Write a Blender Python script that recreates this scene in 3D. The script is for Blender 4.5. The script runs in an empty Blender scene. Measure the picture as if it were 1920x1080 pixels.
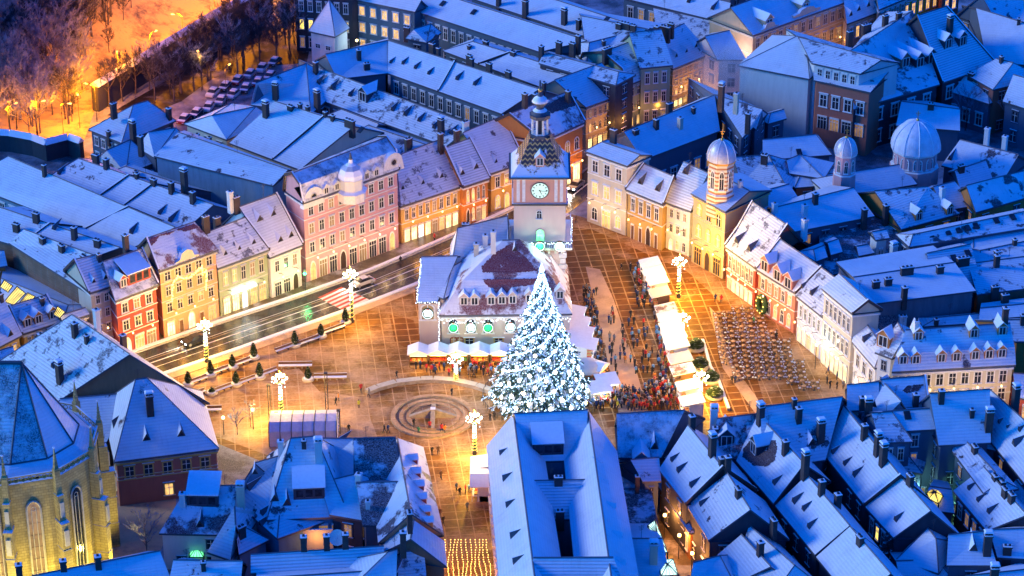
import bpy, bmesh, math, random
from mathutils import Vector, Matrix
rnd = random.Random(7)
sc = bpy.context.scene
COL = sc.collection
# ---------------- camera: a long lens looking down from the mountain -----------------
F = 4850.0; TH = math.radians(27.5); DIST = 462.0
CAM = Vector((0, -DIST*math.cos(TH), DIST*math.sin(TH)))
FWD = Vector((0, math.cos(TH), -math.sin(TH))); UPV = Vector((0, math.sin(TH), math.cos(TH))); RT = Vector((1, 0, 0))
cam = bpy.data.cameras.new('camera'); cam.sensor_width = 36; cam.lens = F/1920*36; cam.clip_start = 5; cam.clip_end = 6000
co = bpy.data.objects.new('camera', cam); COL.objects.link(co); co.location = CAM
co.rotation_euler = (math.pi/2-TH, 0, 0); sc.camera = co
def ray(px, py): return RT*(px-960) - UPV*(py-540) + FWD*F
def W(px, py, z=0.0):
    """the place at height z that is seen at this point of the photograph (used for surveying the plan)"""
    d = ray(px, py); t = (z-CAM.z)/d.z
    return CAM + d*t
def prj(p):
    d = p-CAM; k = F/d.dot(FWD)
    return (960+d.dot(RT)*k, 540-d.dot(UPV)*k)
# ---------------- materials -----------------
MATS = {}
def nm(name):
    m = bpy.data.materials.new(name); m.use_nodes = True; nt = m.node_tree
    return m, nt, nt.nodes, nt.links, nt.nodes['Principled BSDF']
def noise(N, L, scale, detail=4, coord='Object', rough=.6):
    tc = N.new('ShaderNodeTexCoord'); t = N.new('ShaderNodeTexNoise')
    t.inputs['Scale'].default_value = scale; t.inputs['Detail'].default_value = detail; t.inputs['Roughness'].default_value = rough
    if coord == 'World':
        g = N.new('ShaderNodeNewGeometry'); L.new(g.outputs['Position'], t.inputs['Vector'])
    else: L.new(tc.outputs[coord], t.inputs['Vector'])
    return t
def ramp(N, L, src, stops):
    r = N.new('ShaderNodeValToRGB'); e = r.color_ramp.elements
    while len(e) < len(stops): e.new(.5)
    for i, (p, c) in enumerate(stops): e[i].position = p; e[i].color = (*c, 1) if len(c) == 3 else c
    L.new(src, r.inputs['Fac']); return r
def mixc(N, L, fac, a, b):
    m = N.new('ShaderNodeMix'); m.data_type = 'RGBA'
    if isinstance(fac, (int, float)): m.inputs[0].default_value = fac
    else: L.new(fac, m.inputs[0])
    for i, v in ((6, a), (7, b)):
        if isinstance(v, (tuple, list)): m.inputs[i].default_value = (*v[:3], 1)
        else: L.new(v, m.inputs[i])
    return m.outputs[2]
def bump(N, L, src, dst, s=.3, d=.1):
    b = N.new('ShaderNodeBump'); b.inputs['Strength'].default_value = s; b.inputs['Distance'].default_value = d
    L.new(src, b.inputs['Height']); L.new(b.outputs['Normal'], dst.inputs['Normal'])
def plain(name, c, r=.6, met=0.0, var=.12, sc_=2.0):
    if name in MATS: return MATS[name]
    m, nt, N, L, B = nm(name)
    t = noise(N, L, sc_, 4, 'World'); lo = tuple(x*(1-var) for x in c); hi = tuple(min(1, x*(1+var)) for x in c)
    rr = ramp(N, L, t.outputs['Fac'], [(.3, lo), (.7, hi)]); L.new(rr.outputs['Color'], B.inputs['Base Color'])
    B.inputs['Roughness'].default_value = r; B.inputs['Metallic'].default_value = met
    MATS[name] = m; return m
def emit(name, c, s, base=None):
    if name in MATS: return MATS[name]
    m, nt, N, L, B = nm(name); B.inputs['Base Color'].default_value = (*(base or c), 1)
    B.inputs['Emission Color'].default_value = (*c, 1); B.inputs['Emission Strength'].default_value = s
    MATS[name] = m; return m
def plaster(name, c, stain=.35, rough=.85):
    """wall plaster: colour, fine grain, and damp/dirt streaks running down"""
    m, nt, N, L, B = nm(name)
    g = N.new('ShaderNodeNewGeometry'); mp = N.new('ShaderNodeMapping'); mp.inputs['Scale'].default_value = (.9, .9, .16)
    L.new(g.outputs['Position'], mp.inputs['Vector']); t = N.new('ShaderNodeTexNoise'); t.inputs['Scale'].default_value = 1.1
    t.inputs['Detail'].default_value = 6; t.inputs['Roughness'].default_value = .7; L.new(mp.outputs['Vector'], t.inputs['Vector'])
    r = ramp(N, L, t.outputs['Fac'], [(.35, (0, 0, 0)), (.72, (1, 1, 1))])
    mm = N.new('ShaderNodeMath'); mm.operation = 'MULTIPLY'; mm.inputs[1].default_value = stain; L.new(r.outputs['Color'], mm.inputs[0])
    L.new(mixc(N, L, mm.outputs[0], c, tuple(x*.45 for x in c)), B.inputs['Base Color'])
    B.inputs['Roughness'].default_value = rough
    t2 = noise(N, L, 9, 3, 'World'); bump(N, L, t2.outputs['Fac'], B, .25, .04)
    MATS[name] = m; return m
def roofmat(name, tile, lo, hi, scale=.16, rib=0.0, snow=(.80, .82, .86), sprinkle=0.0):
    """snow lying on a tiled or sheet roof: bare tile where the slow noise is below lo, snow above hi; rib = courses showing through"""
    m, nt, N, L, B = nm(name)
    uv = N.new('ShaderNodeTexCoord')
    t = noise(N, L, scale, 7, 'World', .68)
    fac = ramp(N, L, t.outputs['Fac'], [(max(0, lo), (0, 0, 0)), (min(1, hi), (1, 1, 1))]).outputs['Color']
    w = N.new('ShaderNodeTexWave'); w.wave_type = 'BANDS'; w.bands_direction = 'Y'; w.inputs['Scale'].default_value = .62
    w.inputs['Distortion'].default_value = .25; w.inputs['Detail'].default_value = 2; L.new(uv.outputs['UV'], w.inputs['Vector'])
    fine = noise(N, L, 6.0, 4, 'World', .7)
    s1 = noise(N, L, .35, 6, 'World', .7); sn = ramp(N, L, s1.outputs['Fac'], [(.28, tuple(x*.84 for x in snow)), (.5, tuple(x*.95 for x in snow)), (.72, snow)]).outputs['Color']
    mp = N.new('ShaderNodeMapping'); mp.inputs['Scale'].default_value = (2.6, .22, 1); L.new(uv.outputs['UV'], mp.inputs['Vector']); st = N.new('ShaderNodeTexNoise'); st.inputs['Scale'].default_value = 1.0; st.inputs['Detail'].default_value = 5
    L.new(mp.outputs[0], st.inputs['Vector']); sr = ramp(N, L, st.outputs['Fac'], [(.30, (.72, .74, .78)), (.45, (1, 1, 1))]).outputs['Color']
    mq = N.new('ShaderNodeMix'); mq.data_type = 'RGBA'; mq.blend_type = 'MULTIPLY'; mq.inputs[0].default_value = .3; L.new(sn, mq.inputs[6]); L.new(sr, mq.inputs[7]); sn = mq.outputs[2]
    if sprinkle:
        sp = ramp(N, L, fine.outputs['Fac'], [(.42, (0, 0, 0)), (.62, (1, 1, 1))])
        k = N.new('ShaderNodeMath'); k.operation = 'MULTIPLY'; k.inputs[1].default_value = sprinkle; L.new(sp.outputs['Color'], k.inputs[0])
        tl = mixc(N, L, k.outputs[0], tile, snow)
    else: tl = tile
    if rib:
        wr = ramp(N, L, w.outputs['Fac'], [(.18, (1, 1, 1)), (.42, (0, 0, 0))])
        k2 = N.new('ShaderNodeMath'); k2.operation = 'MULTIPLY'; k2.inputs[1].default_value = rib; L.new(wr.outputs['Color'], k2.inputs[0])
        sn = mixc(N, L, k2.outputs[0], sn, tile)
    L.new(mixc(N, L, fac, tl, sn), B.inputs['Base Color'])
    B.inputs['Roughness'].default_value = .55; B.inputs['Specular IOR Level'].default_value = .3
    ad = N.new('ShaderNodeMath'); ad.operation = 'ADD'; L.new(fine.outputs['Fac'], ad.inputs[0]); L.new(fac, ad.inputs[1])
    ad2 = N.new('ShaderNodeMath'); ad2.operation = 'MULTIPLY_ADD'; ad2.inputs[1].default_value = .25+rib; L.new(w.outputs['Fac'], ad2.inputs[0]); L.new(ad.outputs[0], ad2.inputs[2])
    ad3 = N.new('ShaderNodeMath'); ad3.operation = 'MULTIPLY_ADD'; ad3.inputs[1].default_value = 1.6; L.new(s1.outputs['Fac'], ad3.inputs[0]); L.new(ad2.outputs[0], ad3.inputs[2])
    bump(N, L, ad3.outputs[0], B, .45, .2)
    MATS[name] = m; return m
TILE = (.07, .03, .028)
roofmat('snow', TILE, .31, .36, rib=.10)
roofmat('snowworn', (.05, .028, .04), .37, .41, scale=.30, rib=.12, sprinkle=.2)
roofmat('snowworn2', (.06, .05, .07), .40, .45, scale=.55, rib=.2, sprinkle=.5)
roofmat('snowfull', TILE, .16, .22, scale=.3, rib=.05)
roofmat('snowrib', (.12, .11, .13), .22, .3, rib=.4)
roofmat('snowtile', TILE, .30, .36, rib=.3)
roofmat('patchy', (.055, .02, .03), .42, .47, scale=.22, sprinkle=.25)
roofmat('bare', (.06, .022, .03), .52, .60, scale=.2, sprinkle=.35)
roofmat('baretile', (.045, .016, .028), .62, .72, scale=.9, sprinkle=.12)
roofmat('redtile', (.15, .022, .03), .62, .72, scale=.9, sprinkle=.15)
roofmat('redpatch', (.16, .028, .03), .43, .5, scale=.25, sprinkle=.3)
roofmat('slate', (.05, .055, .08), .36, .55, scale=.5, sprinkle=.6)
roofmat('ground_snow', (.04, .035, .035), .40, .62, scale=.12, sprinkle=.4, snow=(.42, .44, .5))  # snow darkened: the shade between the houses is put into its colour
for n_, c_ in dict(cream=(.62, .55, .42), white=(.72, .70, .66), pink=(.66, .36, .36), peach=(.62, .33, .18), red=(.42, .075, .05),
        ochre=(.50, .32, .10), yellow=(.64, .42, .12), orange=(.52, .20, .05), green=(.34, .40, .26), grey=(.17, .18, .21), salmon=(.60, .22, .14),
        blue=(.10, .13, .18), dark=(.045, .048, .065), brown=(.24, .14, .085), lilac=(.52, .50, .58), stone=(.46, .36, .22), teal=(.10, .16, .21),  # grey, blue, dark, teal, bluewall: shade of the back walls put into the plaster
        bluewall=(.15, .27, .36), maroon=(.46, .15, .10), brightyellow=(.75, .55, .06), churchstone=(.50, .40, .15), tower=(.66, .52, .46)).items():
    plaster(n_, c_, .55 if n_ in ('brown', 'dark', 'grey', 'bluewall') else .3)
def brickmat(name, c1, c2, mortar, sx=1.2):
    m, nt, N, L, B = nm(name); g = N.new('ShaderNodeNewGeometry'); s = N.new('ShaderNodeSeparateXYZ'); L.new(g.outputs['Position'], s.inputs[0])
    a = N.new('ShaderNodeMath'); a.operation = 'ADD'; L.new(s.outputs[0], a.inputs[0]); L.new(s.outputs[1], a.inputs[1])
    cb = N.new('ShaderNodeCombineXYZ'); L.new(a.outputs[0], cb.inputs[0]); L.new(s.outputs[2], cb.inputs[1])
    b = N.new('ShaderNodeTexBrick'); b.inputs['Scale'].default_value = sx; L.new(cb.outputs[0], b.inputs['Vector'])
    b.inputs['Color1'].default_value = (*c1, 1); b.inputs['Color2'].default_value = (*c2, 1); b.inputs['Mortar'].default_value = (*mortar, 1)
    t = noise(N, L, .5, 5, 'World'); r = ramp(N, L, t.outputs['Fac'], [(.35, (0, 0, 0)), (.7, (1, 1, 1))])
    k = N.new('ShaderNodeMath'); k.operation = 'MULTIPLY'; k.inputs[1].default_value = .6; L.new(r.outputs['Color'], k.inputs[0])
    L.new(mixc(N, L, k.outputs[0], b.outputs['Color'], tuple(x*.4 for x in c1)), B.inputs['Base Color']); B.inputs['Roughness'].default_value = .9
    MATS[name] = m
brickmat('brick', (.26, .15, .09), (.19, .11, .07), (.2, .17, .14))
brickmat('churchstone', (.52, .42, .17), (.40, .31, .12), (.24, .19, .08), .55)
brickmat('chimney_brick', (.10, .06, .055), (.07, .045, .04), (.08, .07, .07), 2.5)
plain('trim', (.07, .075, .10), .6); plain('ridgetile', (.14, .13, .16), .7); plain('whitetrim', (.74, .72, .68), .6); plain('iron', (.03, .03, .035), .45); plain('wood', (.16, .08, .04), .7)
plain('snowcap', (.82, .84, .88), .6, var=.05); plain('stonetrim', (.5, .46, .36), .8); plain('darkwood', (.06, .035, .025), .7); plain('redwood', (.25, .04, .03), .6)
def glassmat(name, c, e=None, s=0):
    m, nt, N, L, B = nm(name); t = noise(N, L, .8, 2, 'World')
    B.inputs['Roughness'].default_value = .12
    if e:
        r = ramp(N, L, t.outputs['Fac'], [(.35, tuple(x*.45 for x in e)), (.62, e)]); L.new(r.outputs['Color'], B.inputs['Emission Color']); B.inputs['Emission Strength'].default_value = s
        B.inputs['Base Color'].default_value = (.2, .15, .1, 1)
    else:
        r = ramp(N, L, t.outputs['Fac'], [(.4, c), (.6, tuple(x*2.2 for x in c))]); L.new(r.outputs['Color'], B.inputs['Base Color'])
    MATS[name] = m
glassmat('pane', (.02, .022, .03)); glassmat('pane_lit', None, (1, .55, .16), .75); glassmat('pane_shop', None, (1, .70, .28), 1.9)
glassmat('pane_white', None, (.9, .95, .9), 1.5); glassmat('pane_yellow', None, (1, .72, .12), 1.3); glassmat('pane_green', None, (.15, 1, .35), 1.6)
glassmat('pane_dim', None, (1, .55, .2), .16); glassmat('pane_cyan', None, (.55, .95, .85), 1.3)
# ---------------- object helpers -----------------
def V(*a): return Vector(a)
def tag(o, label=None, cat=None, group=None, kind=None):
    if label: o['label'] = label
    if cat: o['category'] = cat
    if group: o['group'] = group
    if kind: o['kind'] = kind
    return o
def root(name, label, cat, loc=(0, 0, 0), rz=0, group=None):
    o = bpy.data.objects.new(name, None); COL.objects.link(o); o.location = loc; o.rotation_euler = (0, 0, rz); o.empty_display_size = .5
    return tag(o, label, cat, group)
def inst(name, me, parent=None, loc=(0, 0, 0), rz=0, sca=(1, 1, 1)):
    o = bpy.data.objects.new(name, me); COL.objects.link(o); o.location = loc; o.rotation_euler = (0, 0, rz); o.scale = sca
    if parent: o.parent = parent
    return o
class MB:
    """collects shapes into one mesh"""
    def __init__(s): s.v = []; s.f = []; s.m = []; s.mats = []; s.uv = {}; s.sm = []
    def mi(s, mat):
        if mat not in s.mats: s.mats.append(mat)
        return s.mats.index(mat)
    def poly(s, pts, mat, uv=None, smooth=False):
        b = len(s.v); s.v += [tuple(p) for p in pts]; s.f.append(list(range(b, b+len(pts)))); s.m.append(s.mi(mat)); s.sm.append(smooth)
        if uv: s.uv[len(s.f)-1] = uv
    def faces(s, vs, fs, mat, smooth=False):
        b = len(s.v); s.v += [tuple(p) for p in vs]; k = s.mi(mat)
        for f in fs: s.f.append([b+i for i in f]); s.m.append(k); s.sm.append(smooth)
    def box(s, c, d, mat, rz=0, top=None, taper=1.0, open_bottom=False):
        x, y, z = d[0]/2, d[1]/2, d[2]/2; cr, sr = math.cos(rz), math.sin(rz)
        P = []
        for sz in (-1, 1):
            k = taper if sz > 0 else 1
            for sx, sy in ((-1, -1), (1, -1), (1, 1), (-1, 1)):
                a, b = sx*x*k, sy*y*k; P.append((c[0]+a*cr-b*sr, c[1]+a*sr+b*cr, c[2]+sz*z))
        F_ = [(3, 2, 1, 0), (0, 1, 5, 4), (1, 2, 6, 5), (2, 3, 7, 6), (3, 0, 4, 7)]
        s.faces(P, F_, mat); s.faces([P[4], P[5], P[6], P[7]], [(0, 1, 2, 3)], top or mat)
    def obox(s, o, ax, ay, az, mat, top=None):
        """box from a corner and three edge vectors"""
        o, ax, ay, az = map(Vector, (o, ax, ay, az)); P = [o, o+ax, o+ax+ay, o+ay]; P += [p+az for p in P]
        if ax.cross(ay).dot(az) < 0: F_ = [(0, 1, 2, 3), (4, 5, 1, 0), (5, 6, 2, 1), (6, 7, 3, 2), (7, 4, 0, 3)]; T = (3, 2, 1, 0)
        else: F_ = [(3, 2, 1, 0), (0, 1, 5, 4), (1, 2, 6, 5), (2, 3, 7, 6), (3, 0, 4, 7)]; T = (0, 1, 2, 3)
        s.faces(P, F_, mat); s.faces(P[4:], [T], top or mat)
    def lathe(s, c, prof, mat, n=12, smooth=True, a0=0, sx=1, sy=1, capmat=None):
        """prof: list of (radius, z); mat may be a list per band"""
        rings = []
        b = len(s.v)
        for r, z in prof:
            for i in range(n):
                a = a0+2*math.pi*i/n; s.v.append((c[0]+r*sx*math.cos(a), c[1]+r*sy*math.sin(a), c[2]+z))
        for j in range(len(prof)-1):
            k = s.mi(mat[j] if isinstance(mat, list) else mat)
            for i in range(n):
                i2 = (i+1) % n; s.f.append([b+j*n+i, b+j*n+i2, b+(j+1)*n+i2, b+(j+1)*n+i]); s.m.append(k); s.sm.append(smooth)
        if prof[-1][0] > .001:
            s.f.append([b+(len(prof)-1)*n+i for i in range(n)]); s.m.append(s.mi(capmat or (mat[-1] if isinstance(mat, list) else mat))); s.sm.append(False)
    def tube(s, pts, r, mat, n=5, r2=None):
        pts = [Vector(p) for p in pts]; b = len(s.v); k = s.mi(mat); m = len(pts)
        for j, p in enumerate(pts):
            d = (pts[min(j+1, m-1)]-pts[max(j-1, 0)]); d = d.normalized() if d.length > 1e-6 else V(0, 0, 1)
            a = d.cross(V(0, 0, 1)); a = a.normalized() if a.length > .01 else V(1, 0, 0); c = d.cross(a)
            rr = r if r2 is None else r+(r2-r)*j/max(1, m-1)
            for i in range(n):
                t = 2*math.pi*i/n; s.v.append(tuple(p+a*math.cos(t)*rr+c*math.sin(t)*rr))
        for j in range(m-1):
            for i in range(n):
                i2 = (i+1) % n; s.f.append([b+j*n+i, b+(j+1)*n+i, b+(j+1)*n+i2, b+j*n+i2]); s.m.append(k); s.sm.append(n > 4)
    def mesh(s, name, off=(0, 0, 0), fix=False):
        me = bpy.data.meshes.new(name); o = Vector(off)
        me.from_pydata([tuple(Vector(p)-o) for p in s.v], [], s.f)
        for mt in s.mats: me.materials.append(MATS[mt])
        me.polygons.foreach_set('material_index', s.m); me.polygons.foreach_set('use_smooth', s.sm)
        if s.uv:
            ul = me.uv_layers.new(name='UVMap')
            for fi, uv in s.uv.items():
                for li, q in zip(me.polygons[fi].loop_indices, uv): ul.data[li].uv = q
        if fix:
            bm = bmesh.new(); bm.from_mesh(me); bmesh.ops.remove_doubles(bm, verts=bm.verts, dist=.0005); bmesh.ops.recalc_face_normals(bm, faces=bm.faces); bm.to_mesh(me); bm.free()
        me.update(); return me
    def build(s, name, parent=None, off=None, fix=False):
        if off is None: off = parent.location if parent else (0, 0, 0)
        return inst(name, s.mesh(name, off, fix), parent)
# ---------------- window / door meshes (unit size, facing -y, centred on x, bottom at z=0) -----------------
UNIT = {}
def unit(key):
    if key in UNIT: return UNIT[key]
    kind, pane, trim = key; b = MB()
    def fr(x0, x1, z0, z1, y0, y1, m): b.box(((x0+x1)/2, (y0+y1)/2, (z0+z1)/2), (x1-x0, y1-y0, z1-z0), m)
    if kind in ('win', 'arch'):
        if kind == 'arch':
            A = [(.5*math.cos(t), .72+.28*math.sin(t)) for t in [math.pi*i/8 for i in range(9)]]
            ring = [(-.5, 0), (.5, 0)]+A; outer = [(-.66, -.04), (.66, -.04)]+[(.66*math.cos(t), .72+.36*math.sin(t)) for t in [math.pi*i/8 for i in range(9)]]
        else:
            ring = [(-.5, 0), (.5, 0), (.5, 1), (-.5, 1)]; outer = [(-.68, -.05), (.68, -.05), (.68, 1.07), (-.68, 1.07)]
        b.poly([(x, -.03, z) for x, z in ring], pane)
        n = len(ring)
        for i in range(n):
            j = (i+1) % n
            b.poly([(outer[i][0], -.09, outer[i][1]), (outer[j][0], -.09, outer[j][1]), (ring[j][0], -.09, ring[j][1]), (ring[i][0], -.09, ring[i][1])], trim)
            b.poly([(ring[i][0], -.09, ring[i][1]), (ring[j][0], -.09, ring[j][1]), (ring[j][0], -.03, ring[j][1]), (ring[i][0], -.03, ring[i][1])], trim)
            b.poly([(outer[i][0], 0, outer[i][1]), (outer[j][0], 0, outer[j][1]), (outer[j][0], -.09, outer[j][1]), (outer[i][0], -.09, outer[i][1])], trim)
        fr(-.04, .04, 0, .98, -.075, -.03, 'whitetrim' if pane != 'pane_shop' else 'iron'); fr(-.5, .5, .62, .66, -.07, -.03, 'whitetrim' if pane != 'pane_shop' else 'iron')
        fr(-.76, .76, -.1, -.04, -.2, 0, trim)
        b.faces([(-.76, -.2, -.035), (.76, -.2, -.035), (.76, -.02, -.02), (-.76, -.02, -.02)], [(0, 1, 2, 3)], 'snowcap')
        if kind == 'win':
            fr(-.78, .78, 1.12, 1.17, -.22, 0, trim); b.faces([(-.78, -.22, 1.175), (.78, -.22, 1.175), (.78, 0, 1.2), (-.78, 0, 1.2)], [(0, 1, 2, 3)], 'snowcap')
    elif kind == 'shop':
        b.poly([(-.5, -.02, 0), (.5, -.02, 0), (.5, -.02, 1), (-.5, -.02, 1)], pane)
        for x0, x1 in ((-.56, -.5), (.5, .56), (-.19, -.16), (.16, .19)): fr(x0, x1, 0, 1.0, -.12, 0, trim)
        fr(-.56, .56, 1.0, 1.12, -.25, 0, trim); fr(-.5, .5, .72, .75, -.08, 0, trim)
    elif kind == 'gate':
        A = [(.5*math.cos(t), .6+.4*math.sin(t)) for t in [math.pi*i/10 for i in range(11)]]
        b.poly([(-.5, -.03, 0), (.5, -.03, 0)]+[(x, -.03, z) for x, z in A], pane)
        O = [(.6*math.cos(t), .6+.5*math.sin(t)) for t in [math.pi*i/10 for i in range(11)]]
        A2 = [(.5, 0)]+A+[(-.5, 0)]; O2 = [(.6, 0)]+O+[(-.6, 0)]
        for i in range(len(A2)-1):
            b.poly([(O2[i][0], -.12, O2[i][1]), (A2[i][0], -.12, A2[i][1]), (A2[i+1][0], -.12, A2[i+1][1]), (O2[i+1][0], -.12, O2[i+1][1])], trim)
            b.poly([(A2[i][0], -.12, A2[i][1]), (A2[i][0], 0, A2[i][1]), (A2[i+1][0], 0, A2[i+1][1]), (A2[i+1][0], -.12, A2[i+1][1])], trim)
            b.poly([(O2[i][0], 0, O2[i][1]), (O2[i][0], -.12, O2[i][1]), (O2[i+1][0], -.12, O2[i+1][1]), (O2[i+1][0], 0, O2[i+1][1])], trim)
        fr(-.015, .015, 0, .98, -.05, 0, 'iron')
    elif kind == 'door':
        fr(-.5, .5, 0, 1, -.05, 0, 'wood'); fr(-.62, -.5, 0, 1.08, -.12, 0, trim); fr(.5, .62, 0, 1.08, -.12, 0, trim); fr(-.62, .62, 1.0, 1.12, -.16, 0, trim)
    UNIT[key] = b.mesh(kind); return UNIT[key]
def wall_frame(A, B, inside):
    t = (B-A); t.z = 0; ln = t.length; t.normalize(); n = V(t.y, -t.x, 0)
    if n.dot(inside-A) > 0: n = -n
    return ln, t, n, math.atan2(n.x, -n.y)
STY = {  # row letters: kind, pane choices, relative width, relative height, bottom
    'w': ('win', ['pane']*5+['pane_dim'], .42, .5, .25), 'm': ('win', ['pane', 'pane', 'pane', 'pane', 'pane_dim', 'pane_lit'], .42, .5, .25), 'l': ('win', ['pane_lit'], .42, .5, .25),
    'a': ('arch', ['pane']*5+['pane_dim'], .40, .58, .2), 'A': ('arch', ['pane_lit', 'pane_lit', 'pane'], .42, .6, .2), 's': ('shop', ['pane_shop', 'pane_shop', 'pane_lit'], .7, .68, .04),
    'S': ('shop', ['pane', 'pane_dim'], .7, .68, .04), 'g': ('gate', ['darkwood'], .55, .8, 0), 'G': ('gate', ['pane_shop', 'pane_shop', 'pane_white'], .6, .8, 0), 'd': ('door', ['wood'], .35, .6, 0),
    'y': ('win', ['pane_yellow'], .42, .5, .25), 'c': ('shop', ['pane_cyan', 'pane_white'], .7, .68, .04), 't': ('win', ['pane'], .5, .6, .2), 'k': ('gate', ['darkwood', 'pane_lit', 'pane_shop'], .5, .75, 0)}
def windows(rt, A, B, inside, z0, z1, spec, trim, rr, maxw=1.5):
    """spec: (columns, rows-from-ground string or list of strings with one letter per column)"""
    ln, t, n, rz = wall_frame(A, B, inside); cols, rows = spec[0], spec[1]; fl = (z1-z0)/len(rows)
    fls = spec[2] if len(spec) > 2 else [1]*len(rows); tot = sum(fls); z = z0
    for ri, rs in enumerate(rows):
        fh = (z1-z0)*fls[ri]/tot
        for c in range(cols):
            ch = rs if len(rs) == 1 else rs[c % len(rs)]
            if ch in '-.': continue
            kind, panes, rw, rh, rb = STY[ch]; cw = (ln-.8)/cols
            w = min(cw*rw, maxw if kind in ('win', 'arch', 'door') else 4.2); h = fh*rh; h = min(h, 2.4 if kind in ('win', 'arch') else 3.6)
            me = unit((kind, rr.choice(panes), trim)); p = A+t*(.4+cw*(c+.5))+n*.0; p.z = z+fh*rb
            inst({'win': 'window', 'arch': 'arched_window', 'shop': 'shop_window', 'gate': 'arched_gate', 'door': 'door'}[kind], me, rt, p-rt.location, rz, (w, 1, h))
        z += fh
# ---------------- dormers -----------------
DM = {}
def dormer_mesh(kind, m, wall):
    m = max(.25, round(m, 1)); key = (kind, m, wall)
    if key in DM: return DM[key]
    b = MB(); 
    if kind == 'fin': w, h, rh, dark = .95, .85, 0, True
    elif kind == 'hatch': w, h, rh, dark = 1.35, 1.0, 0, True
    elif kind == 'box': w, h, rh, dark = 1.5, 1.5, .75, False
    elif kind == 'bigbox': w, h, rh, dark = 2.3, 2.0, 1.1, False
    elif kind == 'shed': w, h, rh, dark = 4.6, 2.0, 0, False
    elif kind == 'sky': 
        b.obox((-.5, 0, .12), (1, 0, 0), (0, 1.3, 1.3*m), (0, 0, .12), 'iron'); b.poly([(-.4, .1, .27+.1*m), (.4, .1, .27+.1*m), (.4, 1.2, .27+1.2*m), (-.4, 1.2, .27+1.2*m)], 'pane')
        DM[key] = b.mesh('skylight', fix=False); return DM[key]
    x = w/2
    if kind == 'fin' or kind == 'hatch':   # little triangular hood, its steep side bare
        x, hh = (.5, .95) if kind == 'fin' else (.7, 1.25); kk = m*.35; yb = hh/(m-kk)
        A, B_, T, Q = (-x, 0, -.1), (x, 0, -.1), (0, -.15, hh), (0, yb, hh+kk*yb)
        b.poly([A, B_, T], 'darkwood'); b.poly([B_, Q, T], 'trim'); b.poly([A, T, Q], 'snowcap'); b.poly([T, (.09, -.1, hh-.05), (.04, yb, hh+kk*yb), Q], 'snowcap')
        b.poly([(-x*.5, -.04, .02), (x*.5, -.04, .02), (x*.3, -.12, hh*.45), (-x*.3, -.12, hh*.45)], 'pane')
    elif rh:   # gabled dormer
        yb = h/m; yr = (h+rh)/m; o = .22
        b.poly([(-x, 0, -.2), (x, 0, -.2), (x, 0, h), (0, 0, h+rh), (-x, 0, h)], wall)
        for s in (-1, 1): b.poly([(s*x, 0, -.2), (s*x, 0, h), (s*x, yb, h)], wall)
        for s in (-1, 1):
            T = [(s*(x+o), -o, h-o*rh/x), (0, -o, h+rh), (0, yr, h+rh), (s*(x+o), yb-o, h-o*rh/x)]
            b.poly(T, 'snowcap'); U = [(p[0], p[1], p[2]+.16) for p in T]; b.poly(U, 'snowcap')
            b.poly([T[0], T[1], U[1], U[0]], 'whitetrim'); b.poly([T[3], T[0], U[0], U[3]], 'whitetrim')
        p0, p1, q0, q1 = -.32*w, .32*w, .12, h*.92
        b.poly([(p0, -.03, q0), (p1, -.03, q0), (p1, -.03, q1), (p0, -.03, q1)], 'pane')
        for a0, a1, c0, c1 in ((p0-.12, p0, q0-.1, q1+.1), (p1, p1+.12, q0-.1, q1+.1), (p0, p1, q1, q1+.12), (p0, p1, q0-.12, q0), (-.05, .05, q0, q1)):
            b.box(((a0+a1)/2, -.05, (c0+c1)/2), (a1-a0, .08, c1-c0), 'whitetrim')
    else:
        k = m*(.66 if dark else .42); yb = h/(m-k); o = .15
        b.poly([(-x, 0, -.1), (x, 0, -.1), (x, 0, h), (-x, 0, h)], 'darkwood' if dark else wall)
        for s in (-1, 1): b.poly([(s*x, 0, -.1), (s*x, 0, h), (s*x, yb, h+k*yb)], 'darkwood' if dark else wall)
        T = [(-x-o, -o, h-o*k), (x+o, -o, h-o*k), (x+o, yb, h+k*yb), (-x-o, yb, h+k*yb)]; U = [(p[0], p[1], p[2]+.14) for p in T]
        b.poly(T, 'trim'); b.poly(U, 'snowcap'); b.poly([T[0], T[1], U[1], U[0]], 'snowcap'); b.poly([T[1], T[2], U[2], U[1]], 'snowcap'); b.poly([T[3], T[0], U[0], U[3]], 'snowcap')
        if not dark:
            for i in range(3):
                c = (i-1)*w*.3; b.poly([(c-.5, -.03, .4), (c+.5, -.03, .4), (c+.5, -.03, h-.3), (c-.5, -.03, h-.3)], 'pane')
                b.box((c, -.05, .35), (1.2, .08, .1), 'trim'); b.box((c, -.05, h-.25), (1.2, .08, .1), 'trim')
    DM[key] = b.mesh('dormer'); return DM[key]
CHM = {}
def chimney_mesh(kind):
    if kind in CHM: return CHM[kind]
    b = MB(); mt = {'b': 'chimney_brick', 'w': 'white', 'c': 'cream', 'm': 'maroon'}[kind[0]]; w, d, h = {'1': (.65, .65, 1.0), '2': (1.2, .7, 1.15), '3': (2.2, .7, 1.3), '4': (.85, .85, 2.0), '5': (1.1, .9, 3.0)}[kind[1]]
    b.box((0, 0, h/2-1), (w, d, h+2), mt); b.box((0, 0, h+.06), (w+.2, d+.2, .14), mt)
    n = max(1, round(w/.7))
    for i in range(n):
        cx = (i-(n-1)/2)*w/n; b.box((cx, 0, h+.28), (.34, .34, .3), 'iron')
    b.box((0, 0, h+.19), (w+.1, d+.1, .1), 'snowcap')
    if h > 2.9:
        for i in range(n+1): b.box(((i-n/2)*w/n*.85, 0, h+.45), (.1, d*.8, .55), mt)
        b.box((0, 0, h+.82), (w+.25, d+.25, .22), 'snowcap', taper=.7)
    CHM[kind] = b.mesh('chimney'); return CHM[kind]
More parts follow.
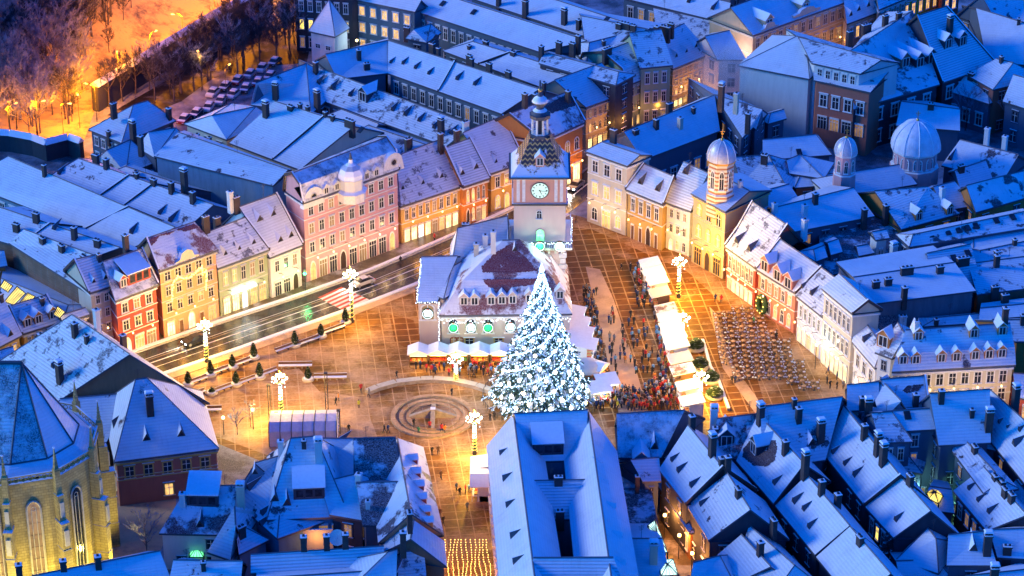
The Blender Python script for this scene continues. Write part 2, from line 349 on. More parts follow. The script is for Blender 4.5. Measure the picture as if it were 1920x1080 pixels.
# ---------------- the house -----------------
def seg_hit(px, py, tops):
    d = ray(px, py); best = None
    for P in tops:
        n = (P[1]-P[0]).cross(P[2]-P[0])
        if n.length < 1e-6: continue
        n.normalize(); dn = d.dot(n)
        if abs(dn) < 1e-9: continue
        t = (P[0]-CAM).dot(n)/dn; q = CAM+d*t; ok = True; sgn = 0
        for i in range(len(P)):
            c = (P[(i+1) % len(P)]-P[i]).cross(q-P[i]).dot(n)
            if abs(c) < 1e-6: continue
            if sgn == 0: sgn = 1 if c > 0 else -1
            elif c*sgn < 0: ok = False; break
        if n.z < 0: n = -n
        if ok and (best is None or t < best[0]): best = (t, q, n)
    if best: return best[1], best[2]
    P = tops[0]; n = (P[1]-P[0]).cross(P[2]-P[0]).normalized(); t = (P[0]-CAM).dot(n)/d.dot(n)
    return CAM+d*t, (n if n.z > 0 else -n)
HOUSES = []
def patch(Hh, pts, mat='baretile', name='melted_patch', seed=1):
    """an irregular place where the snow has slid off and the tiles show"""
    r_ = random.Random(seed); P_ = []
    n = len(pts)
    for i in range(n):
        a, c = pts[i], pts[(i+1) % n]; L_ = math.hypot(a[0]-c[0], a[1]-c[1]); k = max(2, int(L_/2.2))
        for j in range(k): f_ = j/k; P_.append((a[0]+(c[0]-a[0])*f_+r_.uniform(-1.3, 1.3), a[1]+(c[1]-a[1])*f_+r_.uniform(-1.1, 1.1)))
    cxp, cyp = sum(p[0] for p in pts)/n, sum(p[1] for p in pts)/n; q0, nn = seg_hit(cxp, cyp, Hh['tops']); V3 = []
    for x, y in P_: d = ray(x, y); t = (q0-CAM).dot(nn)/d.dot(nn); V3.append(CAM+d*t+nn*.06)
    bm = bmesh.new(); vs = [bm.verts.new(p-Hh['rt'].location) for p in V3]; es = [bm.edges.new((vs[i], vs[(i+1) % len(vs)])) for i in range(len(vs))]
    bmesh.ops.triangle_fill(bm, edges=es, use_beauty=True); ud = V(-nn.y, nn.x, 0).normalized(); vd = nn.cross(ud); ul = bm.loops.layers.uv.new('UVMap')
    for f in bm.faces:
        if f.normal.dot(nn) < 0: f.normal_flip()
        for l in f.loops: l[ul].uv = (l.vert.co.dot(ud), l.vert.co.dot(vd))
    me = bpy.data.meshes.new(name); bm.to_mesh(me); bm.free(); me.materials.append(MATS[mat]); inst(name, me, Hh['rt'])
def h(label, e, r, he, slope=.8, wall='grey', roof='snow', f=None, s1=None, s0=None, bk=None, trim='whitetrim', ch=None, do=None, brk=None, lines=(), z0=0.0,
      name='house', cat='house', par=(), cor=False, back=1.0, group=None, auto=1, over=.4, hip=None, course=False, lit=None, hr=None, gf=None):
    rr = random.Random(int(e[0]*7+e[1]*13+r[2]))
    if roof == 'snowfull' and name == 'house' and 'hall' not in label: roof = rr.choice(['snowfull', 'snowfull', 'snowfull', 'snowworn', 'snowworn2', 'snow'])
    elif roof == 'snow' and name == 'house': roof = rr.choice(['snow', 'snow', 'snowworn', 'snowworn2'])
    E0, E1 = W(e[0], e[1], he), W(e[2], e[3], he); t = (E1-E0).normalized(); n = V(-t.y, t.x, 0)
    mx, my = (r[0]+r[2])/2, (r[1]+r[3])/2
    if hr is None:
        lo, hi = he+.05, he+40
        def dist(z): return abs((W(mx, my, z)-E0).dot(n))
        sgn = 1 if (W(mx, my, he)-E0).dot(n) > 0 else -1
        g = lambda z: (z-he)-slope*((W(mx, my, z)-E0).dot(n)*sgn)
        for _ in range(50):
            md = (lo+hi)/2
            if g(md) > 0: hi = md
            else: lo = md
        hr = (lo+hi)/2
    R0, R1 = W(r[0], r[1], hr), W(r[2], r[3], hr); Rm = (R0+R1)/2
    if (Rm-E0).dot(n) < 0: n = -n
    d = (Rm-E0).dot(n)
    if d < .5 or d > 40 or hr > 45: print('CHECK house', label, 'd=%.1f hr=%.1f' % (d, hr))
    def end(E, R, inward):
        k = (R-E).dot(inward)
        isg = (k < .4*d) if hip is None else not hip
        if isg: M = V(R.x+(R.x-E.x)*back, R.y+(R.y-E.y)*back, he+(1-back)*(hr-he))
        else: M = E+n*(d*(1+back)); M.z = he
        if isg and back != 1: M.z = hr-(hr-he)*back
        return isg, M
    g0, M0 = end(E0, R0, t); g1, M1 = end(E1, R1, -t)
    if not (g0 and g1): M0.z = M1.z = he
    ctr = (E0+E1+M0+M1)/4; base = V(ctr.x, ctr.y, z0)
    rt = root(name, label, cat, base, 0, group)
    # roof
    b = MB(); tops = []
    def quad(a, bb, c, dd):
        pts = [a, bb, c, dd] if (c-dd).length > .01 else [a, bb, c]; tops.append([p.copy() for p in pts])
        ud = (bb-a).normalized() if (bb-a).length > .001 else V(1, 0, 0); uv = []
        for p in pts:
            q = p-a; u = q.dot(ud); v = (q-ud*u).length; uv.append((u, v))
        nn = (pts[1]-pts[0]).cross(pts[2]-pts[0])
        if nn.z < 0: pts = pts[::-1]; uv = uv[::-1]
        b.poly(pts, roof, uv)
    if brk:
        def B_(E, R):
            q = E+(R-E)*brk[0]; q.z = E.z+(R.z-E.z)*brk[1]; return q
        b0, b1, c0, c1 = B_(E0, R0), B_(E1, R1), B_(M0, R0), B_(M1, R1)
        quad(E0, E1, b1, b0); quad(b0, b1, R1, R0); quad(M1, M0, c0, c1); quad(c1, c0, R0, R1)
        if not g0: quad(M0, E0, b0, c0); quad(c0, b0, R0, R0)
        if not g1: quad(E1, M1, c1, b1); quad(b1, c1, R1, R1)
        loop = [E0, E1] + ([b1, R1, c1] if g1 else []) + [M1, M0] + ([c0, R0, b0] if g0 else [])
    else:
        quad(E0, E1, R1, R0); quad(M1, M0, R0, R1)
        if not g0: quad(M0, E0, R0, R0)
        if not g1: quad(E1, M1, R1, R1)
        loop = [E0, E1] + ([R1] if g1 else []) + [M1, M0] + ([R0] if g0 else [])
    th = V(0, 0, .32)
    for i in range(len(loop)):
        a, c = loop[i], loop[(i+1) % len(loop)]
        b.poly([a, a-th, c-th, c], 'trim')
        b.poly([a+V(0, 0, .0), c, c+V(0, 0, .001), a+V(0, 0, .001)], 'trim') if False else None
    b.poly([p-th for p in ([E0, E1, M1, M0])], 'trim')
    b.build('roof', rt)
    # walls
    def ins(p):
        q = p.copy(); v = (ctr-p); v.z = 0
        q += t*(over if (p-ctr).dot(t) < 0 else -over)+n*(over if (p-ctr).dot(n) < 0 else -over); return q
    e0, e1, m0, m1 = ins(E0), ins(E1), ins(M0), ins(M1); w = MB(); dz = .22
    def dn(p, z): return V(p.x, p.y, z)
    def wl(a, c, apex=None):
        ps = [dn(a, z0-.5), dn(c, z0-.5), dn(c, c.z-dz+over*.3)]
        if apex: ps += [dn(x, x.z-dz-.05) for x in apex]
        ps += [dn(a, a.z-dz+over*.3)]; w.poly(ps, wall)
    def apx(R, bA, bB, inward):
        q = R+inward*over
        if brk: return [bA+inward*over, q, bB+inward*over]
        return [q]
    wl(e0, e1); wl(m1, m0)
    wl(e1, m1, apx(R1, b1 if brk else None, c1 if brk else None, -t) if g1 else None)
    wl(m0, e0, apx(R0, c0 if brk else None, b0 if brk else None, t) if g0 else None)
    w.build('wall', rt, fix=True)
    if cor:
        zt = he-.4
        for z, o, hh, nm_ in ((zt-.35, .22, .32, 'cornice'),)+tuple((z0+(he-z0)*k, .1, .16, 'string_course') for k in (cor if isinstance(cor, (list, tuple)) else ())):
            c = MB()
            for (A, B) in ((e0, e1), (e1, m1), (m0, e0)):
                ln, tt, nn, rz = wall_frame(A, B, ctr); mid = (A+B)/2+nn*(o/2-.01); c.box((mid.x, mid.y, z+(.003 if A is e1 else 0)), (ln+2*o*.9, o, hh), trim, rz, top='snowcap')
            c.build(nm_, rt)
    topz = he-.5
    if f is None and s1 is None and s0 is None and wall not in ('brick', 'brown', 'bluewall', 'grey', 'brightyellow') and he > 5 and name == 'house':
        for A, B in ((e0, e1), (e1, m1), (m0, e0)):
            ln, tt, nn, rz_ = wall_frame(A, B, ctr)
            if nn.y > -.15: continue
            nc, nr = max(1, int(ln/3.4)), max(1, int(he/3.1)); windows(rt, A, B, ctr, z0, topz, (nc, [''.join(rr.choice('wwwm-') for _ in range(nc)) for _ in range(nr)]), 'trim', rr, 1.1)
    if f: windows(rt, e0, e1, ctr, z0, topz, f, trim, rr)
    if s1: windows(rt, e1, m1, ctr, z0, topz, s1, trim, rr)
    if s0: windows(rt, m0, e0, ctr, z0, topz, s0, trim, rr)
    if bk: windows(rt, m1, m0, ctr, z0, topz, bk, trim, rr)
    # parapets / fire walls on the roof
    fl = list(lines)+([0.004] if '0' in par else [])+([.996] if '1' in par else [])
    if fl:
        for k in fl:
            pb = MB()
            for (A0, A1, B0, B1) in ((E0, E1, R0, R1), (M0, M1, R0, R1)):
                a, c = A0.lerp(A1, k), B0.lerp(B1, k); ks = [a, c]
                if brk: q = a+(c-a)*brk[0]; q.z = a.z+(c.z-a.z)*brk[1]; ks = [a, q, c]
                for i in range(len(ks)-1):
                    pb.obox(ks[i]-t*.16-V(0, 0, .2), t*.32, ks[i+1]-ks[i], V(0, 0, .55), 'chimney_brick', top='snowcap')
            pb.build('parapet', rt)
    # chimneys
    cl = list(ch) if ch is not None else []
    if ch is None and auto:
        L_ = (R1-R0).length
        for _ in range(max(1, int(L_/9))):
            k = rr.uniform(.1, .9); q = R0.lerp(R1, k); q = q.lerp(E0.lerp(E1, k), rr.uniform(.05, .3)); o = inst('chimney', chimney_mesh(rr.choice(['b1', 'b2', 'b1'])), rt, q-base, math.atan2(t.y, t.x))
            if abs(rr.random()) < .5: o.scale.z = 1.2
    for c in cl:
        q, nn = seg_hit(c[0], c[1], tops); inst('chimney', chimney_mesh(c[2] if len(c) > 2 else 'b1'), rt, q-base, math.atan2(t.y, t.x))
    for c in (do or ()):
        q, nn = seg_hit(c[0], c[1], tops); out = V(nn.x, nn.y, 0); m = out.length/max(.05, nn.z); out = out.normalized() if out.length > .01 else -n
        kd = c[2] if len(c) > 2 else 'fin'
        if m < .5 and kd in ('fin', 'hatch'): kd = 'sky'
        me = dormer_mesh(kd, m, (c[3] if len(c) > 3 else wall)); rz = math.atan2(out.x, -out.y); o = inst('skylight' if kd == 'sky' else 'dormer', me, rt, q-base, rz)
        if kd == 'box' and len(c) > 4: o.scale = (c[4],)*3
        if kd == 'fin': o.scale = (rr.uniform(.9, 1.15),)*3
    rb = MB(); up = V(0, 0, .04)
    if (R1-R0).length > .3: rb.tube([R0+up, R1+up], .13, 'ridgetile', 4)
    for gg, E, M, R in ((g0, E0, M0, R0), (g1, E1, M1, R1)):
        if not gg and not brk: rb.tube([E+up, R+up], .09, 'ridgetile', 4); rb.tube([M+up, R+up], .09, 'ridgetile', 4)
    if rb.v: rb.build('ridge', rt)
    if auto != 2 and rr.random() < .4:
        q = R0.lerp(R1, rr.uniform(.15, .85)); ab = MB(); hh = rr.uniform(1.6, 2.8); ab.tube([q-V(0, 0, .4), q+V(0, 0, hh)], .035, 'iron', 3)
        for k in range(4): w_ = .55-.08*k; ab.box((q.x, q.y, q.z+hh-.15-k*.22), (w_*2, .035, .035), 'iron', .6)
        ab.build('aerial', rt)
    HOUSES.append((label, rt, E0, E1, R0, R1, M0, M1)); rt['_z'] = round(hr, 1); del rt['_z']
    return dict(rt=rt, E0=E0, E1=E1, R0=R0, R1=R1, M0=M0, M1=M1, e0=e0, e1=e1, m0=m0, m1=m1, t=t, n=n, hr=hr, he=he, ctr=ctr, tops=tops)
SKYC = (.002, 1.05, 3.1, 1); SKYS = .15; SUNE = .80; SUNC = (.80, .94, 1.0); EXPO = 1.0
LK = 1.0
emit('glow_sodium', (1, .4, .08), 3.5)
def hb(bx, by, ey):
    """height of an eave seen at picture height ey above a wall foot seen at (bx, by)"""
    g = W(bx, by, 0); lo, hi = 0, 60
    for _ in range(40):
        m = (lo+hi)/2
        if prj(V(g.x, g.y, m))[1] > ey: lo = m
        else: hi = m
    return lo
HS = {}
# ---- street row on the left side of the square, facades towards the square ----
HS['cream1'] = h('narrow cream three-storey house in the left street row, just before the red house', (168,549,216,534), (140,487,183,477), hb(168,665,549), .9, 'cream', 'snowtile', f=(2,'Swww'), cor=True, do=[(176,530),(198,523)], ch=[(186,488)], par=('0',))
HS['red'] = h('red plastered house with snow-dusted mansard roof in the left street row', (216,564,298,533), (193,491,267,466), hb(298,640,533), .9, 'red', 'slate', f=(3,['ksS','w','w'],[1.15,1,1]), brk=(.45,.42), cor=(.36,.68), do=[(232,538,'box','red'),(262,528,'shed','red')], par=('1',), ch=[(236,462,'b4')])
HS['peach'] = h('peach ornate house with a swag of yellow lights, right of the red house', (298,508,410,467), (275,447,365,416), hb(300,638,508), .85, 'peach', 'redpatch', f=(5,['sdGds','m','w','t'],[1.25,1,1,.8]), cor=(.27,.52,.78), trim='stonetrim', ch=[(386,418,'b2')], par=('0',))
HS['greygreen'] = h('grey-green two-storey house with a large lit arched shop entrance and white light bar', (408,503,506,467), (388,436,461,407), hb(408,597,503), .85, 'green', 'snow', f=(5,['ssGss','llwww'],[1,1]), cor=(.5,), trim='stonetrim', do=[(423,478),(449,468),(476,457)], ch=[(407,420,'b2')], par=('1',))
HS['white1'] = h('white two-storey house with four slit dormers and an arched gate, beside the tall pink house', (506,483,569,458), (449,388,519,363), hb(567,537,458), 1.0, 'white', 'snow', f=(3,['SSg','w']), cor=True, do=[(487,414,'hatch'),(513,404,'hatch'),(526,453,'hatch'),(546,444,'hatch')], ch=[(432,380,'w4'),(443,382,'b2')], par=('1',))
HS['yellow1'] = h('long pale yellow two-storey house with lit shop windows next to the tall pink house', (751,387,868,348), (742,293,824,262), hb(750,460,387), .9, 'yellow', 'snow', f=(8,['sscsSsss','w']), cor=(.5,), do=[(755,356),(793,345),(828,333)], ch=[(765,272,'b2')])
HS['orange1'] = h('burnt orange house with arched windows and an arched gate, between yellow and pale orange houses', (868,350,920,333), (835,277,882,259), hb(868,427,350), .9, 'orange', 'snowrib', f=(4,['gASs','A']), cor=(.5,), do=[(867,328,'hatch'),(893,316,'hatch')], ch=[(826,270,'b4'),(856,264,'b4')], par=('0','1'))
HS['orange2'] = h('pale orange house with two tall lit arches just left of the clock tower', (920,325,985,303), (868,249,943,217), hb(920,400,323), .85, 'ochre', 'snow', f=(3,['AkA','w']), cor=(.55,), do=[(930,305)], ch=[(873,240,'w2')], par=('1',))
# pink corner palace
P = HS['pink'] = h('tall four-storey pink and white palace with domed cupola on its mansard roof', (568,381,750,316), (547,325,726,257), hb(571,533,381), 1.15, 'pink', 'slate', f=(9,['kSSgSSSSk','w','w','w'],[1.3,1,1,.9]), cor=(.30,.53,.77), trim='whitetrim', back=1.0, brk=(.25,.72), auto=0, par=('0','1'), s0=None)
h('wide back range with smooth snow roof and skylight strip behind the pink palace', (420,343,547,335), (452,247,643,226), 11, .45, 'cream', 'snowfull', s0=None, auto=0)if False else None
HS['backrange'] = h('courtyard range behind the pink palace, broad smooth roof with a row of ridge chimneys', (430,268,562,318), (515,190,664,236), 11.5, .5, 'cream', 'snowfull', f=(6,'wmw'), ch=[(499,222,'b5'),(545,210,'b2'),(563,205,'b1'),(577,210,'b1'),(610,220,'b1'),(624,227,'b1'),(656,238,'b3')], do=[(672,250,'sky')], lines=(.62,), back=.55)
HS['backrange2'] = h('angled wing with tall lone chimney, roof falling towards the dark blue fire wall', (345,232,425,262), (397,217,480,200), 11.5, .4, 'cream', 'snowfull', ch=[(370,262,'b1'),(393,268,'b1')], back=1)
HS['firewall'] = h('deep blank blue fire wall building in front of the courtyard range', (288,292,512,348), (334,248,540,318), 13, .25, 'bluewall', 'snowfull', ch=[(264,275,'b4')], auto=0, back=.25)
HS['firewall_low'] = h('small house tucked against the left end of the blue fire wall', (258,277,290,296), (278,248,330,240), 8, .7, 'blue', 'snow', f=(2,'w'), ch=[(248,245,'b4')])
# ---- upper left blocks ----
h('hipped house at the foot of the wooded hill, its chimney standing on the left slope', (228,268,330,226), (250,197,277,189), 7, .8, 'blue', 'snow', f=(4,'ww'), hip=True, s0=(4,'ww'), ch=[(204,256,'b1'),(317,222,'b4'),(213,205,'b2')])
h('narrow gabled shed just left below the hipped house', (180,300,236,326), (200,282,245,262), 6, .8, 'blue', 'snow', ch=[(178,302,'b2'),(250,258,'b5')], f=(2,'w'))
h('row roof with seven chimneys along its ridge on the far left', (85,335,345,432), (147,297,400,384), 9, .6, 'blue', 'snow', ch=[(180,302,'b2'),(200,318,'b4'),(257,336,'b1'),(288,348,'b2'),(322,362,'b4'),(346,350,'b5'),(362,380,'b4')], lines=(.38,.56), do=[(110,328),(298,402),(318,416)], f=(9,'ww'))
h('low roof between the chimney row and the blue fire wall', (190,330,300,372), (235,312,352,350), 8, .5, 'blue', 'snowfull', ch=[(255,332,'b1')])
h('longest smooth-roofed range on the far left, dark windows under its eave', (-70,341,247,465), (15,293,328,426), 9, .62, 'bluewall', 'snowfull', f=(16,'ww'), ch=[(83,320,'b1')], lines=(.73,), do=[(245,438)])
h('lower long roof above the bare brick fire wall', (-40,440,142,494), (0,389,225,464), 10.5, .45, 'brick', 'snow', ch=[(68,412,'b2'),(140,447,'b4'),(183,462,'b2'),(31,432,'b2')], lines=(.42,), do=[(100,430)])
HS['brickwall'] = h('bare brown brick fire wall house running back from the cream street house', (16,455,166,550), (45,430,180,480), 11, .45, 'brick', 'snow', auto=0, ch=[(80,458,'b2'),(116,472,'b2'),(158,492,'b2')], back=.6)
h('tiny house with orange end wall at the left frame edge below the brick wall', (-30,505,14,498), (-30,470,8,470), 8, .7, 'orange', 'snow', auto=0)
h('glass-roofed arcade with yellow glowing skylights beside the brick wall', (0,585,110,625), (2,522,128,572), 6, .3, 'yellow', 'snowfull', auto=0, name='arcade')
HS['arcade'] = 1
h('small yellow house with red-edged roof and three box dormers below the arcade', (42,626,115,603), (18,574,88,553), 6.5, .9, 'yellow', 'snowtile', f=(5,'lw'), cor=(.5,), do=[(53,612,'box','orange'),(73,606,'box','orange'),(100,597,'box','orange')], par=('0','1'))
h('pale roof falling to the right at the left frame edge, one hatch near its eave', (-30,665,42,628), (-50,570,3,550), 7, .9, 'yellow', 'snow', f=(4,'wl'), do=[(20,630,'hatch')])
h('cream pedimented gateway building between the yellow house and the cream street house', (118,605,168,589), (112,592,160,577), 8, .5, 'cream', 'snow', f=(3,'lw'), cor=True, auto=0)
# ---- foreground left ----
HS['biggable'] = h('big gabled house with brown end wall in front of the left street row', (-1,677,107,753), (135,590,243,664), 9, .95, 'brown', 'snowfull', ch=[(113,715,'b5'),(141,628,'b4'),(163,641,'b1'),(182,603,'w4'),(232,650,'b4')], do=[(98,690)])
h('low roof with big brick chimney at the left frame edge above the church', (-20,690,30,672), (-10,660,25,650), 8, .6, 'yellow', 'snow', ch=[(41,685,'b4'),(78,648,'b4')])
HS['rect_wing'] = h('low wing joining the big gabled house and the hipped red parish house', (165,868,188,832), (112,748,226,738), 6.5, .6, 'pink', 'snowfull', auto=0, hr=11.5)if False else None
HS['rectw'] = h('low snow-roofed wing behind the hipped red parish house', (120,835,200,829), (112,748,240,737), 8, .55, 'cream', 'snowfull', auto=0, f=(4,'ww'), back=.5)
HS['rect'] = h('hipped parish house with red shutters and red lower storey beside the church', (214,866,411,841), (254,712,276,709), hb(222,952,866), .95, 'maroon', 'snowfull', hip=True, f=(5,['--l-g','w'],[1,1]), s0=(3,'-w'), ch=[(282,775,'b5')], do=[(275,826,'hatch'),(340,818,'hatch'),(212,800,'hatch')], cor=(.55,.62), trim='yellow', auto=0)
# bottom-left cluster
h('house with half-melted red roof and a glazed dark loft below the parish house', (298,1000,432,1003), (352,912,445,910), 6.5, .8, 'white', 'redpatch', hip=False, ch=[(343,948,'w4'),(452,945,'c5')], do=[(375,988,'hatch'),(380,950,'shed','dark')])
h('small gable roof standing across the green-lit yard', (388,1035,432,1050), (440,950,442,985), 6, .9, 'white', 'snow', auto=0)
h('small steep gable beside the terrace in the lower left', (505,1012,448,1040), (452,985,444,1010), 6, .8, 'bluewall', 'snow')
h('long blue roof along the bottom edge on the left with three brick chimneys', (60,1150,330,1110), (60,1080,300,1033), 8, .7, 'blue', 'snowfull', ch=[(120,1075,'b4'),(185,1067,'b4'),(37,1083,'b4')])
h('dark-ridged snowy roof at the bottom edge left of the ribbed roof', (310,1120,450,1110), (325,1050,455,1052), 8, .7, 'blue', 'snow', hip=False)
HS['ribbed'] = h('thin-snow ribbed tile roof with dark ridge along the bottom edge', (470,1075,722,1060), (470,1040,720,1024), 9, .7, 'blue', 'snowrib', ch=[(570,1030,'b4'),(613,1028,'b4'),(648,1025,'b4')], auto=0)
h('flat snow roof at the very bottom left of the street mouth', (480,1150,735,1130), (480,1085,735,1068), 8, .3, 'blue', 'snowfull', auto=0)
h('steep white gable at the bottom edge beside the string-light street', (640,1120,742,1110), (728,1035,745,1030), 8, .9, 'blue', 'snowfull', auto=0)
h('gabled corner house with brown end wall and bright wall lamp at the street mouth', (835,1052,790,972), (745,1010,775,962), 8, .5, 'brown', 'snowfull', auto=0, ch=[(760,1018,'b4')]) if False else None
HS['lampgable'] = h('gabled corner house with brown end wall and bright wall lamp at the street mouth', (838,1062,834,1015), (770,1010,776,975), 8, .8, 'brown', 'snowfull', hip=False, auto=0, ch=[(756,1022,'b4')])
h('small ridge roof left of the lamp-lit gable', (735,1090,800,1085), (760,1035,795,1030), 7, .6, 'blue', 'snow', auto=0)
# big complex bottom centre-left
HS['complexA'] = h('large blue hipped roof with one big box dormer and two white chimneys', (500,975,655,968), (545,822,592,818), 8, .95, 'bluewall', 'snowfull', hip=True, ch=[(527,850,'w4'),(598,862,'w5'),(570,838,'b1')], do=[(580,936,'shed','dark'),(515,940,'hatch'),(538,948,'hatch'),(508,860),(478,888)], f=(5,'tS'))
h('lower hipped roof stepping out left of the large blue roof', (436,935,520,1010), (478,868,534,852), 7, .8, 'bluewall', 'snowfull', do=[(465,918),(490,965),(488,985)], auto=0)
h('blue lean-to slope between the large blue roof and the dark red roof', (600,880,664,930), (600,822,664,822), 9, .9, 'blue', 'snowfull', auto=0, do=[(628,838,'hatch')])
h('small white gable roof with dark end window in the valley of the lower left block', (612,968,618,890), (660,945,664,870)if False else (642,975,672,960), 7, .7, 'blue', 'snowfull', auto=0) if False else None
h('white gable roof with a dark round-topped window beside the dark red roof', (618,965,682,976), (600,905,672,888), 8.5, .6, 'dark', 'snowfull', auto=0, ch=[(673,912,'w4')])
HS['darkred'] = h('dark red roof stripped of most snow at the street corner, left half', (668,925,755,925), (662,822,742,820), 9, .9, 'blue', 'bare', auto=0, hip=None)
HS['dormrow'] = h('street-side house with a column of seven red-framed dormers facing the market street', (833,1003,794,838), (770,962,745,821), 8.5, .95, 'peach', 'patchy', hip=False, auto=0, do=[(782,868,'box','red',.7),(788,893,'box','red',.7),(794,917,'box','red',.7),(799,941,'box','red',.7),(806,965,'box','orange',.7),(811,985,'box','orange',.7)], ch=[(768,975,'b2')])
h('low dark roof with snow fence right of the white gable', (680,985,765,985), (668,905,760,903), 8.6, .5, 'blue', 'bare', auto=0, ch=[(690,952,'w1')])
# ---- merchants hall: four wings round two light wells ----
M1 = HS['hallL'] = h('left wing of the great courtyard hall, lavender roof with five slits over the market street', (912,836,944,1180), (963,776,1006,1110), 11, .95, 'peach', 'snowfull', hip=False, auto=0, do=[(937,853),(943,901),(949,950),(957,1008),(962,1056)], f=(16,'sll'))
HS['hallR'] = h('right wing of the great courtyard hall with a line of slit dormers', (1157,846,1215,1180), (1103,769,1150,1110), 11, .95, 'blue', 'snowfull', hip=False, auto=0, do=[(1128,870),(1140,910),(1153,955),(1165,1010),(1172,1060)])
HS['hallB'] = h('rear wing of the great courtyard hall with one wide box dormer', (985,866,1098,862), (964,776,1102,769), 11, .9, 'bluewall', 'snowfull', auto=0, hip=False, do=[(1028,853,'shed','dark')])
HS['hallM'] = h('ribbed middle wing crossing the courtyard hall between its two light wells', (1003,975,1128,972), (985,902,1122,899), 10, .6, 'bluewall', 'snowrib', auto=0, hip=False, ch=[(1050,972,'b2'),(1047,908,'b2')])
HS['hallF'] = h('violet ribbed front wing of the courtyard hall at the bottom edge', (975,1150,1190,1150), (1000,1046,1150,1045), 11, .7, 'bluewall', 'snowrib', auto=0, hip=False)
# ---- lower right rows ----
h('dark slate roof speckled with snow right of the courtyard hall', (1158,858,1240,858), (1156,776,1284,769), 9, .9, 'blue', 'slate', auto=0, do=[(1202,880,'bigbox','blue'),(1227,842,'hatch')], hip=False)
h('flat low roofs over the yellow yard wall', (1160,870,1185,870), (1158,845,1185,845), 8, .3, 'brightyellow', 'snowfull', auto=0)
h('bright yellow yard house in the gap right of the courtyard hall', (1155,874,1205,880), (1158,850,1204,852), 6, .5, 'brightyellow', 'snowfull', f=(2,'l'), auto=0, s1=(1,'w'))
h('mid-height roof step behind the yellow yard house', (1205,903,1240,902), (1182,862,1236,858), 8, .7, 'blue', 'snowfull', auto=0, ch=[(1195,905,'b1')])
HS['D'] = h('upper gable roof of the first slanting row right of the hall, three slit dormers', (1235,880,1285,945), (1290,797,1355,876), 9, .9, 'dark', 'snowfull', do=[(1258,865),(1270,885),(1294,913)], ch=[(1297,803,'b4'),(1335,852,'b5')], auto=0, par=('1',))
HS['D2'] = h('lower gable roof of the first slanting row, behind the orange-lit alley', (1287,947,1328,1013), (1364,887,1407,955), 8.2, .9, 'dark', 'snowfull', do=[(1312,948)], ch=[(1353,882,'b4'),(1364,880,'b4'),(1384,930,'b2')], auto=0)
h('small roof with white gable in the gap left of the round-hole roof', (1350,852,1376,852), (1340,800,1380,797), 9, .7, 'blue', 'snowfull', do=[(1362,838,'bigbox','dark')], ch=[(1338,800,'w5'),(1340,825,'b4')], auto=0)
HS['E'] = h('slanting row house whose snow has slid off in a great dark round patch', (1380,864,1450,944), (1421,777,1508,869), 9, .95, 'dark', 'snowfull', ch=[(1425,795,'b5'),(1472,850,'b4'),(1509,885,'b5')], do=[(1450,908),(1412,850,'bigbox','dark')], auto=0)
h('front slope of the round-patch house turned to the square', (1330,850,1385,862), (1345,785,1421,776), 9, .9, 'blue', 'redpatch', auto=0)
HS['E2'] = h('middle roof of the second slanting row, three long slit dormers', (1453,948,1528,1040), (1513,890,1593,985), 8.4, .95, 'dark', 'snowfull', do=[(1487,943),(1505,957),(1515,990)], ch=[(1540,925,'b4'),(1570,950,'b4')], auto=0)
h('lowest roof of the second slanting row running off the bottom edge', (1530,1044,1600,1130), (1594,987,1670,1075), 8.2, .95, 'dark', 'snowfull', ch=[(1612,1020,'b2')], auto=0)
HS['F'] = h('wide blue plaza-side roof turned to the camera with two tall chimneys', (1430,880,1548,862), (1426,763,1580,744), 9.5, .9, 'blue', 'snowfull', ch=[(1489,760,'b1'),(1497,788,'b4'),(1538,825,'b5')], do=[(1522,835,'hatch')], auto=0, hip=False)
HS['F1'] = h('third slanting row, upper roof with two slit dormers', (1545,852,1620,946), (1582,760,1688,892), 9.2, .95, 'dark', 'snowfull', do=[(1582,872),(1600,893),(1560,850)], ch=[(1620,820,'b4'),(1645,850,'b5'),(1655,870,'b5')], auto=0, par=('1',))
HS['F2'] = h('third slanting row, lower roof with a satellite dish and a green-lit window below its eave', (1622,950,1675,1008), (1690,895,1745,957), 8.8, .95, 'dark', 'snowfull', do=[(1678,977)], ch=[(1706,905,'b2')], f=(4,['-','tytt']), auto=0)
h('low blue roof beyond the green-lit window at the bottom right', (1680,1050,1760,1075), (1740,990,1755,1010), 7, .7, 'blue', 'snowfull', auto=0, hip=True)
h('flat snowy roof at the bottom edge right of the fir tree', (1690,1100,1800,1100), (1680,1052,1755,1050), 6, .3, 'blue', 'snowfull', auto=0)
HS['G1'] = h('curved blue mansard house at the plaza end with tall side chimneys', (1588,770,1648,768), (1588,722,1648,716), 13, .7, 'cream', 'snowfull', auto=0, ch=[(1616,768,'b4'),(1627,785,'b5')])
h('white gable roof wedged between the curved mansard and the purple roof', (1625,768,1690,768), (1648,712,1688,760), 13, .4, 'blue', 'snowfull', auto=0, do=[(1640,762)]) if False else None
HS['G2'] = h('pale gable slope descending between two blue mansards near the cream hotel', (1632,770,1668,775), (1650,710,1690,752), 13, .8, 'blue', 'snowfull', auto=0, do=[(1638,762)])
HS['G3'] = h('blue mansard with curved gable wall just below the cream hotel', (1680,765,1742,762), (1650,712,1735,705), 13, .7, 'bluewall', 'snow', auto=0, ch=[(1716,762,'b4')], par=('1',))
HS['G4'] = h('violet snow roof over a dark courtyard with a single hatch', (1698,808,1782,803), (1655,772,1772,764), 13, .5, 'teal', 'snowfull', do=[(1703,788,'hatch')], f=(3,['-w-','t-t','w-w','t-w']), auto=0, hip=False)
h('violet lean-to roof left of the dark courtyard', (1650,830,1712,828), (1634,775,1672,772), 12, .7, 'teal', 'snowfull', auto=0, f=(2,'www'))
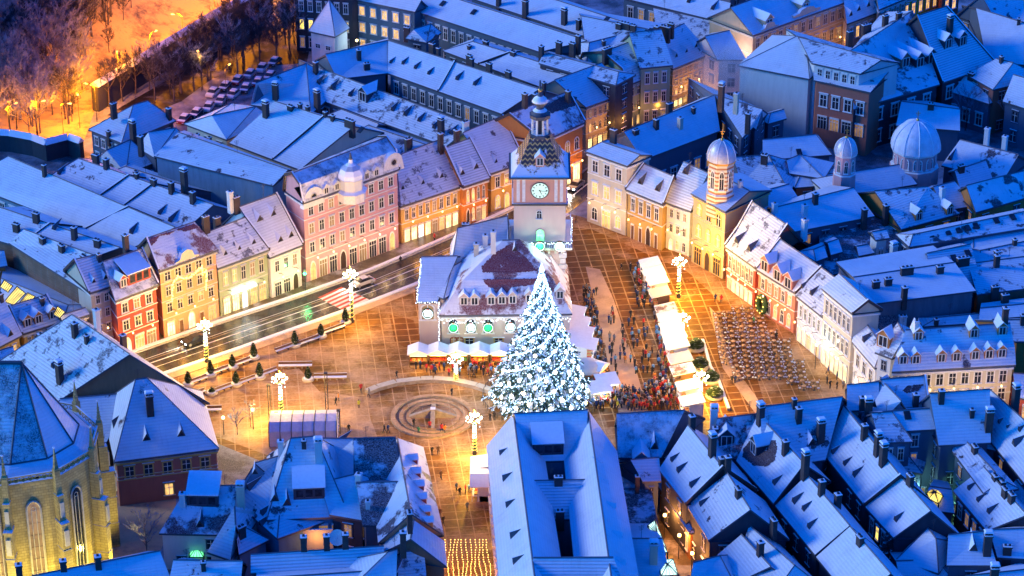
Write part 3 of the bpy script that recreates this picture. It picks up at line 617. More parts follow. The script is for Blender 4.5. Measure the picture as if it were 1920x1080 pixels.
h('triangular snow roof low in the dark courtyard', (1662,878,1730,888), (1662,838,1700,850), 7, .5, 'teal', 'snowfull', auto=0, f=(3,'tw'))
HS['H1'] = h('long blue snow roof directly below the cream hotel, tall chimney at its right', (1760,835,1858,830), (1743,738,1856,730), 12, .9, 'blue', 'snowfull', ch=[(1764,755,'b4'),(1853,805,'b5'),(1822,780,'b1')], auto=0, hip=False)
HS['H2'] = h('slanting blue roof running off the right edge with five small dormers, one lit', (1845,812,1960,955), (1857,731,1990,850), 11, .9, 'dark', 'snowfull', do=[(1870,785),(1872,798,'hatch'),(1888,806),(1910,812,'hatch'),(1900,835,'hatch')], auto=0, ch=[(1903,760,'b5')])
h('low wedge roof beside the teal courtyard wall on the right', (1790,830,1868,845), (1785,775,1820,785), 10, .5, 'teal', 'snowfull', auto=0, ch=[(1800,812,'b2')])
HS['courtwall'] = h('tall teal side wall house bounding the dark courtyard on its right', (1785,845,1845,925), (1800,815,1880,900), 11, .4, 'teal', 'snowfull', auto=0, ch=[(1827,850,'b2'),(1865,905,'b2'),(1878,915,'b2')])
HS['I1'] = h('pale gable roof behind the round glass skylight at the lower right', (1787,920,1850,995), (1845,876,1925,965), 8.5, .9, 'dark', 'snowfull', do=[(1815,918),(1832,940),(1852,962)], f=(4,'-m'), auto=0, ch=[(1884,930,'b2'),(1896,940,'b2')])
h('snow roof far right running down behind the pale gable', (1880,925,1960,1010), (1862,880,1960,975)if False else (1905,900,1980,985), 8, .8, 'blue', 'snowfull', auto=0)
h('blue roof at the lower right edge with a long hatch and tall brick chimney', (1775,1060,1870,1060), (1778,1003,1850,996), 9, .7, 'blue', 'snowfull', do=[(1825,1033,'hatch')], ch=[(1850,1038,'b5')], auto=0)
h('roof at the right edge below the pale gable, leaning the other way', (1870,1045,1960,1050), (1855,993,1950,990), 9, .6, 'blue', 'snowfull', auto=0, ch=[(1888,1038,'b2')])
h('darker roof filling the lower right corner of the frame', (1800,1150,1960,1150), (1810,1080,1940,1066), 8, .6, 'blue', 'snowfull', ch=[(1862,1100,'b5')])
h('hexagonal glass-lantern house in the narrow yard at the lower right', (1730,955,1790,962), (1742,912,1785,918), 6, .3, 'teal', 'snow', auto=0)
h('snow-covered low roof in front of the second slanting row at the bottom edge', (1380,1055,1440,1130), (1405,985,1490,1060), 7, .7, 'dark', 'snowfull', ch=[(1450,988,'b2')], auto=0)
h('gable roof at the bottom edge with round vent, in front of the orange alley', (1345,1040,1385,1090), (1400,990,1450,1065)if False else (1390,1002,1445,1062), 6.5, .8, 'dark', 'snowfull', auto=0, ch=[(1425,1040,'b4')])
h('low square roof at the very bottom between hall and alley', (1290,1110,1385,1110), (1300,1055,1350,1042), 6, .5, 'blue', 'snowfull', auto=0)
h('low annex roof right of the courtyard hall behind the pale-green glasshouse', (1192,1110,1262,1110), (1182,1010,1242,1010), 6, .35, 'blue', 'snowfull', auto=0, ch=[(1225,1055,'c5')])
HS['cafe_alley'] = h('long narrow canopy roof over the orange-glowing alley', (1232,908,1292,1000), (1244,900,1303,988), 5.0, .3, 'orange', 'snow', auto=0, f=(7,'l'))
h('dark terrace block with four pergola tables beside the orange alley', (1170,985,1235,985), (1162,918,1220,915), 5.5, .08, 'dark', 'bare', auto=0)
# ---- right row along the square ----
HS['r1'] = h('cream three-storey corner house with balconies and lit ground floor right of the clock tower', (1097,283,1176,311), (1128,266,1200,290), hb(1097,415,283), .35, 'cream', 'snowfull', f=(3,['AsA','lll','www'],[1.15,1.1,1]), cor=(.34,.7), auto=0, ch=[(1150,255,'b2')])
HS['r2'] = h('ochre two-storey house with arched passage gate between two white houses', (1172,354,1243,383), (1207,307,1263,331), hb(1172,443,354), 1.0, 'ochre', 'snow', f=(4,['ddgd','w'],[1,1]), cor=(.5,), do=[(1200,345,'hatch'),(1232,358,'hatch')], par=('0','1'), auto=0)
HS['r3'] = h('white three-storey house beside the striped church', (1245,378,1295,396), (1282,303,1328,325), hb(1245,465,378), 1.0, 'white', 'snowtile', f=(3,['kAA','m','w']), cor=(.35,), brk=(.35,.42), auto=0, do=[(1284,325,'hatch')])
HS['r4'] = h('striped ochre and white church front with paired arched windows, crosswise roof', (1295,362,1360,397), (1345,325,1405,358), hb(1295,490,362), .3, 'stone', 'snowfull', f=(3,['SkS','A','A'],[1.2,1,1]), cor=(.34,.67), name='church', cat='church', auto=0, trim='yellow', s1=None, ch=[(1388,350,'w1')])
HS['r5'] = h('red and white pilastered house with yellow shops and two roof hatches right of the church', (1358,461,1416,502), (1410,378,1476,422), hb(1360,527,461)if False else 8.2, 1.0, 'red', 'snow', f=(6,['s','t'],[1,1.2]), cor=(.45,), brk=(.48,.40), do=[(1380,455,'hatch'),(1404,470,'hatch')], auto=0, par=('0','1'))
HS['r6'] = h('long salmon pink house with three big gabled dormers and arched gates on the square', (1417,504,1491,549), (1462,448,1539,501), 8.2, 1.0, 'salmon', 'snow', f=(5,['gAAAA','m'],[1.1,1]), cor=(.52,), do=[(1433,508,'bigbox','salmon'),(1457,526,'bigbox','salmon'),(1477,540,'bigbox','salmon')], auto=0, par=('0','1'))
HS['r7'] = h('lilac-white two-storey house with shop awning next to the salmon pink house', (1491,553,1542,594), (1540,502,1581,532), 8.6, .9, 'lilac', 'snow', f=(5,['s','w']), cor=(.5,), do=[(1503,540),(1520,553)], auto=0, par=('1',))
HS['r8'] = h('tall cream-grey three-storey house with many pilasters at the lower end of the right row', (1540,540,1598,588), (1573,513,1628,564), 14, .7, 'cream', 'snow', f=(6,['s','t','t'],[1,1,1]), cor=(.33,.66), auto=0, par=('1',))
HS['r9'] = h('low white house with half-round window before the cream hotel', (1597,640,1640,690), (1613,590,1655,650), 9, .8, 'white', 'snow', f=(3,['G','w']), cor=(.5,), auto=0, do=[(1618,640)])
HS['hotel'] = h('cream three-storey hotel with seven orange-framed dormers on a snowy mansard', (1672,697,1905,684), (1698,619,1894,606), 13.5, .95, 'cream', 'snow', f=(9,['l','m','t','t']), cor=(.62,.34), brk=(.3,.5), auto=0, do=[(1693,683,'box','orange'),(1717,682,'box','orange'),(1765,679,'box','orange'),(1793,677,'box','orange'),(1828,674,'box','orange'),(1854,672,'box','orange'),(1878,670,'box','orange'),(1722,638,'box','orange'),(1826,633,'box','orange'),(1879,628,'box','orange')], ch=[(1718,614,'w1'),(1884,600,'b4')], hip=False)
h('white gable wing with orange window left of the cream hotel', (1640,660,1672,672), (1683,605,1698,628), 13, .9, 'white', 'snow', auto=0, do=[(1655,650,'bigbox','orange')])
h('maroon house with patchy roof at the right edge beyond the hotel', (1905,745,1975,755), (1900,700,1975,705), 10, .6, 'red', 'redpatch', f=(3,'ll'))
h('orange house with snow roof at the right edge behind the hotel', (1903,640,1975,640), (1860,600,1960,598), 12, .5, 'orange', 'snow')
# ---- behind the right row ----
HS['greywall'] = h('broad flat snow roof with five chimneys above a long grey fire wall', (1632,570,1830,545), (1590,500,1815,478)if False else (1600,520,1790,492), 13, .12, 'grey', 'snowfull', ch=[(1642,540,'b2'),(1665,535,'b2'),(1695,560,'b4'),(1700,515,'b3'),(1762,512,'b2')], auto=0, hip=False, back=1)
h('low stepped roof right of the broad flat roof, brick end chimneys', (1832,552,1930,540), (1815,495,1930,480), 11, .15, 'brown', 'snowfull', ch=[(1865,550,'b2'),(1884,565,'b2'),(1868,500,'b4')], hip=False)
h('brown edged terrace roof at the right edge', (1835,600,1960,590), (1838,578,1960,566), 10, .2, 'brown', 'snowfull', auto=0)
h('dark yard roof speckled with snow behind the hotel ridge', (1655,625,1700,610), (1632,590,1680,580), 9, .4, 'dark', 'bare', auto=0)
h('small blue roofs with pale dormer behind the hotel ridge', (1730,612,1840,605), (1760,595,1835,588), 9, .5, 'blue', 'snow', ch=[(1692,605,'w2'),(1755,610,'b1')])
h('corrugated snow roof with two skylights left of the speckled tree', (1750,560,1845,545), (1738,475,1820,458), 10, .5, 'blue', 'snowrib', do=[(1792,492,'sky'),(1818,483,'sky')], ch=[(1805,497,'b3')])
h('broad low roof with hatch at the right edge, chimney at its left', (1840,520,1960,500), (1838,470,1960,445), 10, .25, 'blue', 'snowfull', ch=[(1868,492,'b4'),(1902,460,'b1'),(1880,505,'b1')])
h('long narrow roof with seven skylights running to the right edge', (1705,463,1940,425), (1712,440,1930,395), 12, .5, 'blue', 'snow', do=[(1780,442,'sky'),(1800,438,'sky'),(1817,434,'sky'),(1833,430,'sky'),(1871,420,'sky'),(1902,414,'sky'),(1748,447,'hatch')], auto=0)
h('grey parapet-walled extension under the skylight roof at the right', (1825,470,1960,445), (1826,440,1960,420), 11, .1, 'grey', 'snowfull', auto=0)
h('dark roof terrace court with little snow-capped huts', (1545,520,1690,480), (1535,440,1690,405), 8, .1, 'dark', 'bare', auto=0, hip=False)
h('small white penthouse hut on the dark roof terrace', (1642,450,1668,446), (1635,435,1662,430), 12, .4, 'white', 'snowfull', f=(2,'-w'), auto=0)
h('larger snow-capped hut with orange window at the front of the terrace', (1610,480,1640,474), (1606,462,1628,458), 10, .4, 'white', 'snowfull', f=(2,'-l'), auto=0)
h('lean-to hut with white vent pipe at the terrace edge', (1530,490,1552,482), (1525,468,1545,460), 10, .4, 'blue', 'snowfull', auto=0, f=(1,'-w'), ch=[(1508,432,'w4')])
h('middle snow-capped hut between the two larger terrace huts', (1558,478,1580,472), (1552,455,1572,448), 10, .4, 'blue', 'snowfull', auto=0, f=(2,'-w'))
h('tall white stack hut on the dark terrace', (1660,520,1690,512), (1655,505,1685,500), 8, .4, 'dark', 'snowfull', auto=0, ch=[(1674,490,'w5')])
HS['bigback'] = h('wide snow roof behind the red and white house, three chimneys along it', (1460,440,1640,405), (1450,390,1600,352), 11, .4, 'blue', 'snowfull', ch=[(1452,402,'w4'),(1528,383,'b4'),(1660,405,'b4'),(1620,412,'b4'),(1508,405,'w4')], hip=False)
h('pinkish-lit snow roof with two orange dormers left of the yellow gutter', (1690,430,1800,400), (1640,358,1740,350), 10, .6, 'orange', 'snowfull', do=[(1723,413,'box','orange'),(1781,402,'box','orange')], ch=[(1766,372,'w4')], hip=False)
h('lilac snow gable roof with a great dark melted patch at the right edge', (1830,398,1960,360), (1812,348,1960,310), 11, .8, 'orange', 'patchy', auto=0, hip=False)
h('small blue hip roof between the pink-lit roof and the melted-patch roof', (1770,395,1830,385), (1750,350,1790,340), 10, .6, 'blue', 'snow', auto=0)
# churches and modern block surroundings
h('narrow nave roof linking the two domes of the church', (1560,372,1720,345), (1600,322,1690,308), 9, .55, 'white', 'snowfull', auto=0, name='church_nave', cat='church')
h('low flat-roofed brick extension right of the bell tower', (1480,325,1545,335), (1475,300,1500,290), 9, .4, 'maroon', 'snowfull', f=(4,'w'), auto=0)
h('flat-topped snow block just below the brick extension', (1490,352,1575,345), (1500,330,1570,325), 8, .2, 'maroon', 'snowfull', auto=0)
h('blue roofs behind the bell tower reaching to the modern block', (1390,345,1480,360), (1375,295,1440,290), 8, .5, 'blue', 'snowfull')
h('long snowy roof between the bell tower and the small dome', (1430,300,1560,290), (1430,262,1530,252), 8, .5, 'blue', 'snowfull', do=[(1500,292)], ch=[(1437,300,'w1')])
h('orange-cream house roof right of the church side wall', (1395,420,1500,375), (1390,370,1480,345), 10, .3, 'brown', 'snowfull', ch=[(1421,365,'w2')])
h('patchy dark roof beyond the big dome', (1765,310,1880,340), (1800,262,1910,290), 9, .6, 'blue', 'patchy', do=[(1780,300)], ch=[(1850,260,'w4'),(1883,275,'w4')])
h('pale wall gable right of the big dome', (1800,352,1880,330), (1790,320,1850,300), 9, .5, 'blue', 'snow')
h('low snow strip roof above the big dome', (1680,235,1800,245), (1690,190,1800,205), 7, .3, 'blue', 'snowfull')
HS['mod'] = h('modern block with pale blank wall and saw-cut glazed roof above the church', (1383,122,1518,148), (1494,68,1510,72), 14, .5, 'white', 'snowfull', auto=0, hip=None, f=(1,'-'), do=[(1430,240,'sky')] if False else None)
HS['mod2'] = h('upper tier of the modern block, lavender roof slab over a band of dark clerestory windows', (1522,118,1613,138), (1498,70,1652,112), 17, .3, 'white', 'snow', auto=0, f=(5,['-','-','-','-','t']), hip=False)
h('lower tier of the modern block with white columns round dark openings', (1526,150,1632,173), (1524,124,1668,132), 14, .3, 'maroon', 'snow', auto=0, f=(4,['-','S','t'],[1,1,1.6]), hip=False, back=.6)
h('steep blue slope roof in front of the modern block with five chimneys', (1205,300,1350,245), (1170,247,1340,178), 9, .6, 'blue', 'snowfull', ch=[(1192,255,'b2'),(1230,243,'b4'),(1275,240,'c4'),(1300,212,'b1'),(1255,205,'b2')], f=(6,'w'))
h('snow roof right of the steep blue slope with two stacks', (1392,258,1440,212), (1340,178,1430,205), 10, .5, 'blue', 'snowfull', ch=[(1352,190,'b5'),(1380,195,'c4'),(1402,232,'b4')], hip=False)
h('small snow roof at the foot of the modern block', (1440,232,1475,222), (1445,212,1470,205), 8, .4, 'blue', 'snow', auto=0)
# ---- upper right houses ----
h('patchy gable house with four ridge chimneys and two row dormers behind the modern block', (1600,205,1762,158), (1595,95,1712,20), 10, .6, 'dark', 'patchy', ch=[(1593,70,'b2'),(1624,58,'b3'),(1660,40,'b2'),(1685,35,'b2')], do=[(1725,125,'bigbox','dark'),(1747,118,'bigbox','dark'),(1698,125,'bigbox','maroon')], f=(5,'ww'), hip=False)
h('ribbed-roof house with a yellow-lit dormer at the upper right', (1768,155,1870,120), (1720,30,1775,12), 10, .9, 'dark', 'snowrib', ch=[(1780,60,'b5')], do=[(1778,90,'bigbox','dark'),(1805,85,'bigbox','dark')], f=(4,'ww'), hip=False, par=('0','1'))
h('wide snow roof with ladder hatches in the far upper right', (1850,115,1960,125), (1830,15,1960,55), 10, .5, 'blue', 'snowfull', hip=False)
h('steep pale gable at the upper right corner', (1880,60,1990,80), (1840,-10,1950,-30), 10, .8, 'blue', 'snowfull', auto=0)
h('blue hip roof beside dark trees at the right', (1765,150,1850,195)if False else (1770,168,1855,195), (1790,135,1850,150), 7, .7, 'blue', 'snow', f=(3,'w'))
h('pale gabled house with aerials near the right edge', (1812,140,1862,168), (1868,110,1900,118), 10, .5, 'maroon', 'snow')
h('snow roof corner at the right edge above the dark trees', (1880,190,1960,215), (1900,140,1970,160), 9, .7, 'blue', 'snowfull')
HS['neo'] = h('long ornate sandstone palace front in the upper right, two roof pediments', (1412,66,1590,2), (1370,14,1530,-45), 13, .6, 'stone', 'snowfull', f=(12,['l','m','w'],[1,1.1,1]), cor=(.33,.66), trim='stonetrim', auto=0, do=[(1442,52,'bigbox','stone'),(1510,22,'bigbox','stone')], s0=None, hip=False)
h('white three-storey house with slit dormers beyond the sandstone palace', (1588,45,1648,22), (1580,-15,1640,-40), 10, .9, 'cream', 'snow', f=(4,'lm'), do=[(1595,30,'hatch'),(1610,20,'hatch'),(1628,12,'hatch')], hip=False)
h('ornate brown house top right before the bright yellow house', (1648,18,1705,-6), (1640,-30,1695,-55), 12, .6, 'stone', 'snow', f=(5,'lmm'), cor=(.5,), hip=False)
h('bright yellow house with white pilasters at the top right', (1692,2,1768,-25), (1685,-45,1760,-70), 10, .6, 'brightyellow', 'snow', f=(5,'ll'), cor=(.5,), hip=False)
h('red-orange house front at the top edge right of the yellow house', (1768,-8,1800,-20), (1760,-50,1800,-60), 10, .6, 'red', 'snow', f=(2,'ll'), hip=False)
h('plain rear roof behind the lavender slope near the smoking chimney', (1345,112,1400,112), (1322,68,1368,57), 10, .6, 'white', 'snowfull', auto=0, hip=False)
# ---- far street row on the left of the receding street (behind the tower) ----
HS['k1'] = h('orange corner house with half-bare red roof right behind the clock tower', (1018,264,1098,228), (955,214,1067,171), hb(1098,335,228), .75, 'orange', 'redpatch', f=(4,['Ssss','a']), cor=(.5,), ch=[(1065,190,'b4'),(984,195,'b4')], par=('0','1'), hip=False, auto=0)
HS['k2'] = h('golden-lit arcaded stone house behind the orange corner house', (1099,201,1176,173), (1040,150,1128,118), hb(1099,283,201), .7, 'stone', 'snow', f=(7,['s','A','a']), cor=(.35,.7), trim='stonetrim', auto=0, ch=[(1020,165,'b1')], hip=False)
HS['k3'] = h('olive stone corner house with bay window and corner turret', (1177,160,1236,136), (1130,98,1190,75), hb(1177,247,160), .7, 'green', 'snow', f=(4,['A','a','w']), cor=(.35,.7), trim='stonetrim', auto=0, brk=(.2,.6), ch=[(1120,105,'b3'),(1138,103,'b3')], par=('0',))
HS['k4'] = h('long four-storey stone house with lit ground floor in the receding street', (1262,129,1333,100), (1238,66,1283,44), hb(1262,205,129), .7, 'stone', 'snowfull', f=(7,['s','l','w','a']), cor=(.3,.55,.8), trim='stonetrim', auto=0, do=[(1268,107),(1287,98),(1305,88)], ch=[(1232,72,'b4')])
HS['k3b'] = h('steep mansard link roof behind the turret corner house', (1200,128,1262,122), (1180,62,1240,55), 13, .7, 'green', 'snowfull', auto=0, f=(3,'www'))
# ---- long parallel ranges behind the left row (upper middle) ----
h('long range with nine wedge dormers and a blue roof hut in the upper middle', (595,185,880,290), (576,119,875,231), 9, .6, 'teal', 'snowfull', do=[(596,157),(622,167),(655,180),(735,208),(759,217),(785,228),(813,241),(845,252),(680,190,'bigbox','dark')], ch=[(592,135,'b4'),(827,252,'b5'),(866,262,'b4')], auto=0, f=(14,'-m'), hip=False)
h('hipped left end of the wedge-dormer range with a single tall chimney', (480,212,590,186)if False else (470,196,583,214), (480,156,574,119), 9, .5, 'teal', 'snowfull', ch=[(517,186,'b5')], auto=0)
h('small violet roof wedged before the wedge-dormer range', (590,225,690,262), (640,205,710,232), 8, .5, 'teal', 'snowfull', ch=[(595,200,'b5')], auto=0)
h('lower long blue roof behind the yellow long house', (700,300,760,325)if False else (640,262,760,300), (690,235,840,285), 8, .4, 'teal', 'snowfull', ch=[(768,278,'b4')], auto=0)
HS['m1'] = h('long pale range with courtyard windows above the wedge-dormer range', (727,137,940,213), (728,76,1010,167), 10, .55, 'teal', 'snowfull', f=(12,['m','w']), lines=(.45,), do=[(755,122),(778,130),(803,140),(856,150),(889,160),(732,120)], ch=[(810,93,'b2'),(822,100,'b1'),(880,115,'b2'),(885,120,'b1'),(917,130,'b2'),(953,145,'b2'),(1003,195,'b4')], auto=0)
h('blue hipped left end of the long pale range beside the white tower', (690,143,727,137)if False else (632,148,727,137), (610,102,727,76), 10, .45, 'teal', 'snowfull', ch=[(673,112,'b4'),(688,130,'b2')], auto=0)
h('second long range ridge line higher up, chimneys along its whole length', (880,90,1085,165)if False else (830,95,1060,180), (886,78,1120,150), 10, .5, 'teal', 'snowfull', lines=(.3,.85), ch=[(911,88,'b2'),(962,108,'b2'),(1019,128,'b2'),(880,95,'b1')], auto=0)
h('short dark-gabled roof at the head of the second long range', (760,72,800,80), (775,55,808,45), 10, .6, 'teal', 'snow', ch=[(763,62,'b2')], do=[(815,75)])
HS['n1'] = h('long window-lined monastery wing under a wavy eave at the top, four windows lit', (777,20,1012,97), (800,-20,1100,76), 11, .45, 'teal', 'snowfull', f=(15,['wwwwwwwwwwwllll','wwwwwwwwwwwwwlw']), auto=0, do=[(826,12),(884,28)], hip=False)
h('darker left wing with lit windows next to the white tower at the top', (660,-2,778,22), (690,-30,790,0), 12, .6, 'teal', 'snow', f=(5,['m','l','l']), auto=0, hip=False)
h('dark green-lit block at the top left of the white tower', (548,-10,662,-2), (570,-40,680,-30), 13, .5, 'dark', 'snow', f=(6,['m','y','m']), auto=0, hip=False)
h('long snow roof at the top with a big pair of chimneys', (830,-15,1115,85)if False else (880,-5,1110,72), (920,-40,1180,45), 12, .4, 'teal', 'snowfull', ch=[(935,10,'b4'),(985,28,'b5'),(1058,45,'b5'),(1085,55,'b4'),(1105,60,'b4')], auto=0, hip=False)
h('roof group with glazed attic strips and many stacks at the top centre', (1100,105,1180,125), (1090,30,1215,55), 12, .3, 'dark', 'snow', ch=[(1160,55,'b2'),(1172,55,'b3'),(1187,58,'b2'),(1247,62,'b3'),(1258,55,'b2'),(1231,68,'b4')], do=[(1135,40,'sky'),(1216,62,'sky'),(1208,65,'sky')], hip=False)
h('top centre snow roof with two lit windows beneath its eave', (1165,-5,1362,43), (1190,-40,1370,5), 11, .5, 'teal', 'snowfull', f=(9,['wllwwwwww','w']), do=[(1290,5),(1335,18)], auto=0, hip=False)
h('dark-walled wing under the top centre roof', (1230,60,1330,85), (1225,15,1340,40), 8, .4, 'dark', 'snow', auto=0)
h('dark blue fire wall with brick stacks above the long ranges', (1010,118,1155,160), (1020,98,1160,135), 13, .3, 'dark', 'snowfull', auto=0, ch=[(1015,105,'b4'),(1048,90,'b2'),(1073,92,'b2'),(1084,85,'b4')])
h('curved-front annexe roof before the turret corner house', (1100,118,1165,108), (1105,80,1165,65), 12, .4, 'blue', 'snowfull', auto=0, ch=[(1132,86,'b1')])
h('snowy roof piece at the top right of centre before the sandstone palace', (1370,-8,1420,-30), (1360,-60,1400,-70), 10, .5, 'blue', 'snowfull', auto=0, hip=False)
# ---------------- ground sheets -----------------
def pavemat(name, base, snow_lo, snow_hi, line, sc_=.0, rot=-7, size=2.2, rough=.5, patch=.12, snowc=(.76, .48, .28), mort=.045):  # default snowc has the amber of the lamps put into the snow colour
    m, nt, N, L, B = nm(name); g = N.new('ShaderNodeNewGeometry'); mp = N.new('ShaderNodeMapping'); mp.inputs['Rotation'].default_value = (0, 0, math.radians(rot))
    L.new(g.outputs['Position'], mp.inputs['Vector']); b = N.new('ShaderNodeTexBrick'); b.offset = 0; b.squash = 1; b.inputs['Scale'].default_value = 1/size
    b.inputs['Brick Width'].default_value = 1; b.inputs['Row Height'].default_value = 1; b.inputs['Mortar Size'].default_value = mort; b.inputs['Mortar Smooth'].default_value = .3
    L.new(mp.outputs[0], b.inputs['Vector']); c1 = base; b.inputs['Color1'].default_value = (*c1, 1); b.inputs['Color2'].default_value = (*[x*.75 for x in c1], 1); b.inputs['Mortar'].default_value = (*line, 1)
    t = noise(N, L, patch, 7, 'World', .65); t2 = noise(N, L, 2.2, 5, 'World', .75); t3 = noise(N, L, .5, 4, 'World', .6)
    ad = N.new('ShaderNodeMath'); ad.operation = 'MULTIPLY_ADD'; ad.inputs[1].default_value = .35; L.new(t2.outputs['Fac'], ad.inputs[0]); L.new(t.outputs['Fac'], ad.inputs[2])
    f = ramp(N, L, ad.outputs[0], [(snow_lo+.175, (0, 0, 0)), (snow_hi+.175, (1, 1, 1))]).outputs['Color']
    dirt = ramp(N, L, t3.outputs['Fac'], [(.35, (.5, .5, .5)), (.65, (1.0, 1.0, 1.0))]).outputs['Color']
    mu = N.new('ShaderNodeMix'); mu.data_type = 'RGBA'; mu.blend_type = 'MULTIPLY'; mu.inputs[0].default_value = 1; L.new(b.outputs['Color'], mu.inputs[6]); L.new(dirt, mu.inputs[7])
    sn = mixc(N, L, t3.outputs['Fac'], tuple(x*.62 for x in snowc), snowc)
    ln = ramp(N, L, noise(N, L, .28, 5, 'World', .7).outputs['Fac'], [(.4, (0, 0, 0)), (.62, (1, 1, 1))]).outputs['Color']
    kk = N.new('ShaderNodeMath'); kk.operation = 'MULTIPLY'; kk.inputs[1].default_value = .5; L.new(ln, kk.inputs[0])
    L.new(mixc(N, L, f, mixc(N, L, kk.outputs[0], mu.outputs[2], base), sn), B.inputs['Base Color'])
    B.inputs['Specular IOR Level'].default_value = .5 if rough < .35 else .15
    r = ramp(N, L, f, [(0, (rough,)*3), (1, (.75,)*3)]); L.new(r.outputs['Color'], B.inputs['Roughness'])
    bump(N, L, ad.outputs[0], B, .5, .12); MATS[name] = m
pavemat('paving_thin', (.29, .125, .022), .44, .74, (.66, .38, .17), patch=.10)  # orange paving bases carry the lamps' amber as colour too
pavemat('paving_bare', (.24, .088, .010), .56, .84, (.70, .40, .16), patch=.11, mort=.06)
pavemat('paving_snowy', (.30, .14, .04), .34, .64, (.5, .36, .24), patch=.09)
pavemat('asphalt', (.045, .05, .055), .70, .85, (.045, .05, .055), patch=.2, rough=.22, snowc=(.4, .38, .36))
pavemat('sidewalk', (.20, .145, .08), .50, .66, (.10, .09, .07), patch=.22, rough=.3, size=1.0, snowc=(.55, .5, .45))  # slab colour warmed with the golden light along the fronts
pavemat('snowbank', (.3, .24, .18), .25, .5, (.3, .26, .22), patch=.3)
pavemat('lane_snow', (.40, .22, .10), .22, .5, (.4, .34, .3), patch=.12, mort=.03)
def pxpoly(name, pts, z, mat, mb=None, kind='structure'):
    b = MB(); b.poly([W(x, y, z) for x, y in pts][::-1], mat); me = b.mesh(name, fix=False)
    o = inst(name, me); tag(o, kind=kind)
    if me.polygons[0].normal.z < 0: me.flip_normals()
    return o
def pxpolyN(name, pts, z, mat):
    """concave-safe sheet: fills a pixel-surveyed outline with triangles"""
    bm = bmesh.new(); vs = [bm.verts.new(W(x, y, z)) for x, y in pts]; es = [bm.edges.new((vs[i], vs[(i+1) % len(vs)])) for i in range(len(vs))]
    bmesh.ops.triangle_fill(bm, edges=es, use_beauty=True)
    for f in bm.faces:
        if f.normal.z < 0: f.normal_flip()
    me = bpy.data.meshes.new(name); bm.to_mesh(me); bm.free(); me.materials.append(MATS[mat]); return tag(inst(name, me), kind='structure')
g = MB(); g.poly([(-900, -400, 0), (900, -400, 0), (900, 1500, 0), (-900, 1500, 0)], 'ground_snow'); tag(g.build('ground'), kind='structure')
# square
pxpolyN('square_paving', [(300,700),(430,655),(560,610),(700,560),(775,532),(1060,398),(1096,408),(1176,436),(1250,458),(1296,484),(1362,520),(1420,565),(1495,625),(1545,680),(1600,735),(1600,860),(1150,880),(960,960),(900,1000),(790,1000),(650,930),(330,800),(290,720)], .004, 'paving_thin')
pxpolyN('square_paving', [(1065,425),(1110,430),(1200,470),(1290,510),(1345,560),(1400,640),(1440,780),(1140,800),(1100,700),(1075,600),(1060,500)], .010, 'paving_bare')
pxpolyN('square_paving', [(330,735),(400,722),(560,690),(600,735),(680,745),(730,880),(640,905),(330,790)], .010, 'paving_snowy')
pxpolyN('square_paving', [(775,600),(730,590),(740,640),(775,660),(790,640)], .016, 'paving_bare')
# street
ST_UP = [(200,686),(262,661),(420,606),(570,556),(700,510),(790,472),(880,433),(960,396),(1060,352),(1100,318),(1180,262),(1260,214),(1345,168)]
ST_LO = [(250,722),(305,700),(430,658),(560,612),(700,562),(775,533),(870,488),(960,445),(1062,402),(1098,376),(1180,300),(1270,240),(1360,186)]
pxpolyN('street', ST_UP+ST_LO[::-1], .022, 'asphalt')
def band(name, pts, off, wid, z0, z1, mat, top=None):
    b = MB(); P = [W(x, y, 0) for x, y in pts]; o2 = []
    for i, p in enumerate(P):
        d = P[min(i+1, len(P)-1)]-P[max(i-1, 0)]; d.z = 0; d.normalize(); n = V(-d.y, d.x, 0); o2.append((p+n*off, p+n*(off+wid)))
    for i in range(len(P)-1):
        a, c = o2[i]; e, f_ = o2[i+1]
        q = [a, e, f_, c]; lo = [V(p.x, p.y, z0) for p in q]; hi = [V(p.x, p.y, z1) for p in q]
        b.faces(lo+hi, [(0, 1, 5, 4), (1, 2, 6, 5), (2, 3, 7, 6), (3, 0, 4, 7), (4, 5, 6, 7)], mat)
    return tag(b.build(name, fix=True), kind='structure')
band('sidewalk', ST_UP, .15, 5.6, -.1, .13, 'sidewalk'); band('sidewalk', ST_LO[:9], -2.6, 2.4, -.1, .13, 'snowbank')
band('kerb', ST_UP, 0.0, .3, -.1, .15, 'stonetrim')
band('snow_bank', [(x, y-1) for x, y in ST_UP[:9]], .3, .7, .1, .36, 'snowcap'); band('snow_bank', ST_LO[:9], -.9, .8, .0, .34, 'snowcap')
plain('roadpaint', (.7, .7, .68), .5); plain('redpaint', (.5, .06, .03), .5)
band('lane_streak_line', [(x*.5+u*.5, y*.5+v*.5) for (x, y), (u, v) in zip(ST_UP, ST_LO)][:11], -.13, .26, .024, .032, 'roadpaint')  # white lane lines, widened to stand in for passing headlight trails
band('lane_streak_line', [(x*.3+u*.7, y*.3+v*.7) for (x, y), (u, v) in zip(ST_UP, ST_LO)][:8], -.06, .12, .024, .032, 'roadpaint')
band('lane_streak_line', [(x*.7+u*.3, y*.7+v*.3) for (x, y), (u, v) in zip(ST_UP, ST_LO)][:8], -.06, .12, .024, .032, 'roadpaint')
band('tyre_track', [(x*.62+u*.38, y*.62+v*.38) for (x, y), (u, v) in zip(ST_UP, ST_LO)][:9], -.06, .3, .024, .027, 'sidewalk')
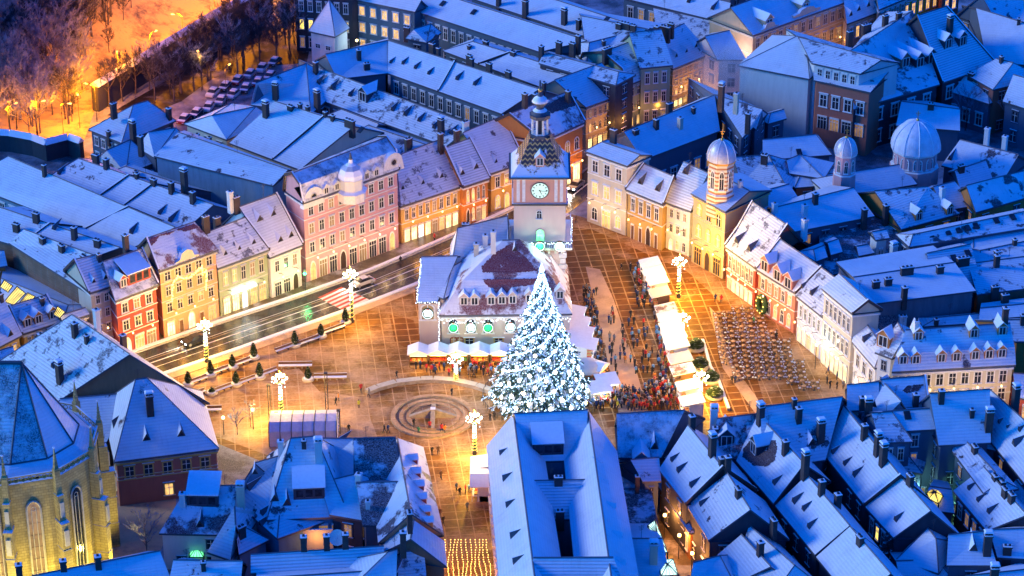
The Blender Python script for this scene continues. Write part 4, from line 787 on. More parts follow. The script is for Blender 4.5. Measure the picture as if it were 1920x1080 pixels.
# red and white crossing
A, B_, C_, D_ = W(596,558,0), W(640,538,0), W(692,562,0), W(645,583,0)
b = MB()
for i in range(12):
    k0, k1 = i/12, (i+1)/12
    q = [A.lerp(D_, k0), A.lerp(D_, k1), B_.lerp(C_, k1), B_.lerp(C_, k0)]
    b.poly([V(p.x, p.y, .036) for p in q], 'redpaint' if i % 2 == 0 else 'roadpaint')
tag(b.build('pedestrian_crossing', fix=True), kind='structure')
# trodden snow lane through the right side of the square, and the market street
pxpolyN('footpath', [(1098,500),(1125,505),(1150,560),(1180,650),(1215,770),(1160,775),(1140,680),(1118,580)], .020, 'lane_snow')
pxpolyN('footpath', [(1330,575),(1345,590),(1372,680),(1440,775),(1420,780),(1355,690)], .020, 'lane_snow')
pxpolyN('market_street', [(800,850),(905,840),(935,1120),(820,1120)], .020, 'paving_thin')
pxpolyN('churchyard', [(170,880),(330,900),(330,960),(290,1060),(150,1100)], .012, 'snowbank')
# yards that are swept dark between the roof rows
pxpolyN('yard', [(1235,925),(1290,1000),(1310,1060),(1250,1060),(1190,960)], .012, 'sidewalk')
pxpolyN('yard', [(1700,890),(1800,880),(1830,960),(1760,990),(1690,950)], .012, 'sidewalk')
# ---------------- hill behind the old town wall -----------------
FOOT = [W(-260, 300), W(0, 285), W(150, 283), W(186, 196), W(300, 128), W(420, 55), W(515, 4), W(600, -60), W(700, -140)]
def beyond(p):
    best = 1e9; sg = 1
    for i in range(len(FOOT)-1):
        a, c = FOOT[i], FOOT[i+1]; d = c-a; l = d.length; k = max(0, min(1, (p-a).dot(d)/(l*l))); q = a+d*k; dd = (p-q).length
        if dd < best: best = dd; sg = 1 if d.cross(p-a).z > 0 else -1
    return best*sg
def hill_z(x, y):
    s = beyond(V(x, y, 0)); k = max(0, s-13)
    return (-.6 if s < -1 else .03)+(k*.52 if k < 25 else 13+(k-25)*.62) + (math.sin(x*.11)*math.cos(y*.09)*1.2+math.sin(x*.31+y*.2)*.45)*min(1, k/12)
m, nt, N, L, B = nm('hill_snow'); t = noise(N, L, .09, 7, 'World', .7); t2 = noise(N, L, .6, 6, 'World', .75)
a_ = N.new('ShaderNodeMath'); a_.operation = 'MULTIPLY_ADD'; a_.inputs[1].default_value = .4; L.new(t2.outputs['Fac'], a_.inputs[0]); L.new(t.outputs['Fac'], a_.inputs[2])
r = ramp(N, L, a_.outputs[0], [(.55, (.10, .07, .05)), (.72, (.60, .40, .13))]); L.new(r.outputs['Color'], B.inputs['Base Color']); bump(N, L, a_.outputs[0], B, .8, .6); B.inputs['Roughness'].default_value = .8; MATS['hill_snow'] = m  # orange glow of the sodium lamps put into the hill snow colour
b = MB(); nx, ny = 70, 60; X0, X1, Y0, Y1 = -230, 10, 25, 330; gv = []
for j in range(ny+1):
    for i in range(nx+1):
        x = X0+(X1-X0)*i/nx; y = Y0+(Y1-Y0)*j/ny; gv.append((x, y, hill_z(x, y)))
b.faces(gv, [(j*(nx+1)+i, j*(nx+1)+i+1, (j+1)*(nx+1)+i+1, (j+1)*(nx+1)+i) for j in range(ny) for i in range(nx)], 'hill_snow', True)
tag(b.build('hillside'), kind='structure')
# the town wall
def townwall(label, pts, hh, th, mat):
    b = MB(); rt = root('town_wall', label, 'wall', W(*pts[0]))
    s = MB()
    for i in range(len(pts)-1):
        a, c = W(*pts[i]), W(*pts[i+1]); d = (c-a).normalized(); n = V(-d.y, d.x, 0)
        b.obox(a-V(0, 0, .5), c-a, n*th, V(0, 0, hh+.5), mat)
        r0, r1 = a+n*th/2+V(0, 0, hh+1.1), c+n*th/2+V(0, 0, hh+1.1); e0, e1 = a-n*.4+V(0, 0, hh+.05), c-n*.4+V(0, 0, hh+.05); f0, f1 = a+n*(th+.4)+V(0, 0, hh+.05), c+n*(th+.4)+V(0, 0, hh+.05)
        s.poly([e0, e1, r1, r0], 'snowcap'); s.poly([f1, f0, r0, r1], 'snowcap'); s.poly([f0, e0, r0], 'snowcap'); s.poly([e1, f1, r1], 'snowcap')
        for k in range(int((c-a).length/3)):
            q = a+d*(k*3+1.5); b.obox(q-n*.02+V(0, 0, hh*.62)-d*.15, d*.3, n*.1-n*.06, V(0, 0, .7), 'iron')
    b.build('wall', rt, fix=True); s.build('coping', rt)
townwall('long old town wall with snowy coping climbing past the orange-lit road', [(186,210),(300,140),(420,66),(513,22)], 5.5, 1.6, 'dark')
townwall('low dark boundary wall bending round the foot of the wooded hill', [(-40,282),(20,285),(62,293),(88,303),(130,292),(152,300)], 3.6, 1.0, 'dark')
pavemat('scrub', (.03, .025, .025), .52, .75, (.03, .025, .025), patch=.2, snowc=(.35, .36, .42))
pxpolyN('scrub_ground', [(200,216),(300,158),(420,88),(515,38),(590,50),(575,118),(520,122),(450,140),(400,146),(340,190),(260,222)], .02, 'scrub')
def zpx(p, py):
    lo, hi = -5, 90
    for _ in range(40):
        m = (lo+hi)/2
        if prj(V(p.x, p.y, m))[1] > py: lo = m
        else: hi = m
    return lo
def wing(main, sub, nm_='wing'):
    o = sub['rt']; o.parent = main['rt']; o.location = o.location-main['rt'].location; o.name = nm_
    for k in ('label', 'category'):
        if k in o: del o[k]
# ---------------- council house -----------------
plaster('council', (.60, .50, .44), .2)
CH = h('old council house with a half-bare red mansard roof and wreath-hung windows, standing in the square', (823,591,1073,588), (942,451,975,450), hb(823,657,591), 1.05, 'council', 'redpatch', f=(1,'-'), hip=True, brk=(.36,.50), auto=0, name='council_house', cat='town hall', trim='whitetrim', cor=True,
       do=[(870,572,'box','council'),(890,572,'box','council'),(921,571,'box','council'),(941,570,'box','council'),(961,569,'box','council'),(993,567,'box','council'),(1050,560,'box','council'),(965,471)], ch=[(910,462,'w4'),(925,455,'w4'),(893,478,'c4')])
w1 = h('x', (781,566,820,566), (790,482,858,480), hb(783,648,566), .5, 'council', 'snowfull', auto=0, hip=False, f=(1,['-','-','-'])); wing(CH, w1)
w2 = h('x', (840,545,960,545), (858,428,952,405), 7.5, 1.0, 'council', 'snowfull', auto=0, hip=True, ch=[(873,432,'b2')]); wing(CH, w2)
w3 = h('x', (832,560,858,545), (848,500,866,490), 9, .8, 'council', 'snow', auto=0); wing(CH, w3)
plain('wreath', (.03, .09, .03), .8); emit('glow_white', (.85, .92, 1), 2.2); emit('glow_green', (.01, 1, .10), 2); emit('glow_warm', (1, .62, .22), 3.5); emit('bulb', (.7, .86, 1), 2.6); emit('bulb_warm', (1, .55, .12), 3)
for k in ('bulb', 'bulb_warm'): MATS[k].cycles.emission_sampling = 'NONE'
def wreath_mesh(glow):
    b = MB(); n = 20; R = .95
    b.tube([(R*math.cos(2*math.pi*i/n), -.25, R*math.sin(2*math.pi*i/n)*1.05) for i in range(n+1)], .2, 'wreath', 6)
    for i in range(26):
        a = 2*math.pi*i/26; b.box((R*math.cos(a), -.45, R*math.sin(a)), (.09, .09, .09), 'bulb')
    b.box((0, -.42, R), (.5, .15, .28), 'redpaint')
    b.poly([(-.62, -.05, -.75), (.62, -.05, -.75), (.62, -.05, .5), (.3, -.05, .75), (-.3, -.05, .75), (-.62, -.05, .5)], glow)
    return b.mesh('wreath')
WR = {g_: wreath_mesh(g_) for g_ in ('glow_white', 'glow_green', 'glow_warm')}
def on_wall(Hh, px, py, A='e0', B='e1'):
    a, c = Hh[A], Hh[B]; t = (c-a); t.z = 0; t.normalize(); n = V(t.y, -t.x, 0); 
    if n.dot(Hh['ctr']-a) > 0: n = -n
    d = ray(px, py); k = (a-CAM).dot(n)/d.dot(n); return CAM+d*k, n, math.atan2(n.x, -n.y)
for x, y, g_ in ((850,612,'glow_green'), (883,612,'glow_white'), (915,612,'glow_green'), (957,611,'glow_white')):
    q, n, rz = on_wall(CH, x, y); inst('arched_window', unit(('arch', 'pane', 'whitetrim')), CH['rt'], q-V(0, 0, 1.2)-CH['rt'].location, rz, (1.5, 1, 2.6))
    o = inst('wreath', WR[g_], None, q+n*.15, rz, (.82, 1, .9)); tag(o, {850: 'green-glowing wreath on the leftmost front window of the council house', 883: 'white-glowing wreath between the two green ones on the council house', 915: 'green-glowing wreath above the third market hut on the council house', 957: 'white-glowing wreath nearest the Christmas tree on the council house'}[x], 'wreath', 'lit wreaths on the council house windows')
for x in (880, 935): q, n, rz = on_wall(CH, x, 640); inst('window', unit(('win', 'pane', 'yellow')), CH['rt'], q-V(0, 0, .5)-CH['rt'].location, rz, (1.3, 1, 1.1))
for x in (851, 862): q, n, rz = on_wall(CH, x, 637); inst('round_window', unit(('arch', 'pane_dim', 'redwood')), CH['rt'], q-V(0, 0, .7)-CH['rt'].location, rz, (1.0, 1, 1.2))
q, n, rz = on_wall(w1, 802, 586); inst('arched_window', unit(('arch', 'pane_dim', 'whitetrim')), w1['rt'], q-V(0, 0, 1.3)-w1['rt'].location-CH['rt'].location, rz, (2.0, 1, 2.8))
tag(inst('wreath', WR['glow_white'], None, q+n*.15, rz, (.9, 1, .9)), 'white-glowing wreath on the narrow west wing of the council house', 'wreath', 'lit wreaths on the council house windows')
def lights_along(name, pts, parent_label, per=.45, s=.12, jig=.12, drop=0, mat='bulb', parent=None, cat='light string'):
    b = MB(); r_ = random.Random(len(pts)*7+int(pts[0][0]))
    for i in range(len(pts)-1):
        a, c = Vector(pts[i]), Vector(pts[i+1]); n = int((c-a).length/per)
        for k in range(n):
            p = a.lerp(c, k/n)+V(r_.uniform(-jig, jig), r_.uniform(-jig, jig), r_.uniform(-jig, jig)-(r_.random()*drop)); b.box(p, (s, s, s), mat)
    b.tube(pts, .02, 'iron', 3)
    o = b.build(name, parent); 
    if not parent: tag(o, parent_label, cat)
    return o
lights_along('light_string', [CH['E0']+V(0, -.5, -.5), CH['E1']+V(0, -.5, -.5)], 'row of white icicle lights under the front eave of the council house', per=.3, drop=.8)
for a, c, l_ in ((w1['E0'], w1['R0'], 'white lights running up the left verge of the west wing'), (w1['E1']+V(.2,-.3,0), V(w1['E1'].x+.2, w1['E1'].y-.3, .5), 'white lights down the corner between west wing and main front'), (w1['E0']+V(-.2,-.3,0), w1['E1']+V(.2, -.3, 0), 'white lights along the west wing eave')):
    lights_along('light_string', [a, c], l_, per=.35)
# ---------------- clock tower -----------------
TB = W(1011, 590, 0); hw = 4.55; ax = V(TB.x, TB.y+hw, 0)
zf = lambda y: zpx(TB, y); za = lambda y: zpx(ax, y)
T = root('clock_tower', 'tall clock tower with patterned tile roof, lantern and golden ball, rising behind the council house', 'tower', ax)
plaster('tower_upper', (.70, .36, .26), .1); plaster('tower_low', (.70, .54, .46), .15)
zg, zb, ze = zf(463), zf(383), zf(331)
b = MB(); b.box((ax.x, ax.y, zg/2), (2*hw-.3, 2*hw-.3, zg), 'tower_low'); b.box((ax.x, ax.y, (zg+zb)/2), (2*hw-.2, 2*hw-.2, zb-zg), 'tower_low')
for sx in (-1, 1):
    for k in range(12):
        b.box((ax.x+sx*(hw-.5), ax.y-hw+.05, k*zg/12+.6), (.9 if k % 2 else 1.3, .3, zg/12*.8), 'whitetrim'); b.box((ax.x+sx*(hw-.1), ax.y-hw+.6, k*zg/12+.6), (.16, .9 if k % 2 else 1.3, zg/12*.8), 'whitetrim')
b.build('wall', T)
b = MB(); b.box((ax.x, ax.y, (zb+ze)/2), (2*hw, 2*hw, ze-zb), 'tower_upper'); b.box((ax.x, ax.y, zb), (2*hw+.5, 2*hw+.5, .35), 'iron', top='snowcap')
for sx in (-1, 1):
    for kx in (3.7, 2.75): b.box((ax.x+sx*kx, ax.y-hw-.03, (zb+ze)/2), (.55, .1, ze-zb-1), 'whitetrim')
b.box((ax.x, ax.y, ze-.2), (2*hw+.7, 2*hw+.7, .5), 'whitetrim'); b.build('clock_storey', T)
# gallery
b = MB(); b.box((ax.x, ax.y, zg+.1), (2*hw+2.2, 2*hw+2.2, .4), 'stonetrim', top='snowcap')
for k in range(8): b.box((ax.x-hw+.7+k*(2*hw-1.4)/7, ax.y-hw-.5, zg-.45), (.35, 1.0, .7), 'stonetrim')
b.build('gallery', T)
b = MB(); o_ = hw+1.0
for i in range(31):
    k = -o_+2*o_*i/30
    for p in ((k, -o_), (o_, k), (-o_, k)): b.box((ax.x+p[0], ax.y+p[1], zg+.85), (.1, .1, 1.1), 'iron')
for (x0, y0, dx, dy) in ((0, -o_, 2*o_, .14), (o_, 0, .14, 2*o_), (-o_, 0, .14, 2*o_)): b.box((ax.x+x0, ax.y+y0, zg+1.45), (dx, dy, .14), 'iron', top='snowcap')
b.build('balustrade', T)
# clock faces
m, nt, N, L, B = nm('clockface'); B.inputs['Base Color'].default_value = (.6, .8, .7, 1); B.inputs['Emission Color'].default_value = (.6, 1, .75, 1); B.inputs['Emission Strength'].default_value = .3; MATS['clockface'] = m
zc = zf(357)
def clock():
    b = MB(); n = 32; b.poly([(1.45*math.cos(2*math.pi*i/n), -.12, 1.45*math.sin(2*math.pi*i/n)) for i in range(n)], 'clockface')
    b.tube([(1.5*math.cos(2*math.pi*i/n), -.1, 1.5*math.sin(2*math.pi*i/n)) for i in range(n+1)], .08, 'iron', 5)
    for i in range(12):
        a = 2*math.pi*i/12; d = V(math.sin(a), 0, math.cos(a)); s = V(d.z, 0, -d.x); w_ = .07 if i % 3 else .12
        b.poly([d*1.0+s*w_+V(0, -.15, 0), d*1.3+s*w_+V(0, -.15, 0), d*1.3-s*w_+V(0, -.15, 0), d*1.0-s*w_+V(0, -.15, 0)], 'iron')
    for a, l, w_ in ((math.radians(155), .8, .09), (math.radians(97), 1.15, .06)):
        d = V(math.sin(a), 0, math.cos(a)); s = V(d.z, 0, -d.x); b.poly([-d*.2+s*w_+V(0, -.18, 0), d*l+s*w_*.4+V(0, -.18, 0), d*l-s*w_*.4+V(0, -.18, 0), -d*.2-s*w_+V(0, -.18, 0)], 'iron')
    return b.mesh('clock_face')
cm = clock()
inst('clock_face', cm, T, (0, -hw, zc)); inst('clock_face', cm, T, (hw, 0, zc), math.pi/2); inst('clock_face', cm, T, (-hw, 0, zc), -math.pi/2)
inst('arched_window', unit(('arch', 'pane', 'whitetrim')), T, (-.1, -hw+.1, zf(410)), 0, (.8, 1, 1.5))
inst('arched_window', unit(('arch', 'pane_green', 'stonetrim')), T, (.1, -hw+.1, zf(452)), 0, (1.3, 1, 2.2))
# roof: flared pyramid with zigzag tiles
m, nt, N, L, B = nm('zigzag'); g_ = N.new('ShaderNodeTexCoord'); s = N.new('ShaderNodeSeparateXYZ'); L.new(g_.outputs['UV'], s.inputs[0])
tri = N.new('ShaderNodeMath'); tri.operation = 'PINGPONG'; tri.inputs[1].default_value = .42; L.new(s.outputs[0], tri.inputs[0])
ad = N.new('ShaderNodeMath'); ad.operation = 'ADD'; L.new(tri.outputs[0], ad.inputs[0]); L.new(s.outputs[1], ad.inputs[1])
md = N.new('ShaderNodeMath'); md.operation = 'FRACT'; ml = N.new('ShaderNodeMath'); ml.operation = 'MULTIPLY'; ml.inputs[1].default_value = 1.15; L.new(ad.outputs[0], ml.inputs[0]); L.new(ml.outputs[0], md.inputs[0])
gt = N.new('ShaderNodeMath'); gt.operation = 'GREATER_THAN'; gt.inputs[1].default_value = .68; L.new(md.outputs[0], gt.inputs[0])
c1 = mixc(N, L, gt.outputs[0], (.05, .04, .05), (.62, .42, .12)); t = noise(N, L, .55, 6, 'World', .7)
sz = N.new('ShaderNodeMapRange'); sz.inputs[1].default_value = 0; sz.inputs[2].default_value = 3.4; sz.inputs[3].default_value = .32; sz.inputs[4].default_value = 0; L.new(s.outputs[1], sz.inputs[0])
aa = N.new('ShaderNodeMath'); aa.operation = 'ADD'; L.new(t.outputs['Fac'], aa.inputs[0]); L.new(sz.outputs[0], aa.inputs[1])
fr_ = ramp(N, L, aa.outputs[0], [(.60, (0, 0, 0)), (.66, (1, 1, 1))]).outputs['Color']; L.new(mixc(N, L, fr_, c1, (.8, .82, .88)), B.inputs['Base Color']); B.inputs['Roughness'].default_value = .5; MATS['zigzag'] = m
zr_ = lambda y, r: zpx(V(ax.x, ax.y-r, 0), y)
prof = [(4.95, ze), (4.05, zr_(317, 4.05)), (3.4, zr_(304, 3.4)), (2.75, zr_(289, 2.75)), (2.15, zr_(273, 2.15)), (1.7, zr_(259, 1.7))]
b = MB(); acc = 0
for i in range(len(prof)-1):
    r0, z0 = prof[i]; r1, z1 = prof[i+1]; L_ = math.hypot(r0-r1, z1-z0)
    for q in range(4):
        a = q*math.pi/2; c_, s_ = math.cos(a), math.sin(a); R_ = lambda x, y: (ax.x+x*c_-y*s_, ax.y+x*s_+y*c_)
        b.poly([(*R_(-r0, -r0), z0), (*R_(r0, -r0), z0), (*R_(r1, -r1), z1), (*R_(-r1, -r1), z1)], 'zigzag', [(-r0, acc), (r0, acc), (r1, acc+L_), (-r1, acc+L_)])
    acc += L_
b.box((ax.x, ax.y, ze-.12), (2*hw+1.5, 2*hw+1.5, .2), 'trim')
b.build('roof', T)
inst('dormer', dormer_mesh('box', 1.2, 'tower_upper'), T, (0, -hw+.3, zf(312)))
for sx in (-1, 1):   # four corner turrets' little pinnacles
    pass
# lantern
zl0, zl1 = prof[-1][1]-.1, za(212); rl = 1.35; b = MB()
b.lathe((ax.x, ax.y, 0), [(rl+.6, zl0-.3), (rl+.6, zl0+.3), (rl+.2, zl0+.35)], 'trim', 8, False, math.pi/8, capmat='snowcap')
for i in range(8):
    a = math.pi/8+i*math.pi/4; b.box((ax.x+rl*math.cos(a), ax.y+rl*math.sin(a), (zl0+zl1)/2), (.28, .28, zl1-zl0), 'whitetrim', a)
b.lathe((ax.x, ax.y, 0), [(.75, zl0), (.75, zl1)], 'dark', 8, False, math.pi/8)
b.lathe((ax.x, ax.y, 0), [(rl+.5, zl1-.7), (rl+.55, zl1-.1), (rl+.1, zl1)], 'trim', 8, False, math.pi/8, capmat='snowcap'); b.build('lantern', T)
b = MB(); z = zl1; b.lathe((ax.x, ax.y, z), [(rl+.3, 0), (rl-.1, .5), (.7, .9), (.55, 1.3), (.95, 1.6), (1.45, 2.2), (1.15, 2.7), (.5, 3.2), (.26, 4.0), (.14, 6.0)], ['trim', 'snowcap', 'trim', 'trim', 'trim', 'snowcap', 'snowcap', 'trim', 'trim'], 12)
b.build('onion_spire', T)
plain('gold', (.8, .45, .12), .3, .8); b = MB(); zt = za(169); b.lathe((ax.x, ax.y, zt), [(.01, -.35), (.3, -.2), (.38, 0), (.3, .25), (.05, .4)], 'gold', 10); b.tube([(ax.x, ax.y, zl1+5.5), (ax.x, ax.y, zt-.3)], .1, 'iron'); b.tube([(ax.x, ax.y, zt+.3), (ax.x, ax.y, za(155))], .06, 'iron'); b.build('finial', T)
for dx, g_, l_ in ((-3.5, 'glow_white', 'left round white-lit wreath on the clock tower gallery'), (0, 'glow_green', 'green-lit star wreath in the middle of the clock tower gallery'), (3.4, 'glow_white', 'right round white-lit wreath on the clock tower gallery')):
    tag(inst('wreath', WR[g_], None, (ax.x+dx, ax.y-hw-1.2, zg+.9), 0, (.85, 1, .85)), l_, 'wreath')
lights_along('light_string', [(ax.x-o_, ax.y-o_-.1, zg+1.2), (ax.x+o_, ax.y-o_-.1, zg+1.2), (ax.x+o_+.1, ax.y+o_, zg+1.2)], 'cyan-white fairy lights along the clock tower gallery rail', per=.3)
lights_along('light_string', [(ax.x+hw+.2, ax.y-hw, zf(530)), (ax.x+hw+1.2, ax.y-hw-1, zf(575))], 'vertical light string hanging down the right side of the clock tower', per=.25)
# ---------------- church (great gothic choir at the left edge) -----------------
CC = W(36, 832, 20); cx, cy = CC.x, CC.y; R = 11.3; ZW = 20.0
K = root('gothic_church', 'floodlit yellow gothic church choir with pinnacled buttresses and a huge steep roof', 'church', (cx, cy, 0))
ang = [-90, -54, -18, 18, 54, 90]; corner = [V(cx-26, cy-R, 0)]+[V(cx+R*math.cos(math.radians(a)), cy+R*math.sin(math.radians(a)), 0) for a in ang]+[V(cx-26, cy+R, 0)]
b = MB()
for i in range(len(corner)-1):
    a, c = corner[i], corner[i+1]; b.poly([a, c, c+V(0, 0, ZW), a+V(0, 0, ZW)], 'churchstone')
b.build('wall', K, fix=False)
zr = zpx(V(cx+1.5, cy, 0), 681); rk0, rk1 = V(cx-26, cy, zr), V(cx+1.5, cy, zr)
b = MB(); eo = 0.96
ev = [V(cx+(p.x-cx)*eo if p.x > cx-25 else p.x, cy+(p.y-cy)*eo, ZW+.3) for p in corner]
mid = [V(p.x+( (rk1.x if p.x > cx-25 else p.x)-p.x)*.22, p.y+(cy-p.y)*.22, ZW+.3+(zr-ZW)*.10) for p in ev]
def rq(pts, m_='snowtile'):
    u = (pts[1]-pts[0]).normalized(); b.poly(pts, m_, [((p-pts[0]).dot(u), ((p-pts[0])-u*(p-pts[0]).dot(u)).length) for p in pts])
roofmat('church_tile', (.10, .10, .11), .44, .60, scale=.5, rib=.2, sprinkle=.85)
for i in range(len(ev)-1):
    rq([ev[i], ev[i+1], mid[i+1], mid[i]], 'snowfull')
    if i == 0: rq([mid[0], mid[1], rk1, rk0], 'church_tile')
    elif i == len(ev)-2: rq([mid[i], mid[i+1], rk0, rk1], 'snow')
    else: rq([mid[i], mid[i+1], rk1], 'church_tile' if i < 2 else 'snowfull' if i < 4 else 'snow')
b.build('roof', K)
b = MB(); b.tube([rk0+V(0, 0, .1), rk1+V(0, 0, .1)], .3, 'trim', 6)
for i in range(1, len(mid)-1): b.tube([mid[i]+V(0, 0, .1), rk1+V(0, 0, .1)], .14, 'trim', 4)
for i in range(len(mid)-1): b.tube([mid[i], mid[i+1]], .16, 'trim', 4)
b.build('ridge_capping', K)
def segs():
    out = []
    for i in range(len(corner)-1):
        a, c = corner[i], corner[i+1]; d = c-a; n = V(d.y, -d.x, 0).normalized(); out.append((a, c, d.normalized(), n, d.length))
    return out
b = MB()
for a, c, d, n, l in segs():
    k = int(l/.9); b.obox(a+V(0, 0, ZW-.25)-n*.2, d*l, n*.55, V(0, 0, .3), 'churchstone', top='snowcap'); b.obox(a+V(0, 0, ZW+1.0)+n*.05, d*l, n*.25, V(0, 0, .2), 'churchstone', top='snowcap')
    for j in range(k):
        p = a+d*(l*(j+.5)/k)+n*.17; b.tube([p+d*(.34*math.cos(t))+V(0, 0, ZW+.52+.34*math.sin(t)) for t in [math.pi*2*q/8 for q in range(9)]], .07, 'churchstone', 4)
b.build('balustrade', K)
def buttress(p, n):
    b = MB(); d = V(-n.y, n.x, 0)
    b.obox(p-d*.6-V(0, 0, .3), d*1.2, n*2.0, V(0, 0, 13.3), 'churchstone', top='snowcap'); b.obox(p-d*.5, d*1.0, n*1.3, V(0, 0, 17.5), 'churchstone', top='snowcap'); b.obox(p-d*.42, d*.84, n*.9, V(0, 0, ZW+1.4), 'churchstone')
    for z in (4, 8.5, 13): b.obox(p-d*.68+V(0, 0, z), d*1.36, n*2.1, V(0, 0, .25), 'churchstone', top='snowcap')
    b.obox(p+n*1.9-d*.35+V(0, 0, 9.5), d*.7, n*.35, V(0, 0, 2.6), 'stonetrim'); b.obox(p+n*1.2-d*.3+V(0, 0, 14), d*.6, n*.3, V(0, 0, 2.4), 'stonetrim')
    c = p+n*.45; b.lathe((c.x, c.y, ZW+1.4), [(.55, 0), (.6, .2), (.42, .3), (.05, 3.6)], 'churchstone', 4, False, math.pi/4+math.atan2(n.y, n.x), capmat='churchstone')
    for z in (1.0, 1.8, 2.5): b.lathe((c.x, c.y, ZW+1.4+z), [(.12, -.1), (.52-z*.12, 0), (.1, .14)], 'churchstone', 4, False, math.atan2(n.y, n.x))
    b.lathe((c.x, c.y, ZW+4.9), [(.05, 0), (.22, .15), (.05, .35)], 'snowcap', 6)
    o = b.build('buttress', K); return o
for i in range(1, len(corner)-1):
    p = corner[i]; n = V(p.x-cx, p.y-cy, 0).normalized() if 1 <= i <= 6 else V(0, -1, 0); buttress(p, n)
for x in (-4.6, -9.2, -13.8): buttress(V(cx+x, cy-R, 0), V(0, -1, 0))
def lancet(a, d, n, l, w_, lit):
    b = MB(); p = a+d*l+n*.06; z0, z1 = 3.0, 15.2; A = [(w_*math.cos(t), z1+w_*1.5*math.sin(t)) for t in [math.pi*i/8 for i in range(9)]]
    b.poly([p+d*x+V(0, 0, z) for x, z in [(-w_, z0), (w_, z0)]+A], 'pane_dim' if lit else 'pane')
    pts = [p+d*x+n*.15+V(0, 0, z) for x, z in [(w_, z0)]+A+[(-w_, z0)]]; b.tube(pts, .17, 'stonetrim', 4)
    for x in ((0,) if w_ < .8 else (-w_*.33, w_*.33)): b.tube([p+d*x+n*.1+V(0, 0, z0), p+d*x+n*.1+V(0, 0, z1)], .07, 'stonetrim', 4)
    for z in range(5, 15, 2): b.tube([p-d*w_+n*.08+V(0, 0, z), p+d*w_+n*.08+V(0, 0, z)], .03, 'iron', 3)
    b.tube([p+n*.12+d*(.35*math.cos(t))+V(0, 0, z1+.2+.35*math.sin(t)) for t in [math.pi*2*q/8 for q in range(9)]], .06, 'stonetrim', 4)
    b.build('lancet_window', K)
for i, (a, c, d, n, l) in enumerate(segs()):
    if i == 0:
        for x in (-2.3, -6.9, -11.5): lancet(c, d, n, x, 1.0, x > -7)
    elif i < 5: lancet(a, d, n, l/2, 1.0, i == 1)
# ---------------- white tower, church towers -----------------
HS['wt'] = h('white square watch tower with tall snowy pyramid roof at the edge of the trees', (578,58,628,69), (616,1,618,0), hb(578,120,58), 2.3, 'white', 'snowfull', hip=True, auto=0, name='watch_tower', cat='tower', f=(2,'--w-'), s1=None)
m, nt, N, L, B = nm('striped'); g_ = N.new('ShaderNodeNewGeometry'); s = N.new('ShaderNodeSeparateXYZ'); L.new(g_.outputs['Position'], s.inputs[0]); ml = N.new('ShaderNodeMath'); ml.operation = 'MULTIPLY'; ml.inputs[1].default_value = 1.25; L.new(s.outputs[2], ml.inputs[0])
fr_ = N.new('ShaderNodeMath'); fr_.operation = 'FRACT'; L.new(ml.outputs[0], fr_.inputs[0]); gt = N.new('ShaderNodeMath'); gt.operation = 'GREATER_THAN'; gt.inputs[1].default_value = .55; L.new(fr_.outputs[0], gt.inputs[0])
L.new(mixc(N, L, gt.outputs[0], (.6, .55, .45), (.35, .14, .07)), B.inputs['Base Color']); MATS['striped'] = m
plain('domemetal', (.55, .55, .60), .45, .3); plain('domesnow', (.72, .68, .74), .6, sc_=.8, var=.15)
def dome(label, px, py, z, r, bodyh, domeh, n, wallm, cross, nm_='bell_tower', nwin=8):
    p = W(px, py, z); rt = root(nm_, label, 'church tower', p); b = MB()
    b.lathe((p.x, p.y, z), [(r*1.12, -4), (r*1.12, .4), (r, .6), (r, bodyh-.5), (r*1.12, bodyh-.4), (r*1.15, bodyh)], [wallm, 'whitetrim', wallm, 'whitetrim', 'gold' if nm_ == 'bell_tower' else 'whitetrim'], n, False, math.pi/n); b.build('wall', rt)
    b = MB(); pr = [(r*1.12*math.cos(t), bodyh+domeh*math.sin(t)) for t in [math.pi/2*i/9 for i in range(9)]]; b.lathe((p.x, p.y, z), pr+[(.12, bodyh+domeh)], ('domemetal' if r < 3 else 'domesnow'), 24)
    for i in range(n):
        a = math.pi/n+2*math.pi*i/n; b.tube([(p.x+q*1.02*math.cos(a), p.y+q*1.02*math.sin(a), z+zz) for q, zz in pr], .07, 'snowcap', 4)
    b.build('dome', rt)
    b = MB(); zt = z+bodyh+domeh; b.lathe((p.x, p.y, zt-.1), [(.25, 0), (.3, .25), (.08, .5)], 'gold', 8); b.box((p.x, p.y, zt+cross/2+.3), (.12, .12, cross), 'gold'); b.box((p.x, p.y, zt+cross*.72+.3), (cross*.5, .12, .12), 'gold'); b.box((p.x, p.y, zt+cross*.5+.3), (cross*.3, .1, .1), 'gold'); b.build('cross', rt)
    for i in range(nwin):
        a = 2*math.pi*i/nwin-math.pi/2; rr_ = r*math.cos(math.pi/n)
        inst('arched_window', unit(('arch', 'pane', 'whitetrim')), rt, (rr_*math.cos(a), rr_*math.sin(a), bodyh*.24), a+math.pi/2, (r*.32, 1, bodyh*.5))
dome('octagonal striped bell tower with metal dome and cross above the church front', 1350, 362, 15, 2.35, 6.8, 3.6, 8, 'striped', 1.8)
dome('small round church dome with slim windows and a cross, left of the great dome', 1583, 328, 12.5, 1.9, 4.6, 2.9, 8, 'pink', 1.6, 'dome_turret')
dome('great ribbed church dome with cross on a windowed drum at the upper right', 1714, 312, 10, 4.1, 4.0, 5.4, 10, 'pink', 1.6, 'dome_drum', 10)
